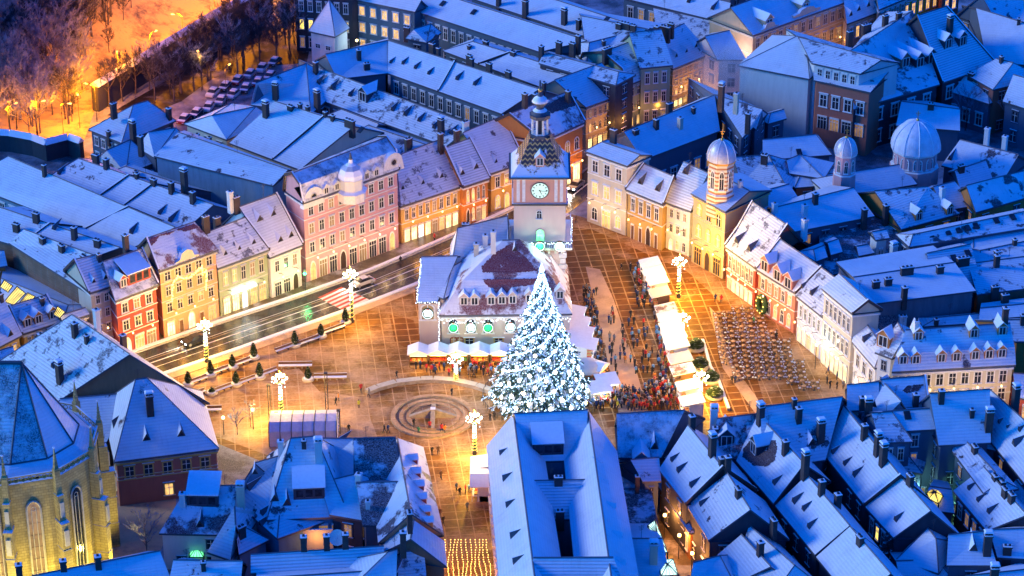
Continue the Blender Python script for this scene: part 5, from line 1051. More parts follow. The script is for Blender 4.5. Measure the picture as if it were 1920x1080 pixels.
# cupola and round gables of the pink palace
pr = P['rt']; bl = pr.location
q, nn = seg_hit(655, 350, P['tops']); n_ = V(nn.x, nn.y, 0).normalized(); q = q+n_*.6
b = MB(); b.lathe((q.x, q.y, q.z-1.2), [(2.6, -1), (2.6, .6), (2.9, .8), (2.2, 1.2), (2.2, 3.2), (2.5, 3.4)], ['whitetrim', 'whitetrim', 'snowcap', 'white', 'whitetrim'], 8, False, .3)
b.lathe((q.x, q.y, q.z+2.2), [(2.4, 0), (2.3, .8), (1.8, 1.7), (1.0, 2.3), (.4, 2.7), (.35, 3.4), (.1, 4.6)], ['snowcap', 'snowcap', 'domemetal', 'snowcap', 'snowcap', 'trim'], 8, False, .3); b.build('cupola', pr)
for x, y in ((587, 372), (737, 308)):
    q, n, rz = on_wall(P, x, y); b = MB(); t_ = V(-n.y, n.x, 0); A = [(-2.4, -1.4), (2.4, -1.4)]+[(2.0*math.cos(t), .4+1.9*math.sin(t)) for t in [math.pi*i/10 for i in range(11)]]
    fr0 = [q+n*.25+t_*x_+V(0, 0, z_) for x_, z_ in A]; bk0 = [p-n*1.0 for p in fr0]; b.poly(fr0, 'whitetrim'); b.poly(bk0[::-1], 'whitetrim')
    for i in range(len(A)): j = (i+1) % len(A); b.poly([fr0[j], fr0[i], bk0[i], bk0[j]], 'snowcap')
    b.tube([q+n*.3+t_*(.6*math.cos(t))+V(0, 0, .5+.6*math.sin(t)) for t in [math.pi*2*i/12 for i in range(13)]], .1, 'stonetrim', 5); b.poly([q+n*.28+t_*(.5*math.cos(t))+V(0, 0, .5+.5*math.sin(t)) for t in [math.pi*2*i/12 for i in range(12)]], 'pane'); b.build('round_gable', pr, fix=False)
for i, x in enumerate((612, 632, 688, 706)):
    q, nn = seg_hit(x, 363-(x-612)*.36, P['tops']); out = V(nn.x, nn.y, 0).normalized(); inst('dormer', dormer_mesh('box', 2.2, 'white'), pr, q-bl, math.atan2(out.x, -out.y), (.8, .8, .8))
# pediment of the peach house, swag of lights
def pediment(Hh, px, py, w_, hh, mat='stonetrim'):
    q, n, rz = on_wall(Hh, px, py); t_ = V(-n.y, n.x, 0); b = MB(); A = [(-w_, 0), (w_, 0), (w_, .5), (w_*.6, .7), (w_*.45, hh*.8), (0, hh), (-w_*.45, hh*.8), (-w_*.6, .7), (-w_, .5)]
    f0 = [q+n*.3+t_*x+V(0, 0, z) for x, z in A]; k0 = [p-n*.8 for p in f0]; b.poly(f0, mat); b.poly(k0[::-1], mat)
    for i in range(len(A)): j = (i+1) % len(A); b.poly([f0[j], f0[i], k0[i], k0[j]], 'snowcap' if 0 < i < 8 else mat)
    b.build('pediment', Hh['rt'], fix=True)
pediment(HS['peach'], 350, 488, 2.4, 2.2); pediment(HS['neo'], 1442, 55, 2.6, 1.8); pediment(HS['neo'], 1512, 25, 4, 1.6)
pw = [on_wall(HS['peach'], x, y)[0]+on_wall(HS['peach'], x, y)[1]*.5 for x, y in ((320,560),(321,530),(330,516),(345,520),(358,514),(372,500),(375,496),(376,512),(384,506),(384,545))]
lights_along('light_swag', pw, 'swag of yellow lights draped across the peach house front', per=.3, mat='bulb_warm', s=.2)
patch(HS['E'], [(1415,798),(1427,795),(1440,808),(1453,820),(1458,840),(1453,863),(1437,875),(1413,873),(1393,857),(1395,840),(1410,823),(1408,810)])
patch(CH, [(956,458),(985,482),(1008,508),(960,512),(905,511),(903,500),(928,474)], 'redtile')
patch(CH, [(905,524),(1008,522),(1000,534),(955,540),(952,565),(945,548),(915,538)], 'redtile')
patch(HS['peach'], [(276,449),(364,419),(372,427),(350,434),(330,432),(318,440),(300,442),(288,458),(280,462)], 'redtile')
patch(HS['k1'], [(1020,205),(1035,192),(1060,178),(1082,182),(1078,198),(1055,206),(1035,212)], 'baretile')
patch(HS['hallR'], [(1078,840),(1085,822),(1089,850),(1083,868)]) if False else None
patch(HS['hallB'], [(968,790),(985,788),(998,795),(990,803),(975,800)])
patch(HS['G3'], [(1676,727),(1732,720),(1722,733),(1700,737)])
def P0(x, y, z=0): return W(x, y, z)
def light(name, loc, e, col, r=.25, parent=None, spot=None, aim=None, blend=.6):
    l = bpy.data.lights.new(name, 'SPOT' if spot else 'POINT'); l.energy = e*LK; l.color = col; l.shadow_soft_size = r
    o = bpy.data.objects.new(name, l); COL.objects.link(o)
    if spot: l.spot_size = math.radians(spot); l.spot_blend = blend; o.rotation_euler = (Vector(aim)-Vector(loc)).to_track_quat('-Z', 'Y').to_euler()
    o.location = Vector(loc)-(parent.location if parent else V(0, 0, 0)); 
    if parent: o.parent = parent
    return o
AMB = (1, .40, .06); WARM = (1, .58, .07); COOL = (.42, .68, 1)
# ---------------- Christmas tree -----------------
plain('needles', (.02, .06, .05), .7, var=.4); plain('needles_snow', (.50, .60, .68), .7, var=.25); plain('bark', (.09, .06, .04), .9); emit('bulb_blue', (.45, .72, 1), 2.6); MATS['bulb_blue'].cycles.emission_sampling = 'NONE'
emit('ornament_glow', (1, .9, .7), 2.2); MATS['ornament_glow'].cycles.emission_sampling = 'NONE'; emit('ornament_core', (1, .5, .1), 2); MATS['ornament_core'].cycles.emission_sampling = 'NONE'
tp = P0(1014, 748); TH_ = zpx(tp, 503); X = root('christmas_tree', 'towering Christmas tree covered in blue-white lights and glowing round ornaments', 'Christmas tree', tp)
b = MB(); b.tube([(tp.x, tp.y, -.2), (tp.x, tp.y, TH_*.5), (tp.x, tp.y, TH_)], .45, 'bark', 7, .05); b.build('trunk', X)
rr = random.Random(3); cn = MB(); lb = MB(); orn = []
def trad(z):
    k = 1-(z-1.0)/(TH_-1.0); return .15+8.3*(k**1.12)
tiers = 46
for i in range(tiers):
    z = 1.3+(TH_-1.8)*(i/tiers)**.93; R0 = trad(z); nb = max(5, int(R0*6.5))
    for j in range(nb):
        a = 2*math.pi*(j+rr.random())/nb; L_ = R0*(rr.uniform(.72, 1.04) if rr.random() < .8 else rr.uniform(1.05, 1.2)); d = V(math.cos(a), math.sin(a), 0); s = V(-d.y, d.x, 0); w_ = .28+.07*R0
        p0 = V(tp.x, tp.y, z+.18*L_)+d*L_*.25; pm = V(tp.x, tp.y, z+.02*L_)+d*L_*.7; p1 = V(tp.x, tp.y, z-.12*L_+.1)+d*L_
        seg = 5
        for q in range(seg):
            k0, k1 = q/seg, (q+1)/seg; A0 = p0.lerp(pm, k0*2) if k0 < .5 else pm.lerp(p1, k0*2-1); A1 = p0.lerp(pm, k1*2) if k1 <= .5 else pm.lerp(p1, k1*2-1)
            ww = w_*(1-.6*k1)*1.3
            for sg in (-1, 1):
                m_ = 'needles_snow' if rr.random() < .55 else 'needles'
                tip = A1+s*sg*ww*rr.uniform(.8, 1.6)+V(0, 0, -rr.uniform(.1, .4))+d*rr.uniform(.0, .35); cn.poly([A0, A1, tip], m_)
            cn.poly([A0, A1+V(0, 0, -.35)*rr.random(), A1+d*.2+V(0, 0, .15)], 'needles')
        n_l = 2 if rr.random() < .7 else 3
        for q in range(n_l):
            k = 1-rr.random()**2*.5; A1 = p0.lerp(p1, k)+s*rr.uniform(-w_, w_)+V(0, 0, rr.uniform(-.05, .25)); lb.box(A1, (.12, .12, .12), 'bulb_blue')
# spiral garlands of bulbs
for st in range(6):
    a0 = st*2*math.pi/6
    for k in range(190):
        f_ = k/190; z = 1.1+(TH_-2)*f_; a = a0+f_*9; r_ = trad(z)*1.0; lb.box((tp.x+r_*math.cos(a)+rr.uniform(-.1, .1), tp.y+r_*math.sin(a), z-.1*r_+rr.uniform(-.1, .1)), (.15, .15, .15), 'bulb_blue')
cn.build('crown', X); o = lb.build('string_lights', X); o['kind'] = 'stuff'
ob = MB(); n = 12
ob.lathe((0, 0, 0), [(.02, -.18), (.5, -.1), (.55, 0), (.5, .1), (.02, .18)], 'ornament_glow', 12); ob.lathe((0, 0, .16), [(.24, 0), (.2, .12), (.02, .16)], 'ornament_core', 10); om = ob.mesh('ornament')
for k in range(74):
    f_ = (k+.5)/74; f_ = 1-(1-f_)**.62; z = 1.6+(TH_-3.5)*f_; a = -math.pi/2+((k*2.399) % (math.pi*2))*.5-math.pi/2; a = math.pi+ (k*.618034 % 1)*math.pi; r_ = trad(z)*1.03
    o = inst('ornament', om, X, (r_*math.cos(a), r_*math.sin(a), z-.1*r_)); o.rotation_euler = V(math.cos(a), math.sin(a), .25).to_track_quat('Z', 'Y').to_euler(); o.scale = (.7-.25*f_,)*3
b = MB(); b.lathe((0, 0, -.1), [(.3, 0), (.5, .2), (.2, 1.0), (.02, 1.6)], 'bulb_blue', 5, False); inst('tree_top_star', b.mesh('tree_top_star'), X, (0, 0, TH_-.5))
for z, r_, n_, e in ((2.5, 9.8, 6, 190), (8, 8.0, 5, 130), (14, 6.0, 4, 85), (20, 4.2, 3, 50)):
    for k in range(n_):
        a = math.pi+(k+.5)*math.pi/n_ if n_ < 6 else 2*math.pi*k/n_; light('tree_glow', (tp.x+r_*math.cos(a), tp.y+r_*math.sin(a), z), e, COOL, .5, X)
# railing round the tree and a little banner
b = MB()
for i in range(60):
    a = 2*math.pi*i/60; p = V(tp.x+9.6*math.cos(a), tp.y+9.6*math.sin(a), 0); b.box((p.x, p.y, .55), (.07, .07, 1.1), 'iron')
b.tube([(tp.x+9.6*math.cos(2*math.pi*i/40), tp.y+9.6*math.sin(2*math.pi*i/40), 1.05) for i in range(41)], .04, 'iron', 4); tag(b.build('railing'), 'low dark round railing fencing in the Christmas tree', 'railing')
b = MB(); q = P0(1026, 761); q2 = P0(1046, 757); d = (q2-q); b.obox(q+V(0, 0, .4), d, V(0, .08, 0), V(0, 0, 1.1), 'redpaint'); b.obox(q+V(0, -.05, .75)+d*.08, d*.84, V(0, .03, 0), V(0, 0, .35), 'whitetrim'); tag(b.build('banner'), 'small red and white banner at the foot of the Christmas tree', 'banner')
# ---------------- fountain -----------------
fp = P0(812, 782); FN = root('fountain', 'round stepped fountain basin with pyramid ridges, empty and dusted with snow', 'fountain', fp)
plain('fstone', (.36, .29, .22), .8, sc_=1.5, var=.3)
b = MB(); Rf = 6.9
for (r0, r1, z0, z1) in ((Rf, Rf-.75, -.1, .42), (Rf-1.35, Rf-2.0, -.1, .32), (Rf-2.5, Rf-3.1, -.1, .24)):
    n = 40
    for i in range(n):
        a, c = 2*math.pi*i/n, 2*math.pi*(i+1)/n
        def q_(r, t, z): return (fp.x+r*math.cos(t), fp.y+r*math.sin(t), z)
        b.faces([q_(r0, a, z0), q_(r0, c, z0), q_(r0, c, z1), q_(r0, a, z1)], [(0, 1, 2, 3)], 'fstone'); b.faces([q_(r1, a, z0), q_(r1, c, z0), q_(r1, c, z1), q_(r1, a, z1)], [(3, 2, 1, 0)], 'fstone')
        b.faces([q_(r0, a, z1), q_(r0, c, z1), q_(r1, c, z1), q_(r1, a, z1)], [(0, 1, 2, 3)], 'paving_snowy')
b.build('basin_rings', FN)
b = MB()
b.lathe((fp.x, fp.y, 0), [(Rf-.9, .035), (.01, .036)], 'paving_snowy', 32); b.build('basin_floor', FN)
b = MB()
for k in range(4):
    a = k*math.pi/2-math.pi/2; d = V(math.cos(a), math.sin(a), 0); s = V(-d.y, d.x, 0); b.faces([fp+d*.5+s*.35+V(0, 0, 1.5), fp+d*.5-s*.35+V(0, 0, 1.5), fp+d*(Rf-3)-s*.35+V(0, 0, .25), fp+d*(Rf-3)+s*.35+V(0, 0, .25), fp+d*.5+s*.35, fp+d*.5-s*.35, fp+d*(Rf-3)-s*.35, fp+d*(Rf-3)+s*.35], [(0, 1, 2, 3), (1, 5, 6, 2), (0, 3, 7, 4), (3, 2, 6, 7)], 'fstone')
b.box((fp.x, fp.y, .8), (1.2, 1.2, 1.7), 'fstone', top='snowcap', taper=.7); b.build('pyramid_ridges', FN, fix=True)
b = MB()
ap = [(693,741),(712,733),(745,724),(790,719),(812,718),(850,721),(890,730),(925,742)]
for i in range(len(ap)-1):
    a, c = P0(*ap[i]), P0(*ap[i+1]); d = c-a; n = V(-d.y, d.x, 0).normalized(); b.obox(a-V(0, 0, .1), d*.998, n*1.3, V(0, 0, .75), 'fstone', top='stonetrim')
tag(b.build('curved_wall', fix=False), 'low curved stone seat wall arching behind the round fountain', 'wall')
# ---------------- market stalls -----------------
plain('canvas', (.78, .77, .74), .7, var=.06); plain('goods_red', (.55, .06, .04), .6); plain('goods_mix', (.5, .32, .12), .6, var=.6, sc_=7); plain('goods_green', (.06, .22, .08), .6)
def stall_mesh(w_, d_, hh, body='wood', roofk='gable', goods='goods_mix'):
    P_ = {}; b = MB(); 
    b.box((0, d_*.2, .5), (w_, d_*.6, 1.0), body); b.box((0, d_/2-.05, hh/2), (w_, .1, hh), body)
    for s in (-1, 1): b.box((s*(w_/2-.05), d_*.15, hh/2), (.1, d_*.7, hh), body); b.box((s*(w_/2-.07), -d_/2+.07, hh/2), (.12, .12, hh), body)
    P_['body'] = b.mesh('stall_body'); b = MB(); b.box((0, -d_*.25, .98), (w_*.96, d_*.42, .1), body)
    for i in range(9): b.box(((i-4)*w_/10, -d_*.25+.1*(i % 2), 1.12), (w_/12, d_*.25, .2+.08*(i % 3)), goods if i % 3 else 'goods_red')
    P_['counter'] = b.mesh('counter'); b = MB(); o = .3; rh = .75
    if roofk == 'gable':
        T = [(-w_/2-o, -d_/2-o, hh), (0, -d_/2-o, hh+rh), (w_/2+o, -d_/2-o, hh), (w_/2+o, d_/2+o, hh), (0, d_/2+o, hh+rh), (-w_/2-o, d_/2+o, hh)]
        U = [(x, y, z+.14) for x, y, z in T]; b.faces(U, [(0, 1, 4, 5), (1, 2, 3, 4)], 'snowcap'); b.faces(T, [(5, 4, 1, 0), (4, 3, 2, 1)], body)
        for i in range(6): j = (i+1) % 6; b.poly([T[i], T[j], U[j], U[i]], 'canvas')
        b.poly([T[0], (0, -d_/2-o, hh), T[1]], 'canvas'); b.poly([T[0], T[2], T[1]], 'canvas'); b.poly([T[3], T[5], T[4]], 'canvas')
    else:
        T = [(-w_/2-o, -d_/2-o, hh-.1), (w_/2+o, -d_/2-o, hh-.1), (w_/2+o, d_/2+o, hh+.45), (-w_/2-o, d_/2+o, hh+.45)]; U = [(x, y, z+.16) for x, y, z in T]
        b.poly(U, 'snowcap' if roofk == 'flat' else ('snowrib' if roofk == 'wood' else 'redpatch')); b.poly(T[::-1], body)
        for i in range(4): j = (i+1) % 4; b.poly([T[i], T[j], U[j], U[i]], 'canvas')
    P_['roof'] = b.mesh('stall_roof'); b = MB(); b.box((0, -d_/2-.05, hh-.28), (w_*.9, .05, .1), 'glow_warm'); P_['lamp_strip'] = b.mesh('lamp_strip'); return P_
STM = {}
def stall(label, px, py, az, w_=3.2, d_=3.0, hh=2.6, body='wood', roofk='gable', goods='goods_mix', group=None, e=110, col=WARM, name='market_stall'):
    k = (w_, d_, hh, body, roofk, goods)
    if k not in STM: STM[k] = stall_mesh(*k)
    p = P0(px, py); rt = root(name, label, 'market stall', p, az, group)
    for n_, me in STM[k].items(): inst(n_, me, rt)
    if e: 
        l = light('stall_light', (0, 0, 0), e, col, .3); l.parent = rt; l.location = (0, -d_/2-.5, hh-.5)
    return rt
gh = 'white-roofed huts in a row before the council house'
for i, (x, y, l) in enumerate(((785,682,'white-roofed market hut at the left end of the row before the council house'),(822,681,'white-roofed market hut second from the left before the council house'),(860,681,'white-roofed market hut in the middle of the row, behind the tall light pole'),(899,681,'white-roofed market hut fourth from the left with a tree emblem on its gable'),(938,681,'white-roofed market hut directly left of the Christmas tree'),(972,681,'white-roofed market hut half hidden by the Christmas tree'))):
    stall(l, x, y, 0, 3.1, 2.6, 2.5, goods=('goods_mix', 'goods_red', 'goods_green')[i % 3], group=gh, e=170)
pine = MB(); pine.poly([(-.35, 0, 0), (.35, 0, 0), (0, 0, .8)], 'goods_green')
az = math.radians(-80)
A_ = [(1218,520,'flat'),(1226,537,'flat'),(1232,553,'flat'),(1236,576,'wood'),(1248,607,'red'),(1252,622,'flat'),(1258,640,'flat'),(1263,657,'flat'),(1268,674,'flat'),(1274,700,'wood'),(1279,722,'red'),(1290,752,'flat'),(1296,780,'flat')]
nmz = ['at the top end of the bright central row','second from the top of the bright central row','third from the top of the bright central row, beside the tall lamp','with ribbed wooden roof behind the tall lamp','with red-edged roof before the long bright group','at the top of the long glaring-white group','second in the long glaring-white group','third in the long glaring-white group','at the lower end of the long glaring-white group','with grey thin-snow roof in the central row','with reddish roof at the lower central row','second from the lower end of the central row','at the lowest end of the central row, by the plaza roofs']
for (x, y, rk), l in zip(A_, nmz): stall('market stall '+l, x, y, az, 2.7, 3.0 if y < 640 else 3.3, 2.8, 'canvas' if rk == 'flat' else 'wood', rk, group='stalls of the central market row', e=70, col=(1, .82, .6))
for (x, y), l in zip(((1072,612),(1080,632),(1087,651),(1094,672)), ('nearest the clock tower','second from the clock tower','third from the clock tower','farthest from the clock tower')): stall('pale flat-roofed stall behind the Christmas tree, '+l, x, y, math.radians(80), 3.6, 4.0, 2.9, 'canvas', 'flat', group='stalls along the right side of the council house', e=90, col=COOL)
for x, y, l in ((1124,752,'small white-roofed stall in the crowd right of the Christmas tree'), (1138,738,'small stall beside the white-roofed one in the crowd')): stall(l, x, y, math.radians(15), 3.2, 2.6, 2.5, 'canvas', 'flat', e=120, col=(.8, .88, 1))
stall('yellow-lit stall between the Christmas tree and the crowd', 1118, 712, math.radians(60), 3.0, 2.6, 2.6, 'wood', 'gable', e=260, col=AMB)
stall('bright snack stall against the courtyard hall in the market street', 903, 925, math.radians(-90), 5.0, 3.0, 2.7, 'canvas', 'gable', e=240, col=WARM); stall('lower snack stall in the market street with blue lights', 901, 895, math.radians(-90), 3.2, 2.6, 2.6, 'wood', 'flat', e=250)
gz = P0(1101, 712); G = root('gazebo', 'round thatch-like snow-covered kiosk right of the Christmas tree', 'kiosk', gz); b = MB(); b.lathe((gz.x, gz.y, 0), [(1.9, 0), (1.9, 2.4)], 'wood', 10, False); b.build('wall', G); b = MB(); b.lathe((gz.x, gz.y, 2.3), [(2.5, -.1), (2.6, .3), (2.0, .9), (1.0, 1.25), (.1, 1.35)], 'snowtile', 14); b.build('roof', G)
# ---------------- lamps -----------------
def lamp_meshes(hh, dense=True):
    b = MB(); b.lathe((0, 0, 0), [(.38, 0), (.34, .5), (.2, .7), (.14, 1.4), (.1, hh)], 'iron', 8)
    b1 = b.mesh('pole'); b = MB(); n = 90; r_ = random.Random(1)
    pts = [(.3*math.cos(k*.7)*(1-k/160), .3*math.sin(k*.7)*(1-k/160), .6+k*(hh-.8)/n) for k in range(n+1)]; b.tube(pts, .13, 'wreath', 5)
    for p in pts: b.box((p[0]*1.3, p[1]*1.3, p[2]), (.1, .1, .1), 'bulb_warm' if p[2] < hh*.45 else 'bulb'); 
    for k in range(90):
        a = r_.random()*6.28; b.box((.24*math.cos(a), .24*math.sin(a), hh*.5+r_.random()*hh*.42), (.1, .1, .1), 'bulb')
    b2 = b.mesh('garland'); b = MB()
    arms = MB()
    for k in range(6):
        a = k*math.pi/3; d = V(math.cos(a), math.sin(a), 0); arms.tube([V(0, 0, hh-.6), d*.6+V(0, 0, hh-.3), d*1.1+V(0, 0, hh+.2)], .05, 'iron', 4); b.lathe(tuple(d*1.1+V(0, 0, hh+.3)), [(.05, -.1), (.17, 0), (.21, .18), (.15, .35), (.03, .42)], 'glow_lamp', 8)
    b.lathe((0, 0, hh+.7), [(.05, -.12), (.26, 0), (.32, .25), (.2, .5), (.03, .65)], 'glow_lamp', 8)
    for k in range(20):
        a = r_.random()*6.28; q = r_.random()*1.35; b.box((q*math.cos(a), q*math.sin(a), hh-.7+r_.random()*1.9), (.12, .12, .12), 'bulb')
    arms.tube([V(0, 0, hh-.3), V(0, 0, hh+1.6)], .05, 'iron', 4); arms.lathe((0, 0, hh+1.6), [(.12, 0), (.15, .12), (.02, .3)], 'gold', 6)
    return b1, b2, arms.mesh('arms'), b.mesh('globes')
emit('glow_lamp', (1, .88, .7), 6)
LM = {}
def lamp(label, px, py, toppy, e=6200, col=WARM):
    p = P0(px, py); hh = round(zpx(p, toppy)-1.0, 1)
    if hh not in LM: LM[hh] = lamp_meshes(hh)
    rt = root('street_lamp', label, 'street lamp', p, 0, 'garlanded lamp posts on the square')
    for n_, me in zip(('pole', 'garland', 'arms', 'globes'), LM[hh]): inst(n_, me, rt)
    l = light('lamp_light', (0, 0, 0), e, col, .9); l.parent = rt; l.location = (0, 0, hh+1.9); l2 = light('lamp_light', (0, 0, 0), e*.25, col, .7); l2.parent = rt; l2.location = (0, -.9, hh*.62)
    return rt
lamp('garlanded many-globed lamp post by the red and white crossing', 660, 604, 508)
lamp('garlanded many-globed lamp post at the street edge near the red house', 388, 680, 604)
lamp('garlanded many-globed lamp post on the snowy square above the lower-left roofs', 528, 782, 704)
lamp('garlanded lamp post just right of the round fountain', 890, 852, 778)
lamp('garlanded lamp post between the bright stalls and the striped church', 1272, 558, 484, 8500)
lamp('garlanded lamp post beside the long glaring-white stalls', 1278, 655, 590, 4000)
lamp('garlanded lamp post next to the lower planter row', 1313, 752, 700, 6000)
lamp('slim lit pole standing before the market huts', 855, 718, 668, 700)
# ---------------- planters, benches -----------------
plain('boxwood', (.03, .065, .03), .8, var=.5, sc_=5); plain('planterstone', (.5, .42, .33), .8)
def topiary(hh, w_):
    b = MB(); b.lathe((0, 0, 0), [(.95, 0), (1.05, .12), (1.0, .4), (.8, .45)], 'planterstone', 14, capmat='snowcap'); m1 = b.mesh('planter_bowl'); b = MB(); r_ = random.Random(int(hh*10))
    for k in range(520):
        f_ = r_.random()**.8; rad = w_*(math.sin(min(1, f_*1.15+.12)*math.pi*.62+.55) if f_ < .35 else (1-f_)**.8*1.25)*r_.uniform(.75, 1.08); a = r_.random()*6.28; c = V(rad*math.cos(a), rad*math.sin(a), .5+f_*hh); d = V(math.cos(a), math.sin(a), .5).normalized(); s = V(-math.sin(a), math.cos(a), 0)*.14
        b.poly([c-s, c+s, c+d*.22+V(0, 0, .12)], 'boxwood' if r_.random() < .93 else 'snowcap')
    b.lathe((0, 0, .5), [(w_*.7, 0), (w_*.85, hh*.2), (w_*.5, hh*.6), (.03, hh*.95)], 'boxwood', 9); return m1, b.mesh('clipped_cone')
TP = [topiary(1.9, .5), topiary(2.3, .55)]
pl = [(353,722),(395,704),(436,690),(476,672),(443,722),(487,709),(578,713),(553,649),(602,632),(648,606),(397,738)]
near = ['at the lower end of the outer planter row','second up the outer planter row','third up the outer planter row by the garlanded lamp','top of the outer lower planter row','lower one of the inner planter row','upper one of the inner planter row','standing alone by the long benches in mid-square','lower one of the three near the crossing','middle one of the three near the crossing','nearest the crossing lamp','small low one at the front']
for i, ((x, y), l) in enumerate(zip(pl, near)):
    rt = root('planter', 'clipped cone shrub in round planter, '+l, 'planter', P0(x, y), 0, 'cone shrubs in round planters'); m1, m2 = TP[i % 2]; inst('planter_bowl', m1, rt); o = inst('clipped_cone', m2, rt)
    if i == 10: o.scale = (.9, .9, .45)
def bench_mesh(L_):
    b = MB(); b.box((0, 0, .42), (L_, .55, .1), 'wood', top='snowcap'); b.box((0, .3, .72), (L_, .08, .4), 'wood', top='snowcap'); m = b.mesh('seat'); b = MB()
    for s in (-1, 0, 1): b.box((s*(L_/2-.3), 0, .19), (.12, .5, .38), 'iron')
    return m, b.mesh('frame')
BM = {l: bench_mesh(l) for l in (3.2, 5.0)}
bn = [(374,716,'between the two lowest planters of the outer row'),(415,698,'between the second and third outer planters'),(456,683,'between the third and top outer planters'),(420,732,'left of the inner planter row'),(465,717,'between the two inner planters'),(505,702,'right of the inner planter row'),(577,644,'between the lower and middle planters near the crossing'),(625,622,'between the middle and upper planters near the crossing'),(370,742,'at the front beside the small low planter'),(540,655,'at the left of the planters near the crossing')]
for x, y, l in bn:
    rt = root('bench', 'snow-covered long bench '+l, 'bench', P0(x, y), math.radians(38), 'snowy benches between the planters'); m1, m2 = BM[5.0 if y < 660 else 3.2]; inst('seat', m1, rt); inst('frame', m2, rt)
for (x0, y0, x1, y1, l) in ((522,692,585,691,'upper long straight stone bench in mid-square'),(588,714,650,713,'lower long straight stone bench in mid-square'),(355,776,415,774,'long low stone bench near the parish house garden')):
    a, c = P0(x0, y0), P0(x1, y1); d = c-a; rt = root('long_bench', l, 'bench', a); b = MB(); b.obox(a+V(0, 0, .35), d, V(0, .7, 0), V(0, 0, .18), 'fstone', top='snowcap'); b.obox(a+V(0, .9, .3), d, V(0, .12, 0), V(0, 0, .6), 'wood', top='snowcap'); b.build('seat', rt); b = MB()
    for k in range(5): q = a+d*((k+.5)/5); b.box((q.x, q.y+.35, .17), (.25, .6, .35), 'fstone')
    b.build('legs' if False else 'plinth', rt)
# right-hand raised planting beds with globes
for i, (x, y, l) in enumerate(((1305,655,'highest round shrub bed beside the café terrace'),(1313,690,'second round shrub bed beside the café terrace'),(1333,715,'third round shrub bed beside the café terrace'),(1340,745,'lowest round shrub bed beside the café terrace'))):
    rt = root('shrub_bed', l, 'planter', P0(x, y), 0, 'round shrub beds between stalls and café terrace'); m1, m2 = TP[0]; o = inst('planter_bowl', m1, rt); o.scale = (1.5, 1.5, 1.2); o = inst('clipped_shrub', m2, rt); o.scale = (2.3, 2.3, .8)
b = MB(); pp = [(1297,640),(1303,660),(1311,690),(1326,715),(1338,750),(1345,770)]
for i in range(len(pp)-1): a, c = P0(*pp[i]), P0(*pp[i+1]); d = c-a; b.obox(a+V(1.6, 0, 0), d, V(.5, 0, 0), V(0, 0, .5), 'planterstone', top='snowcap')
tag(b.build('bed_wall'), 'low wavy stone edging with snow beside the round shrub beds', 'wall')
# garden corner with tree-pit lights near the parish house
# stage canopy
cp = [P0(505,838), P0(632,836)]; rt = root('canopy_tent', 'long translucent lavender canopy tent behind the lower-left roofs', 'tent', cp[0]); a, c = cp; d = c-a; b = MB(); hT = 4.4
plain('tentcloth', (.62, .58, .66), .5)
A8 = [(0, 0), (0, 2.8), (1.2, 3.9), (3.0, 4.3), (4.8, 3.9), (6.0, 2.8), (6.0, 0)]
for i in range(6): b.poly([a+V(0, A8[i][0], A8[i][1]), c+V(0, A8[i][0], A8[i][1]), c+V(0, A8[i+1][0], A8[i+1][1]), a+V(0, A8[i+1][0], A8[i+1][1])], 'tentcloth')
b.poly([a+V(0, y, z) for y, z in A8], 'tentcloth'); b.poly([c+V(0, y, z) for y, z in A8], 'tentcloth'); b.build('cover', rt); b = MB()
for k in range(7): q = a+d*(k/6); b.tube([q+V(0, y, z)*1.0+V(0, 0, .03) for y, z in A8], .07, 'iron', 4)
b.build('ribs', rt)
for x, y, t_, l in ((507,795,723,'tall lattice mast left of the canopy tent'),(614,790,700,'tall thin lattice mast right of the lamp in mid-square'),(636,812,770,'short lattice mast right of the canopy tent'),(520,815,775,'short post lamp beside the canopy tent')):
    p = P0(x, y); hh = zpx(p, t_); b = MB()
    for sx, sy in ((-.2, -.2), (.2, -.2), (.2, .2), (-.2, .2)): b.tube([(p.x+sx, p.y+sy, 0), (p.x+sx, p.y+sy, hh)], .05, 'iron', 4)
    for k in range(int(hh/.6)): s = 1 if k % 2 else -1; b.tube([(p.x-.2*s, p.y-.2, k*.6), (p.x+.2*s, p.y-.2, k*.6+.6)], .03, 'iron', 3)
    b.box((p.x, p.y, hh+.1), (.6, .6, .15), 'iron'); tag(b.build('mast'), l, 'mast')
# ---------------- café terrace -----------------
plain('chairwood', (.10, .055, .03), .6)
def tbl():
    b = MB(); b.lathe((0, 0, 0), [(.28, 0), (.06, .08), (.05, .68), (.48, .7), (.5, .74)], 'iron', 8); b.lathe((0, 0, .74), [(.4, 0), (.4, .07), (.3, .12), (.05, .14)], 'paving_snowy', 10); return b.mesh('cafe_table')
def chr_():
    b = MB()
    for sx in (-.2, .2):
        for sy in (-.2, .2): b.box((sx, sy, .22), (.05, .05, .44), 'chairwood')
        b.box((sx, .22, .68), (.05, .05, .5), 'chairwood')
    b.box((0, 0, .46), (.46, .46, .05), 'chairwood', top='snowcap'); b.box((0, .23, .8), (.46, .05, .3), 'chairwood', top='snowcap'); b.lathe((0, 0, .48), [(.2, 0), (.19, .08), (.05, .12)], 'snowcap', 6); return b.mesh('cafe_chair')
tm, chm = tbl(), chr_(); rr = random.Random(11)
def inpoly(x, y, P):
    c = False; j = len(P)-1
    for i in range(len(P)):
        if (P[i][1] > y) != (P[j][1] > y) and x < (P[j][0]-P[i][0])*(y-P[i][1])/(P[j][1]-P[i][1])+P[i][0]: c = not c
        j = i
    return c
CP = [(1330,584),(1408,582),(1432,608),(1478,650),(1535,735),(1500,742),(1480,722),(1372,718),(1366,695),(1340,640)]
cols = int(1e9); row = 0; y0 = W(1400, 742).y; nt_ = 0
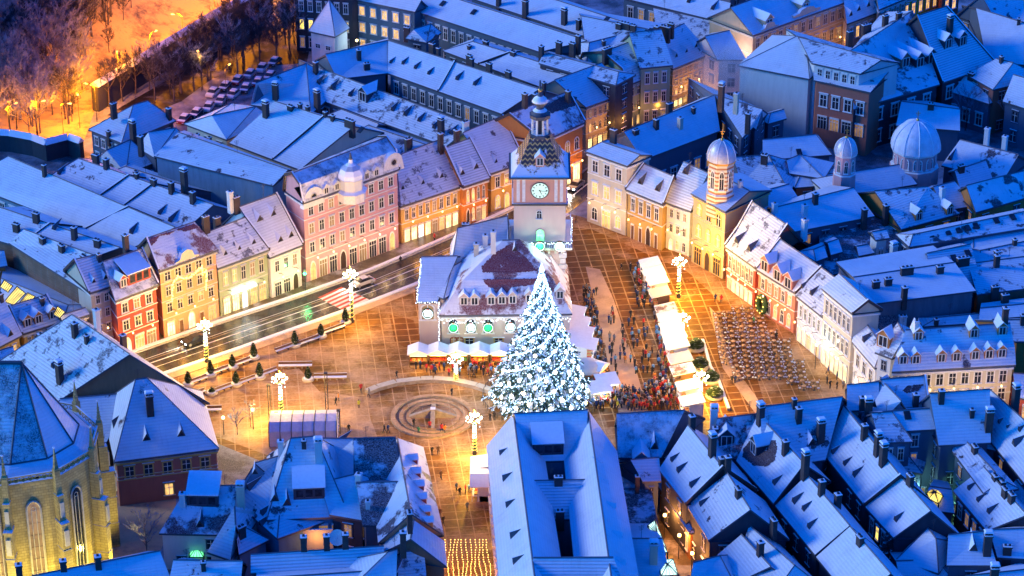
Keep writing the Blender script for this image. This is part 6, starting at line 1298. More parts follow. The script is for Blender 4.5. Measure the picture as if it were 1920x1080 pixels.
while True:
    wy = y0+row*1.75; row += 1
    if wy > W(1370, 580).y: break
    x0 = -60+(.7 if row % 2 else 0); 
    for c in range(200):
        wx = W(1320, 650).x-2+c*1.75+rr.uniform(-.12, .12); p = V(wx, wy+rr.uniform(-.12, .12)+.02*c, 0); q = prj(p)
        if not inpoly(q[0], q[1], CP): continue
        low = q[1] > 678
        o = inst('cafe_table', tm, None, p); tag(o, 'small round snow-capped café table on the terrace before the right house row' if not low else 'yellow-lit snowy café table in the lower part of the terrace', 'table', 'snow-capped tables of the café terrace' if not low else 'tables in the lower part of the café terrace'); nt_ += 1
        a = rr.uniform(-.4, .4)
        for s in (0, 1):
            t_ = a+s*math.pi; o = inst('cafe_chair', chm, None, p+V(math.sin(-t_)*.0+math.cos(t_)*.72, math.sin(t_)*.62, 0), t_-math.pi/2+rr.uniform(-.3, .3)); tag(o, 'dark café chair with snow on its seat, drawn up to a terrace table', 'chair', 'snowy chairs of the café terrace')
print('tables', nt_)
# ---------------- people -----------------
def person_mesh(pose):
    """one continuous skinned figure, about 1.75 m"""
    vs = []; es = []; rad = []
    def add(p, r, par=None):
        vs.append(Vector(p)); rad.append(r)
        if par is not None: es.append((par, len(vs)-1))
        return len(vs)-1
    st = {'stand': (.0, .0, .1, .1), 'walk': (.34, -.30, -.25, .3), 'phone': (.05, -.03, .1, .9)}[pose]
    pel = add((0, 0, .95), .165); ab = add((0, 0, 1.12), .15, pel); ch = add((0, -.01, 1.32), .185, ab); nk = add((0, -.01, 1.48), .07, ch); hd = add((0, -.03, 1.60), .105, nk); add((0, -.02, 1.70), .085, hd)
    for s, k in ((-1, 0), (1, 1)):
        sw = st[k]; hp = add((s*.10, 0, .88), .11, pel); kn = add((s*.11, -sw*.45-.03, .50), .075, hp); an = add((s*.11, -sw*.85+.02, .09), .05, kn); add((s*.12, -sw*.85-.14, .045), .042, an)
        aw = st[2+k]; sh = add((s*.20, 0, 1.38), .075, ch); el = add((s*.27, .03-aw*.1, 1.12), .055, sh)
        wr = add((s*(.27 if aw < .8 else .14), -.06-aw*.28, .90+(.32 if aw > .8 else abs(aw)*.1)), .035, el); wv = vs[wr]
        pm = add(wv+V(0, -.03, -.06), .034, wr)
        for f_ in range(4): t_ = add(wv+V(s*(-.025+.016*f_), -.045, -.11), .0085, pm); add(wv+V(s*(-.025+.016*f_), -.06, -.145+.006*abs(f_-1)), .008, t_)
        th_ = add(wv+V(-s*.035, -.05, -.07), .009, pm)
    me = bpy.data.meshes.new('p'); me.from_pydata(vs, es, []); o = bpy.data.objects.new('p', me); COL.objects.link(o)
    sk = o.modifiers.new('s', 'SKIN'); sv = me.skin_vertices[0].data
    for i, r in enumerate(rad): sv[i].radius = (r, r*.8)
    sv[0].use_root = True; sub = o.modifiers.new('u', 'SUBSURF'); sub.levels = 1
    dg = bpy.context.evaluated_depsgraph_get(); m2 = bpy.data.meshes.new_from_object(o.evaluated_get(dg)); bpy.data.objects.remove(o); return m2
plain('skin', (.55, .33, .24), .6); HAIR = plain('hair', (.05, .03, .02), .8)
COATS = [('black', (.02, .02, .025)), ('dark blue', (.025, .05, .16)), ('red', (.5, .03, .03)), ('grey', (.18, .18, .2)), ('brown', (.16, .08, .04)), ('white', (.7, .7, .7)), ('light blue', (.12, .3, .55)), ('orange', (.6, .2, .03)), ('yellow', (.65, .6, .05)), ('green', (.05, .22, .10))]
PM = {}
for pose in ('stand', 'walk', 'phone'):
    base = person_mesh(pose)
    # face and hat shaping happens on shared geometry: eyes/nose as darker and raised spots, knitted cap
    for cn_, cc in COATS:
        me = base.copy(); me.name = 'person'
        for mt in (plain('coat_'+cn_, cc, .85), plain('trousers', (.03, .035, .05), .85), MATS['skin'], MATS['hair'], plain('boots', (.02, .015, .012), .6)): me.materials.append(mt)
        for f in me.polygons:
            c = f.center; f.use_smooth = True
            f.material_index = 4 if c.z < .12 else 1 if c.z < .72 else (2 if (c.z < .99 and abs(c.x) > .2 and pose == 'stand') or (c.z < .93 and abs(c.x) > .22) else 0) if c.z < 1.5 else (3 if (c.z > 1.66 or c.y > .0) else 2)
        PM[(pose, cn_)] = me
occ = []
def person(px, py, coat, pose, label, az=None, group=None, sc_=1.0):
    p = P0(px, py, .03); o = inst('person', PM[(pose, coat)], None, p, rr.uniform(0, 6.28) if az is None else az); s = sc_*rr.uniform(.94, 1.04); o.scale = (s*1.08, s*1.08, s); tag(o, label, 'person', group); occ.append(p); return o
solo = [(744,709,'black','walk','person in black standing alone on the snowy square left of the market huts'),(847,742,'black','stand','person in black inside the fountain ring, upper left'),(776,800,'black','stand','person in dark clothes at the left rim of the fountain'),(721,812,'black','walk','left one of two people walking below the fountain'),(728,811,'dark blue','walk','right one of two people walking below the fountain'),(810,853,'black','stand','left one of the dark pair at the mouth of the market street'),(822,852,'brown','stand','right one of the dark pair at the mouth of the market street'),(827,898,'brown','walk','person in brown alone in the market street'),(831,984,'black','walk','person in black on the lower part of the market street'),(825,970,'brown','walk','person in brown beside the wall of the market street'),(876,957,'grey','walk','person in grey before the string-light curtain'),(856,921,'dark blue','stand','leftmost person by the snack stall'),(862,930,'black','stand','person in black by the snack stall'),(873,925,'red','stand','person in red by the snack stall'),(880,924,'light blue','stand','person in light blue by the snack stall'),(886,922,'green','stand','person in green by the snack stall'),(806,805,'red','stand','person in red by the fountain front'),(828,811,'red','walk','person in bright red crossing before the fountain'),(834,812,'orange','walk','person in orange beside the one in bright red'),(785,815,'green','stand','person in green below the fountain rim'),(919,789,'black','stand','left one of a dark pair right of the fountain'),(927,788,'black','stand','right one of a dark pair right of the fountain'),(673,765,'yellow','stand','person in a yellow-green high-visibility jacket'),(630,760,'black','walk','person in black left of the one in high-visibility yellow'),(635,752,'orange','stand','person in orange left of the one in high-visibility yellow'),(677,735,'red','walk','person in red in mid-square'),(654,812,'black','stand','person in black right of the canopy tent'),(692,745,'grey','walk','person in grey near the end of the curved wall'),
 (1341,566,'dark blue','stand','left one of the pair standing above the café terrace'),(1352,568,'red','stand','right one of the pair standing above the café terrace'),(1413,608,'green','stand','person in green beside the café terrace'),(1455,638,'black','stand','person in black at the right edge of the café terrace'),(1372,720,'black','stand','left one of the pair at the lower café corner'),(1378,719,'dark blue','stand','right one of the pair at the lower café corner'),(1213,770,'red','walk','person in red at the foot of the snowy lane'),(1149,598,'red','walk','person in red alone on the snowy lane'),(1148,588,'grey','walk','person in grey on the snowy lane'),(1167,620,'black','walk','person in black on the snowy lane'),(1118,552,'black','walk','left one of the dark pair near the clock tower'),(1113,556,'dark blue','walk','right one of the dark pair near the clock tower'),(1165,508,'black','walk','person in black on the upper bare paving'),(1157,710,'black','stand','person in black standing in the open snowy lane'),(1070,424,'black','walk','person in black just right of the clock tower'),(1080,420,'brown','walk','person in brown just right of the clock tower'),(751,495,'black','stand','person in black on the pavement by the yellow house'),(815,452,'red','stand','person in red on the pavement by the yellow house'),(239,668,'black','walk','person in black on the pavement by the red house')]
for x, y, c, ps, l in solo: person(x, y, c, ps, l)
zones = [([(935,745),(990,772),(1060,768),(1100,755),(1105,768),(1060,776),(990,778),(930,765)], 34, 'in the ring of people looking up at the Christmas tree', ['black','dark blue','grey','black','brown','light blue']),
 ([(1108,690),(1140,700),(1165,740),(1165,768),(1110,768)], 34, 'in the dense crowd between Christmas tree and snowy lane', ['black','dark blue','grey','orange','yellow','red','dark blue']),
 ([(1215,725),(1262,715),(1278,770),(1205,768)], 42, 'in the dense crowd at the lower end of the stalls', ['red','orange','brown','black','white','red','dark blue']),
 ([(1165,745),(1215,748),(1215,770),(1165,770)], 16, 'in the crowd at the foot of the snowy lane', ['red','orange','brown','black']),
 ([(1225,590),(1243,590),(1268,700),(1245,710),(1232,640)], 44, 'in the queue along the bright stalls', ['red','red','white','light blue','yellow','orange','dark blue']),
 ([(1190,500),(1210,500),(1226,580),(1205,585)], 24, 'at the upper stalls of the bright row', ['red','light blue','grey','black','dark blue']),
 ([(1092,540),(1105,545),(1122,640),(1135,690),(1112,690),(1098,620)], 30, 'along the pale stalls behind the Christmas tree', ['dark blue','black','grey','light blue']),
 ([(772,690),(985,690),(960,712),(800,705)], 26, 'before the market huts of the council house', ['red','orange','red','black','brown']),
 ([(1150,640),(1215,640),(1230,715),(1170,715)], 14, 'strolling in the middle of the market', ['black','brown','grey','orange','dark blue']),
 ([(1545,700),(1600,700),(1605,735),(1550,735)], 8, 'at the lower end of the right house row', ['black','dark blue','grey'])]
for P_, n_, l, cs in [(a_, int(b_*.92), c_, d_) for a_, b_, c_, d_ in zones]:
    xs, ys = [p[0] for p in P_], [p[1] for p in P_]; k = 0; tr = 0
    while k < n_ and tr < 4000:
        tr += 1; x, y = rr.uniform(min(xs), max(xs)), rr.uniform(min(ys), max(ys))
        if not inpoly(x, y, P_): continue
        p = P0(x, y, .03)
        if any((p-q).length < .5 for q in occ[-160:]): continue
        c = rr.choice(cs); person(x, y, c, rr.choice(['stand', 'stand', 'walk', 'phone']), f'person in {c} coat {l}', None, 'people '+l); k += 1
# ---------------- cars -----------------
for n_, c_ in (('carwhite', (.7, .7, .72)), ('cardark', (.03, .035, .05)), ('carred', (.35, .03, .03)), ('carsilver', (.35, .36, .38))): plain(n_, c_, .3, .2, var=.03)
plain('rubber', (.02, .02, .02), .8); emit('head_glow', (1, .95, .85), 20); emit('tail_glow', (1, .05, .03), 6)
def car_meshes(paint, snowy=False, lit=False):
    L_, w_ = 4.3, 1.75; top = 'snowcap' if snowy else paint
    b = MB(); prof = [(-2.15, .35), (-2.15, .72), (-1.9, .86), (-1.05, .95), (1.25, .98), (2.0, .92), (2.15, .7), (2.15, .35)]
    def ex(prof, ww, w2, m_, tm=None):
        n = len(prof); A = [(x, -ww/2 if i in (0, n-1) else -w2/2, z) for i, (x, z) in enumerate(prof)]; C = [(x, -y, z) for x, y, z in A]
        b.poly(A, m_); b.poly(C[::-1], m_)
        for i in range(n): j = (i+1) % n; b.poly([A[j], A[i], C[i], C[j]], (tm or m_) if 2 <= i < n-3 else m_)
    ex(prof, w_, w_*.98, paint, top); body = b.mesh('car_body', fix=True); b = MB(); ex([(-1.15, .93), (-.45, 1.42), (.85, 1.45), (1.75, .96)], w_*.94, w_*.78, 'pane'); glass = b.mesh('windows', fix=True); b = MB(); b.box((.2, 0, 1.46 if not snowy else 1.5), (1.35, w_*.76, .07 if not snowy else .2), top, taper=.9)
    rf = b.mesh('roof_panel'); b = MB(); b.tube([(0, -.1, 0), (0, .1, 0)], .32, 'rubber', 12); b.poly([(.31*math.cos(t), -.1, .31*math.sin(t)) for t in [2*math.pi*i/12 for i in range(12)]], 'carsilver'); b.poly([(.31*math.cos(t), .1, .31*math.sin(t)) for t in [2*math.pi*i/12 for i in range(12)]], 'carsilver'); wh = b.mesh('wheel')
    b = MB(); b.box((-2.15, 0, .62), (.06, .36, .16), 'head_glow' if lit else 'whitetrim'); hl = b.mesh('headlight'); b = MB(); b.box((2.15, 0, .68), (.06, .34, .14), 'tail_glow' if lit else 'redpaint'); tl = b.mesh('tail_light')
    return body, glass, rf, wh, hl, tl
CM = {}
def car(label, p, az, paint='carsilver', snowy=False, lit=False, group=None):
    k = (paint, snowy, lit)
    if k not in CM: CM[k] = car_meshes(*k)
    bd, gl, rf, wh, hl, tl = CM[k]; rt = root('car', label, 'car', p, az, group); inst('body', bd, rt); inst('windows', gl, rt); inst('roof_panel', rf, rt)
    for x in (-1.35, 1.35):
        for y in (-.8, .8): inst('wheel', wh, rt, (x, y, .32))
    for y in (-.6, .6): inst('headlight', hl, rt, (0, y, 0)); inst('tail_light', tl, rt, (0, y, 0))
    if lit:
        l = light('headlight_beam', (0, 0, 0), 900, (1, .93, .8), .25, spot=75, aim=(-1, 0, -.12)); l.parent = rt; l.location = (-2.5, 0, .7)
    return rt
def along(k, pts): 
    i = int(k); a, c = W(*pts[i]), W(*pts[i+1]); return a.lerp(c, k-i), math.atan2((c-a).y, (c-a).x)
MID = [(x*.35+u*.65, y*.35+v*.65) for (x, y), (u, v) in zip(ST_UP, ST_LO)]; MIU = [(x*.68+u*.32, y*.68+v*.32) for (x, y), (u, v) in zip(ST_UP, ST_LO)]
p, a = along(3.85, MIU); car('white car with lit headlights driving down the wet street past the crossing', p+V(0, 0, .03), a, 'carwhite', lit=True)
p, a = along(1.6, MIU); car('dark car with lit headlights on the wet street before the peach house', p+V(0, 0, .03), a, 'cardark', lit=True)
p, a = along(8.5, MIU); car('silver car with lit headlights coming out of the street beyond the clock tower', p+V(0, 0, .03), a, 'carsilver', lit=True)
cz_old = [(348,222),(362,214),(377,206),(392,199),(408,190),(424,181),(440,172),(456,163),(438,150),(452,143),(468,137),(484,131),(500,125),(515,119),(425,158),(340,232),(355,238),(372,231)]
cz = [(392-i*23, 205+i*11.5) for i in range(3)]+[(415+i*23, 193-i*11.5) for i in range(5)]+[(400+i*23, 178-i*11.5) for i in range(6)]
nmc = ['carwhite', 'cardark', 'carred', 'carsilver']
for i, (x, y) in enumerate(cz): car('snow-topped parked car in the lot behind the roofs below the town wall', P0(x, y), math.radians(75)+rr.uniform(-.1, .1), nmc[i % 4], True, group='snow-topped cars parked below the town wall')
for i, (x, y) in enumerate(((404,52),(413,44),(465,24),(474,16),(482,20))): p = P0(x, y, .2); p.z = hill_z(p.x, p.y)+.05; car('snow-topped car parked on the orange-lit road above the town wall', p, math.radians(50), nmc[(i+1) % 4], True, group='cars on the orange-lit road above the wall')
# lit shop streets: yellow string curtain over the market street
b = MB(); cu = []
rt = root('light_curtain', 'curtain of yellow string lights hung across the lower market street', 'light curtain', P0(875, 1040))
for k in range(11):
    f_ = k/10; a = W(835+f_*78, 1012, 5.2); c = W(830+f_*93, 1100, 5.2); b = MB(); n = int((c-a).length/.5)
    for q in range(n): p = a.lerp(c, q/n); b.box((p.x+rr.uniform(-.06, .06)+.15*math.sin(q*.35+k), p.y, 5.2-.9*math.sin(math.pi*q/n)), (.1, .1, .1), 'bulb_warm')
    b.build('light_strand', rt)
lp = W(825, 1057, 5.5); b = MB(); b.lathe(tuple(lp), [(.05, -.2), (.25, 0), (.25, .3), (.05, .45)], 'glow_warm', 8); b.tube([lp+V(0, 0, .4), lp+V(-1.2, .3, .6)], .05, 'iron', 4); o = tag(b.build('wall_lamp'), 'bright starry wall lamp on the brown gable at the street mouth', 'wall lamp')
light('curtain_glow', W(850, 1030, 4), 260, AMB, .6); light('curtain_glow', W(895, 1065, 4), 260, AMB, .6)
light('wall_lamp_light', lp+V(.4, -.2, 0), 420, WARM, .2)
# the crowd beyond the people that show largest: one mass
cb = MB(); mats_ = ['coat_black', 'coat_dark blue', 'coat_red', 'coat_grey', 'coat_brown', 'coat_light blue', 'coat_black', 'coat_dark blue']
for P_, n_ in (([(1210,715),(1265,705),(1280,770),(1200,768)], 40), ([(1165,735),(1215,738),(1215,770),(1165,770)], 34), ([(1108,690),(1140,700),(1165,740),(1165,768),(1110,768)], 44), ([(1180,590),(1243,590),(1268,700),(1190,710)], 34), ([(1112,600),(1180,600),(1205,700),(1125,700)], 22), ([(1180,500),(1210,500),(1226,580),(1195,585)], 30), ([(1092,540),(1110,545),(1130,640),(1140,690),(1112,690),(1098,620)], 34), ([(772,690),(985,690),(960,706),(800,702)], 22)):
    xs, ys = [p[0] for p in P_], [p[1] for p in P_]; k = 0
    for _ in range(3000):
        if k >= n_: break
        x, y = rr.uniform(min(xs), max(xs)), rr.uniform(min(ys), max(ys))
        if not inpoly(x, y, P_): continue
        p = P0(x, y, .03)
        if any((p-q).length < .45 for q in occ): continue
        occ.append(p); k += 1; c = rr.choice(mats_); a = rr.uniform(0, 6.28); s = rr.uniform(.92, 1.05)
        cb.lathe(tuple(p), [(.12*s, 0), (.13*s, .5*s), (.16*s, .8*s), (.2*s, .85*s), (.19*s, 1.15*s), (.22*s, 1.38*s), (.09*s, 1.5*s)], ['trousers', 'trousers', c, c, c, c], 7, True, a, 1.15, .8)
        cb.lathe((p.x, p.y, p.z+1.46*s), [(.05, 0), (.1, .08), (.11, .16), (.07, .27), (.01, .29)], ['skin', 'skin', 'hair', 'hair'], 6)
        for sx in (-1, 1): d = V(math.cos(a)*sx, math.sin(a)*sx, 0); cb.tube([p+d*.22+V(0, 0, 1.36*s), p+d*.29+V(0, 0, 1.1*s), p+d*.26+V(.05, -.1, .85*s)], .055, c, 4, .035)
plain('trousers', (.03, .035, .05), .85)
tag(cb.build('crowd'), kind='stuff')
# ---------------- bare frosted trees -----------------
plain('frostbark', (.10, .085, .10), .9, var=.3); plain('frosttwig', (.22, .22, .30), .9, var=.35, sc_=.7); plain('darktwig', (.05, .045, .06), .9, var=.4); plain('sprucedark', (.02, .035, .04), .8, var=.5)
def bare_tree(seed, hh, spread, twig='frosttwig', dens=1.0):
    r_ = random.Random(seed); tr = MB(); cr = MB()
    tr.tube([(0, 0, -.4), (r_.uniform(-.2, .2), r_.uniform(-.2, .2), hh*.3), (r_.uniform(-.3, .3), r_.uniform(-.3, .3), hh*.62), (0, 0, hh*.9)], hh*.022, 'frostbark', 6, .05)
    def br(p, d, l, lv):
        e = p+d*l; mid = p.lerp(e, .5)+V(r_.uniform(-1, 1), r_.uniform(-1, 1), r_.uniform(-.3, .6))*l*.08
        if lv < 2: (tr if lv == 0 else cr).tube([p, mid, e], .016*l+.015, 'frostbark' if lv == 0 else twig, 4, .02)
        else: s = V(r_.uniform(-1, 1), r_.uniform(-1, 1), r_.uniform(-1, 1)).cross(d).normalized()*.035; cr.poly([p-s, p+s, e], twig)
        if lv >= 3: return
        for _ in range(int((5, 6, 5)[lv]*dens)):
            k = r_.uniform(.3, 1); nd = (d+V(r_.uniform(-1, 1), r_.uniform(-1, 1), r_.uniform(-.35, .9))*.75).normalized(); br(p.lerp(e, k), nd, l*r_.uniform(.4, .62), lv+1)
    for k in range(10):
        a = k*2.4+r_.random(); z = hh*(.28+.06*k); br(V(0, 0, z), V(math.cos(a)*spread, math.sin(a)*spread, 1.0).normalized(), hh*(.42-.022*k), 0)
    return tr.mesh('trunk'), cr.mesh('crown')
BT = [bare_tree(s, 13, .8) for s in (1, 2, 3)]+[bare_tree(4, 12, .75, 'darktwig', 1.25)]+[bare_tree(9, 8, .9, 'frosttwig', .9)]
def tree(label, px, py, k, s, group=None, z=None, cat='tree'):
    p = P0(px, py)
    if z == 'hill':
        for _ in range(8): hz = hill_z(p.x, p.y); p = W(px, py, max(0, hz))
        p.z = hill_z(p.x, p.y)
    rt = root('bare_tree', label, cat, p, rr.uniform(0, 6.28), group); a, c = BT[k]; inst('trunk', a, rt, (0, 0, 0), 0, (s,)*3); inst('crown', c, rt, (0, 0, 0), 0, (s,)*3); return rt
fz = random.Random(21); n = 0
FP = [(-30,0),(70,-40),(215,-30),(235,20),(175,90),(160,150),(130,250),(100,265),(-30,262)]
while n < 135:
    x, y = fz.uniform(-30, 240), fz.uniform(-40, 268)
    if not inpoly(x, y, FP): continue
    tree('frosted bare tree in the dense wood on the hillside', x, y, fz.choice([0, 1, 2, 3]), fz.uniform(.75, 1.15), 'bare trees of the hillside wood', 'hill'); n += 1
for x, y, l in ((205,100,'lone dark bush on the orange-lit slope'),(200,70,'small bare tree on the open slope left of the wood edge'),(232,40,'thin bare tree leaning on the upper orange slope'),(247,22,'small dark tree at the top of the orange slope'),(135,228,'bare tree beside the road bend at the foot of the wood')): tree(l, x, y, 3, .45, None, 'hill')
wz = [(205,200),(230,190),(255,175),(280,168),(300,150),(325,150),(345,132),(362,160),(375,128),(398,118),(415,105),(430,128),(440,95),(458,110),(470,80),(488,98),(500,65),(520,85),(535,60),(545,100),(520,115),(555,40),(560,75),(320,178),(290,190),(480,60),(440,70),(395,95),(340,175),(395,150)]
wz += [(x+fz.uniform(-14, 22), y+fz.uniform(-10, 16)) for x, y in wz if x > 300]
for i, (x, y) in enumerate(wz): tree('dark bare tree in the belt just inside the old town wall', x, y, (3, 3, 3, 1)[i % 4], fz.uniform(.6, .85), 'trees inside the old town wall')
tree('bare tree glowing amber around the lot lamp inside the town wall', 380, 168, 4, 1.1)
tree('snow-laden leafless tree standing in the churchyard', 276, 1048, 4, 1.0)
for x, y, l in ((345,1030,'small leafless tree by the green-lit yard'),(1810,245,'left one of the dark bare trees below the aerial house'),(1850,240,'middle one of the dark bare trees below the aerial house'),(1890,262,'right one of the dark bare trees below the aerial house'),(1880,230,'back one of the dark bare trees below the aerial house'),(1850,560,'frost-speckled small tree among the right-hand roofs'),(470,800,'bare shrub glowing yellow in the parish house garden'),(445,815,'low bare shrub left of the glowing one in the garden')): tree(l, x, y, 4 if x < 1700 else (0 if y < 300 else 4), .55 if y > 300 else .7)
# conifer at bottom right
def conifer(label, px, py, hh, r0):
    p = P0(px, py); rt = root('fir_tree', label, 'fir tree', p); b = MB(); b.tube([(p.x, p.y, 0), (p.x, p.y, hh)], .25, 'bark', 6, .04); b.build('trunk', rt); b = MB(); r_ = random.Random(int(px))
    for i in range(24):
        z = 1+(hh-1.2)*i/24; R_ = r0*(1-i/24)+.15
        for j in range(12):
            a = r_.random()*6.28; d = V(math.cos(a), math.sin(a), -.25); s = V(-d.y, d.x, 0)*.45; c = V(p.x, p.y, z); t_ = c+d*R_*r_.uniform(.8, 1.1)
            b.poly([c, t_-s, t_+d*.3], 'sprucedark'); b.poly([c, t_+d*.3, t_+s], 'sprucedark' if r_.random() < .8 else 'snowcap')
    b.build('crown', rt)
conifer('dark fir tree at the bottom edge between the lower-right roofs', 1660, 1095, 9, 2.4); conifer('second smaller dark fir tree at the bottom edge', 1632, 1090, 6, 1.8)
# big wreath and doorway decorations on the right row
b = MB(); b.tube([(1.0*math.cos(2*math.pi*i/16), 0, 1.5*math.sin(2*math.pi*i/16)) for i in range(17)], .5, 'wreath', 6)
for i in range(30): a = i*.7; b.box((1.0*math.cos(a), -.45, 1.5*math.sin(a)), (.14, .14, .14), 'bulb_warm')
q, n, rz = on_wall(HS['r6'], 1432, 570); tag(inst('door_wreath', b.mesh('door_wreath'), None, V(q.x, q.y, 2.2)+n*.5, rz), 'giant oval green wreath round a doorway of the salmon pink house', 'wreath')
# glasshouse with pale green light, green-lit yard roof
def glassroof(label, pts, z, mat, nm_='glass_roof'):
    rt = root(nm_, label, 'glass roof', W(*pts[0], z)); P_ = [W(x, y, z) for x, y in pts]; b = MB(); c = sum(P_, V(0, 0, 0))/len(P_)+V(0, 0, .6); 
    for i in range(len(P_)): b.poly([P_[i], P_[(i+1) % len(P_)], c], mat)
    b.build('glass', rt, fix=True); b = MB()
    for i in range(len(P_)):
        j = (i+1) % len(P_); b.tube([P_[i], P_[j]], .1, 'iron', 4); b.tube([P_[i], c], .08, 'iron', 4)
        for k in (.25, .5, .75): b.tube([P_[i].lerp(P_[j], k), c.lerp(P_[i].lerp(P_[j], k), .0)], .05, 'iron', 3)
    for q_ in P_: b.tube([V(q_.x, q_.y, 0), q_], .12, 'iron', 4)
    b.build('glazing_bars', rt)
glassroof('green-glowing glass roof in the small yard at the lower left', [(355,1045),(382,1045),(383,1018),(358,1018)], 3.0, 'pane_green')
glassroof('pale green glasshouse strip between two tall chimneys, upper part', [(1215,985),(1228,975),(1252,1035),(1235,1040)], 7.2, 'pane_cyan')
glassroof('pale green glasshouse strip at the bottom edge, lower part', [(1233,1050),(1262,1048),(1272,1078),(1240,1080)], 7.2, 'pane_cyan')
glassroof('octagonal yellow-green glass lantern in the dark yard at the lower right', [(1742,935),(1760,945),(1768,930),(1760,918),(1745,915),(1738,925)], 7.0, 'pane_yellow')
# arcade skylights
for pts, l in (([(0,538),(15,548),(24,536),(8,525)], 'top'), ([(8,566),(26,572),(48,550),(32,537)], 'middle'), ([(36,568),(50,572),(66,556),(52,549)], 'lower'), ([(100,590),(112,596),(122,585),(108,574)], 'far right')):
    b = MB(); z = 9.6; P_ = [W(x, y, z) for x, y in pts]; b.poly(P_, 'pane_yellow'); 
    for i in range(4): b.tube([P_[i], P_[(i+1) % 4]], .12, 'iron', 4)
    for k in (.2, .4, .6, .8): b.tube([P_[0].lerp(P_[1], k)+V(0, 0, .05), P_[3].lerp(P_[2], k)+V(0, 0, .05)], .07, 'iron', 3)
    tag(b.build('skylight', fix=False), f'{l} yellow-glowing skylight on the arcade roof by the brick wall', 'skylight', 'yellow skylights of the arcade')
# satellite dish
q = W(632, 1008, 9.5); b = MB(); d = V(-.1, -.8, .6).normalized(); u = d.orthogonal().normalized(); v = d.cross(u); b.faces([q+u*1.2*math.cos(t)+v*1.2*math.sin(t) for t in [2*math.pi*i/16 for i in range(16)]]+[q-d*.35], [(i, (i+1) % 16, 16) for i in range(16)], 'whitetrim', True); b.tube([q-d*.35, q-V(0, 0, 1.8)], .08, 'iron', 4); tag(b.build('satellite_dish'), 'white satellite dish behind the ribbed roof ridge', 'satellite dish')
# lit rear terrace wall
b = MB(); a, c = W(530, 1028, 3.5), W(625, 1026, 3.5); b.obox(V(a.x, a.y, 0), V(c.x-a.x, c.y-a.y, 0), V(0, .3, 0), V(0, 0, 6.6), 'cream', top='snowcap'); tag(b.build('terrace_wall'), 'smooth pale terrace wall glowing amber behind the ribbed roof', 'wall')
light('terrace_light', (c+a)/2+V(1.5, -1.6, 2), 160, AMB, .3)
# neon bar, traffic light, small crosswalk signal
q, n, rz = on_wall(HS['greygreen'], 455, 541); t_ = V(-n.y, n.x, 0); emit('neon', (.85, .97, 1), 9); b = MB(); a_, c_ = on_wall(HS['greygreen'], 434, 549)[0], on_wall(HS['greygreen'], 478, 533)[0]; b.obox(a_+n*.3, c_-a_, n*.2, V(0, 0, .3), 'neon'); tag(b.build('light_bar'), 'long white light bar on the grey-green house front', 'light bar')
p = P0(573, 548); emit('go', (.02, 1, .3), 12); rt = root('traffic_light', 'traffic light showing green at the crossing by the pink palace', 'traffic light', p); b = MB(); b.tube([p, p+V(0, 0, 3.6)], .09, 'iron', 6); b.build('pole', rt); b = MB(); b.box((p.x, p.y, 4.1), (.4, .35, 1.1), 'iron'); b.build('housing', rt); b = MB(); b.lathe((p.x, p.y-.25, 3.85), [(.16, -.16), (.3, 0), (.16, .16)], 'go', 10); b.build('green_lamp', rt); light('signal', p+V(.3, -.8, 3.6), 160, (.02, 1, .25), .15)
# ---------------- wall lanterns along the lit fronts -----------------
lm_ = MB(); lm_.tube([(0, .0, 0), (0, -.9, .35), (0, -1.3, .2)], .05, 'iron', 4); lm_.lathe((0, -1.3, -.35), [(.04, -.06), (.12, 0), (.15, .25), (.04, .34)], 'glow_warm', 8); LNM = lm_.mesh('wall_lantern')
def lanterns(key, n, z, e, col, who):
    Hh = HS[key]; a, c = Hh['e0'], Hh['e1']; ln, t, nn, rz = wall_frame(a, c, Hh['ctr'])
    for k in range(n):
        p = a+t*(ln*(k+.5)/n); p.z = z; off = 5.0 if key == 'hotel' else 2.6; o = tag(inst('wall_lantern', LNM, None, p, rz), f'bracket lantern glowing on the front of the {who}', 'lantern', f'bracket lanterns on the {who}')
        light('lantern_light', p+nn*off+V(0, 0, -.6), e, col, .35)
for key, n, z, e, col, who in (('cream1',1,5,120,AMB,'narrow cream house'),('red',2,4.6,260,WARM,'red plastered house'),('peach',3,5,330,AMB,'peach ornate house'),('greygreen',3,4.6,200,(1,.75,.35),'grey-green house'),('white1',2,4.4,230,(1,.75,.4),'white slit-dormer house'),('pink',6,5.2,330,(1,.62,.28),'pink palace'),('yellow1',4,4.8,420,AMB,'long pale yellow house'),('orange1',2,4.8,300,AMB,'burnt orange house'),('orange2',2,4.8,420,AMB,'pale orange house'),('k1',4,5,520,AMB,'orange corner house'),('k2',3,5,520,AMB,'golden arcaded house'),('k3',2,5,300,AMB,'olive corner house'),('k4',4,5,420,AMB,'long four-storey street house'),
  ('r1',3,5,330,(1,.66,.28),'cream corner house'),('r2',3,4.6,330,AMB,'ochre gate house'),('r3',2,4.8,280,AMB,'white three-storey house'),('r4',3,5,380,AMB,'striped church front'),('r5',4,4.6,200,AMB,'red and white house'),('r6',5,4.8,230,AMB,'salmon pink house'),('r7',3,4.6,130,(.85,1,.9),'lilac-white house'),('r8',3,5,110,WARM,'tall cream-grey house'),('r9',1,4.6,300,WARM,'low white house'),('hotel',5,10.5,900,(1,.66,.28),'cream hotel'),('neo',6,6,520,AMB,'sandstone palace')):
    lanterns(key, n, z, e*.30, col, who)
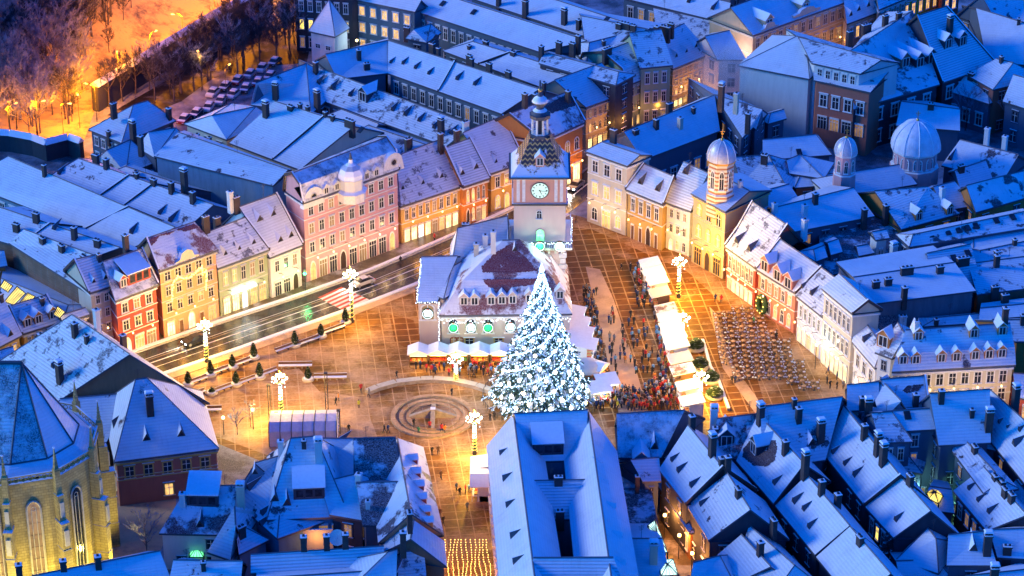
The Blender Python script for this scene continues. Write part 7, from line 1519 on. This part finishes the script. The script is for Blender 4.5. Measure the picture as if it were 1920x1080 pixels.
# sodium street lamps: poles with arm
sm_ = MB(); sm_.tube([(0, 0, 0), (0, 0, 7.5), (0, -.8, 8.2), (0, -1.8, 8.2)], .09, 'iron', 6); SPM = sm_.mesh('pole'); sm_ = MB(); sm_.box((0, -1.9, 8.12), (.35, .8, .16), 'glow_sodium' if 'glow_sodium' in MATS else 'glow_warm'); SHM = sm_.mesh('lamp_head')
SOD = (1, .30, .0)
def sodium(label, px, py, e, z=None, col=SOD, group=None, hh=8.0):
    p = P0(px, py)
    if z == 'hill': p.z = max(0, hill_z(p.x, p.y))
    rt = root('street_lamp', label, 'street lamp', p, rr.uniform(0, 6), group); inst('pole', SPM, rt); inst('lamp_head', SHM, rt); light('sodium_light', p+V(0, 0, hh-.4), e, col, .3)
for x, y in ((182,228),(225,172),(285,130),(345,92),(405,56),(455,30),(505,-5),(545,-40)): sodium('orange sodium lamp post on the road behind the old town wall', x, y, 9000, 'hill', group='sodium lamps behind the old town wall', hh=9)
for x, y in ((20,268),(70,262),(120,262),(150,240)): sodium('orange sodium lamp post at the foot of the wooded hill', x, y, 3600, 'hill', group='sodium lamps at the foot of the wooded hill')
sodium('amber lamp post in the car park inside the town wall', 378, 170, 420, col=(1, .5, .08)); sodium('amber lamp post among the parked cars', 425, 195, 160)
# glow of yards and lanes that the photograph shows lit
for label, px, py, e, col, hh in (('orange lamp in the narrow canopy alley', 1245, 1010, 600, (1, .38, .07), 4), ('second orange lamp low in the canopy alley', 1272, 1048, 600, (1, .38, .07), 4), ('yellow yard lamp beside the bright yellow yard house', 1185, 935, 160, (1, .7, .2), 4), ('cool green yard lamp in the narrow lower-right yard', 1770, 985, 130, (.3, 1, .6), 4), ('teal courtyard lamp in the deep courtyard on the right', 1715, 960, 160, (.4, .9, .9), 4),
    ('cool white lamp before the lower shops of the right row', 1528, 692, 170, (.75, 1, .95), 4.5), ('third orange lamp at the foot of the canopy alley', 1296, 1082, 500, (1, .38, .07), 4), ('amber garden lamp near the glowing shrub', 475, 805, 900, (1, .6, .15), 3.5), ('green-white lamp in the parish house garden', 420, 815, 160, (.5, 1, .8), 3), ('lamp in the yard beside the white watch tower', 670, 118, 260, (.6, .9, 1), 5), ('amber lamp in the courtyard behind the pink palace', 500, 345, 220, (1, .5, .2), 6), ('violet-white lamp in the lane by the smoking chimney', 1370, 175, 900, (.9, .65, .7), 8)):
    p = P0(px, py); b = MB(); b.tube([p, p+V(0, 0, hh)], .07, 'iron', 5); b.lathe(tuple(p+V(0, 0, hh)), [(.05, -.1), (.25, 0), (.25, .35), (.04, .5)], 'glow_warm', 8); tag(b.build('yard_lamp'), label, 'yard lamp'); light('yard_light', p+V(.5, -.5, hh+.4), e, col, .3)
# church floodlights on the ground
fl_ = MB(); fl_.box((0, 0, .25), (.6, .4, .4), 'iron'); fl_.box((0, -.02, .47), (.5, .32, .06), 'glow_warm'); FLM = fl_.mesh('floodlight')
for dx, dy, e in ((-14, -R-9, 2600), (-6, -R-9, 2800), (3, -R-8.5, 2800), (11, -R-3, 2600), (17, -R+6, 2000)):
    p = V(cx+dx, cy+dy, 0); tag(inst('floodlight', FLM, None, p), 'ground floodlight aimed up at the gothic church wall', 'floodlight', 'floodlights of the gothic church')
    light('floodlight_beam', p+V(0, 0, .8), e*1.5, (1, .78, .16), .3, spot=110, aim=(cx+dx*.45, cy+dy*.35, 12))
# cool light on the tower gallery and council front
light('gallery_light', (ax.x, ax.y-hw-2.6, zg+.9), 200, (.45, 1, .75), .4); light('gallery_light', (ax.x-4, ax.y-hw-2.4, zg+.6), 160, (.8, .9, 1), .3); light('gallery_light', (ax.x+4, ax.y-hw-2.4, zg+.6), 160, (.8, .9, 1), .3)
for x, g_ in ((850, (.1, 1, .4)), (883, (.8, .9, 1)), (915, (.1, 1, .4)), (957, (.8, .9, 1))):
    q, n, rz = on_wall(CH, x, 612); light('wreath_light', q+n*1.2, 45, g_, .3)
# chimney smoke drifting over the lane in the upper right
m = bpy.data.materials.new('smoke'); m.use_nodes = True; nt = m.node_tree; N, L = nt.nodes, nt.links; N.remove(N['Principled BSDF'])
vo = N.new('ShaderNodeVolumePrincipled'); vo.inputs['Color'].default_value = (.85, .82, .88, 1); tc = N.new('ShaderNodeTexCoord'); t = N.new('ShaderNodeTexNoise'); t.inputs['Scale'].default_value = 1.6; t.inputs['Detail'].default_value = 4; L.new(tc.outputs['Object'], t.inputs['Vector'])
vl = N.new('ShaderNodeVectorMath'); vl.operation = 'LENGTH'; L.new(tc.outputs['Object'], vl.inputs[0]); mr = N.new('ShaderNodeMapRange'); mr.inputs[1].default_value = .2; mr.inputs[2].default_value = 1.0; mr.inputs[3].default_value = .30; mr.inputs[4].default_value = 0; L.new(vl.outputs['Value'], mr.inputs[0])
r = ramp(N, L, t.outputs['Fac'], [(.38, (0, 0, 0)), (.62, (1, 1, 1))]); mu = N.new('ShaderNodeMath'); mu.operation = 'MULTIPLY'; L.new(r.outputs['Color'], mu.inputs[0]); L.new(mr.outputs[0], mu.inputs[1]); L.new(mu.outputs[0], vo.inputs['Density']); L.new(vo.outputs[0], N['Material Output'].inputs['Volume'])
MATS['smoke'] = m; b = MB(); b.lathe((0, 0, 0), [(.02, -1)]+[(math.cos(a), math.sin(a)) for a in [math.radians(x) for x in range(-70, 80, 20)]]+[(.01, 1)], 'smoke', 16); o = b.build('smoke', fix=True); o.location = W(1352, 130, 19); o.scale = (6.5, 5, 7); tag(o, kind='stuff')
sc.cycles.volume_step_rate = 2; sc.cycles.volume_bounces = 0
# ---------------- sky light and sun -----------------
w = bpy.data.worlds.new('World'); sc.world = w; w.use_nodes = True; nt = w.node_tree; N, L = nt.nodes, nt.links; bg = N['Background']
sky = N.new('ShaderNodeTexSky'); sky.sky_type = 'NISHITA'; sky.sun_disc = False; sky.sun_elevation = math.radians(4); sky.sun_rotation = math.radians(250)
sky.air_density = 1.0; sky.ozone_density = 4.0
mx = N.new('ShaderNodeMix'); mx.data_type = 'RGBA'; mx.blend_type = 'MULTIPLY'; mx.inputs[0].default_value = 1
mx.inputs[7].default_value = SKYC
L.new(sky.outputs[0], mx.inputs[6]); L.new(mx.outputs[2], bg.inputs[0]); bg.inputs[1].default_value = SKYS
sl = bpy.data.lights.new('sun', 'SUN'); sl.energy = SUNE; sl.angle = math.radians(14); sl.color = SUNC
so = bpy.data.objects.new('sun', sl); COL.objects.link(so); so.rotation_euler = V(-.92, .13, .34).to_track_quat('Z', 'Y').to_euler()
sc.view_settings.view_transform = 'Standard'; sc.view_settings.look = 'None'; sc.view_settings.gamma = 1; sc.view_settings.exposure = EXPO
sc.render.engine = 'CYCLES'; sc.cycles.use_denoising = True; sc.cycles.max_bounces = 5; sc.cycles.diffuse_bounces = 3; sc.cycles.glossy_bounces = 2
sc.cycles.sample_clamp_indirect = 4; sc.cycles.use_light_tree = True; sc.cycles.caustics_reflective = False; sc.cycles.caustics_refractive = False
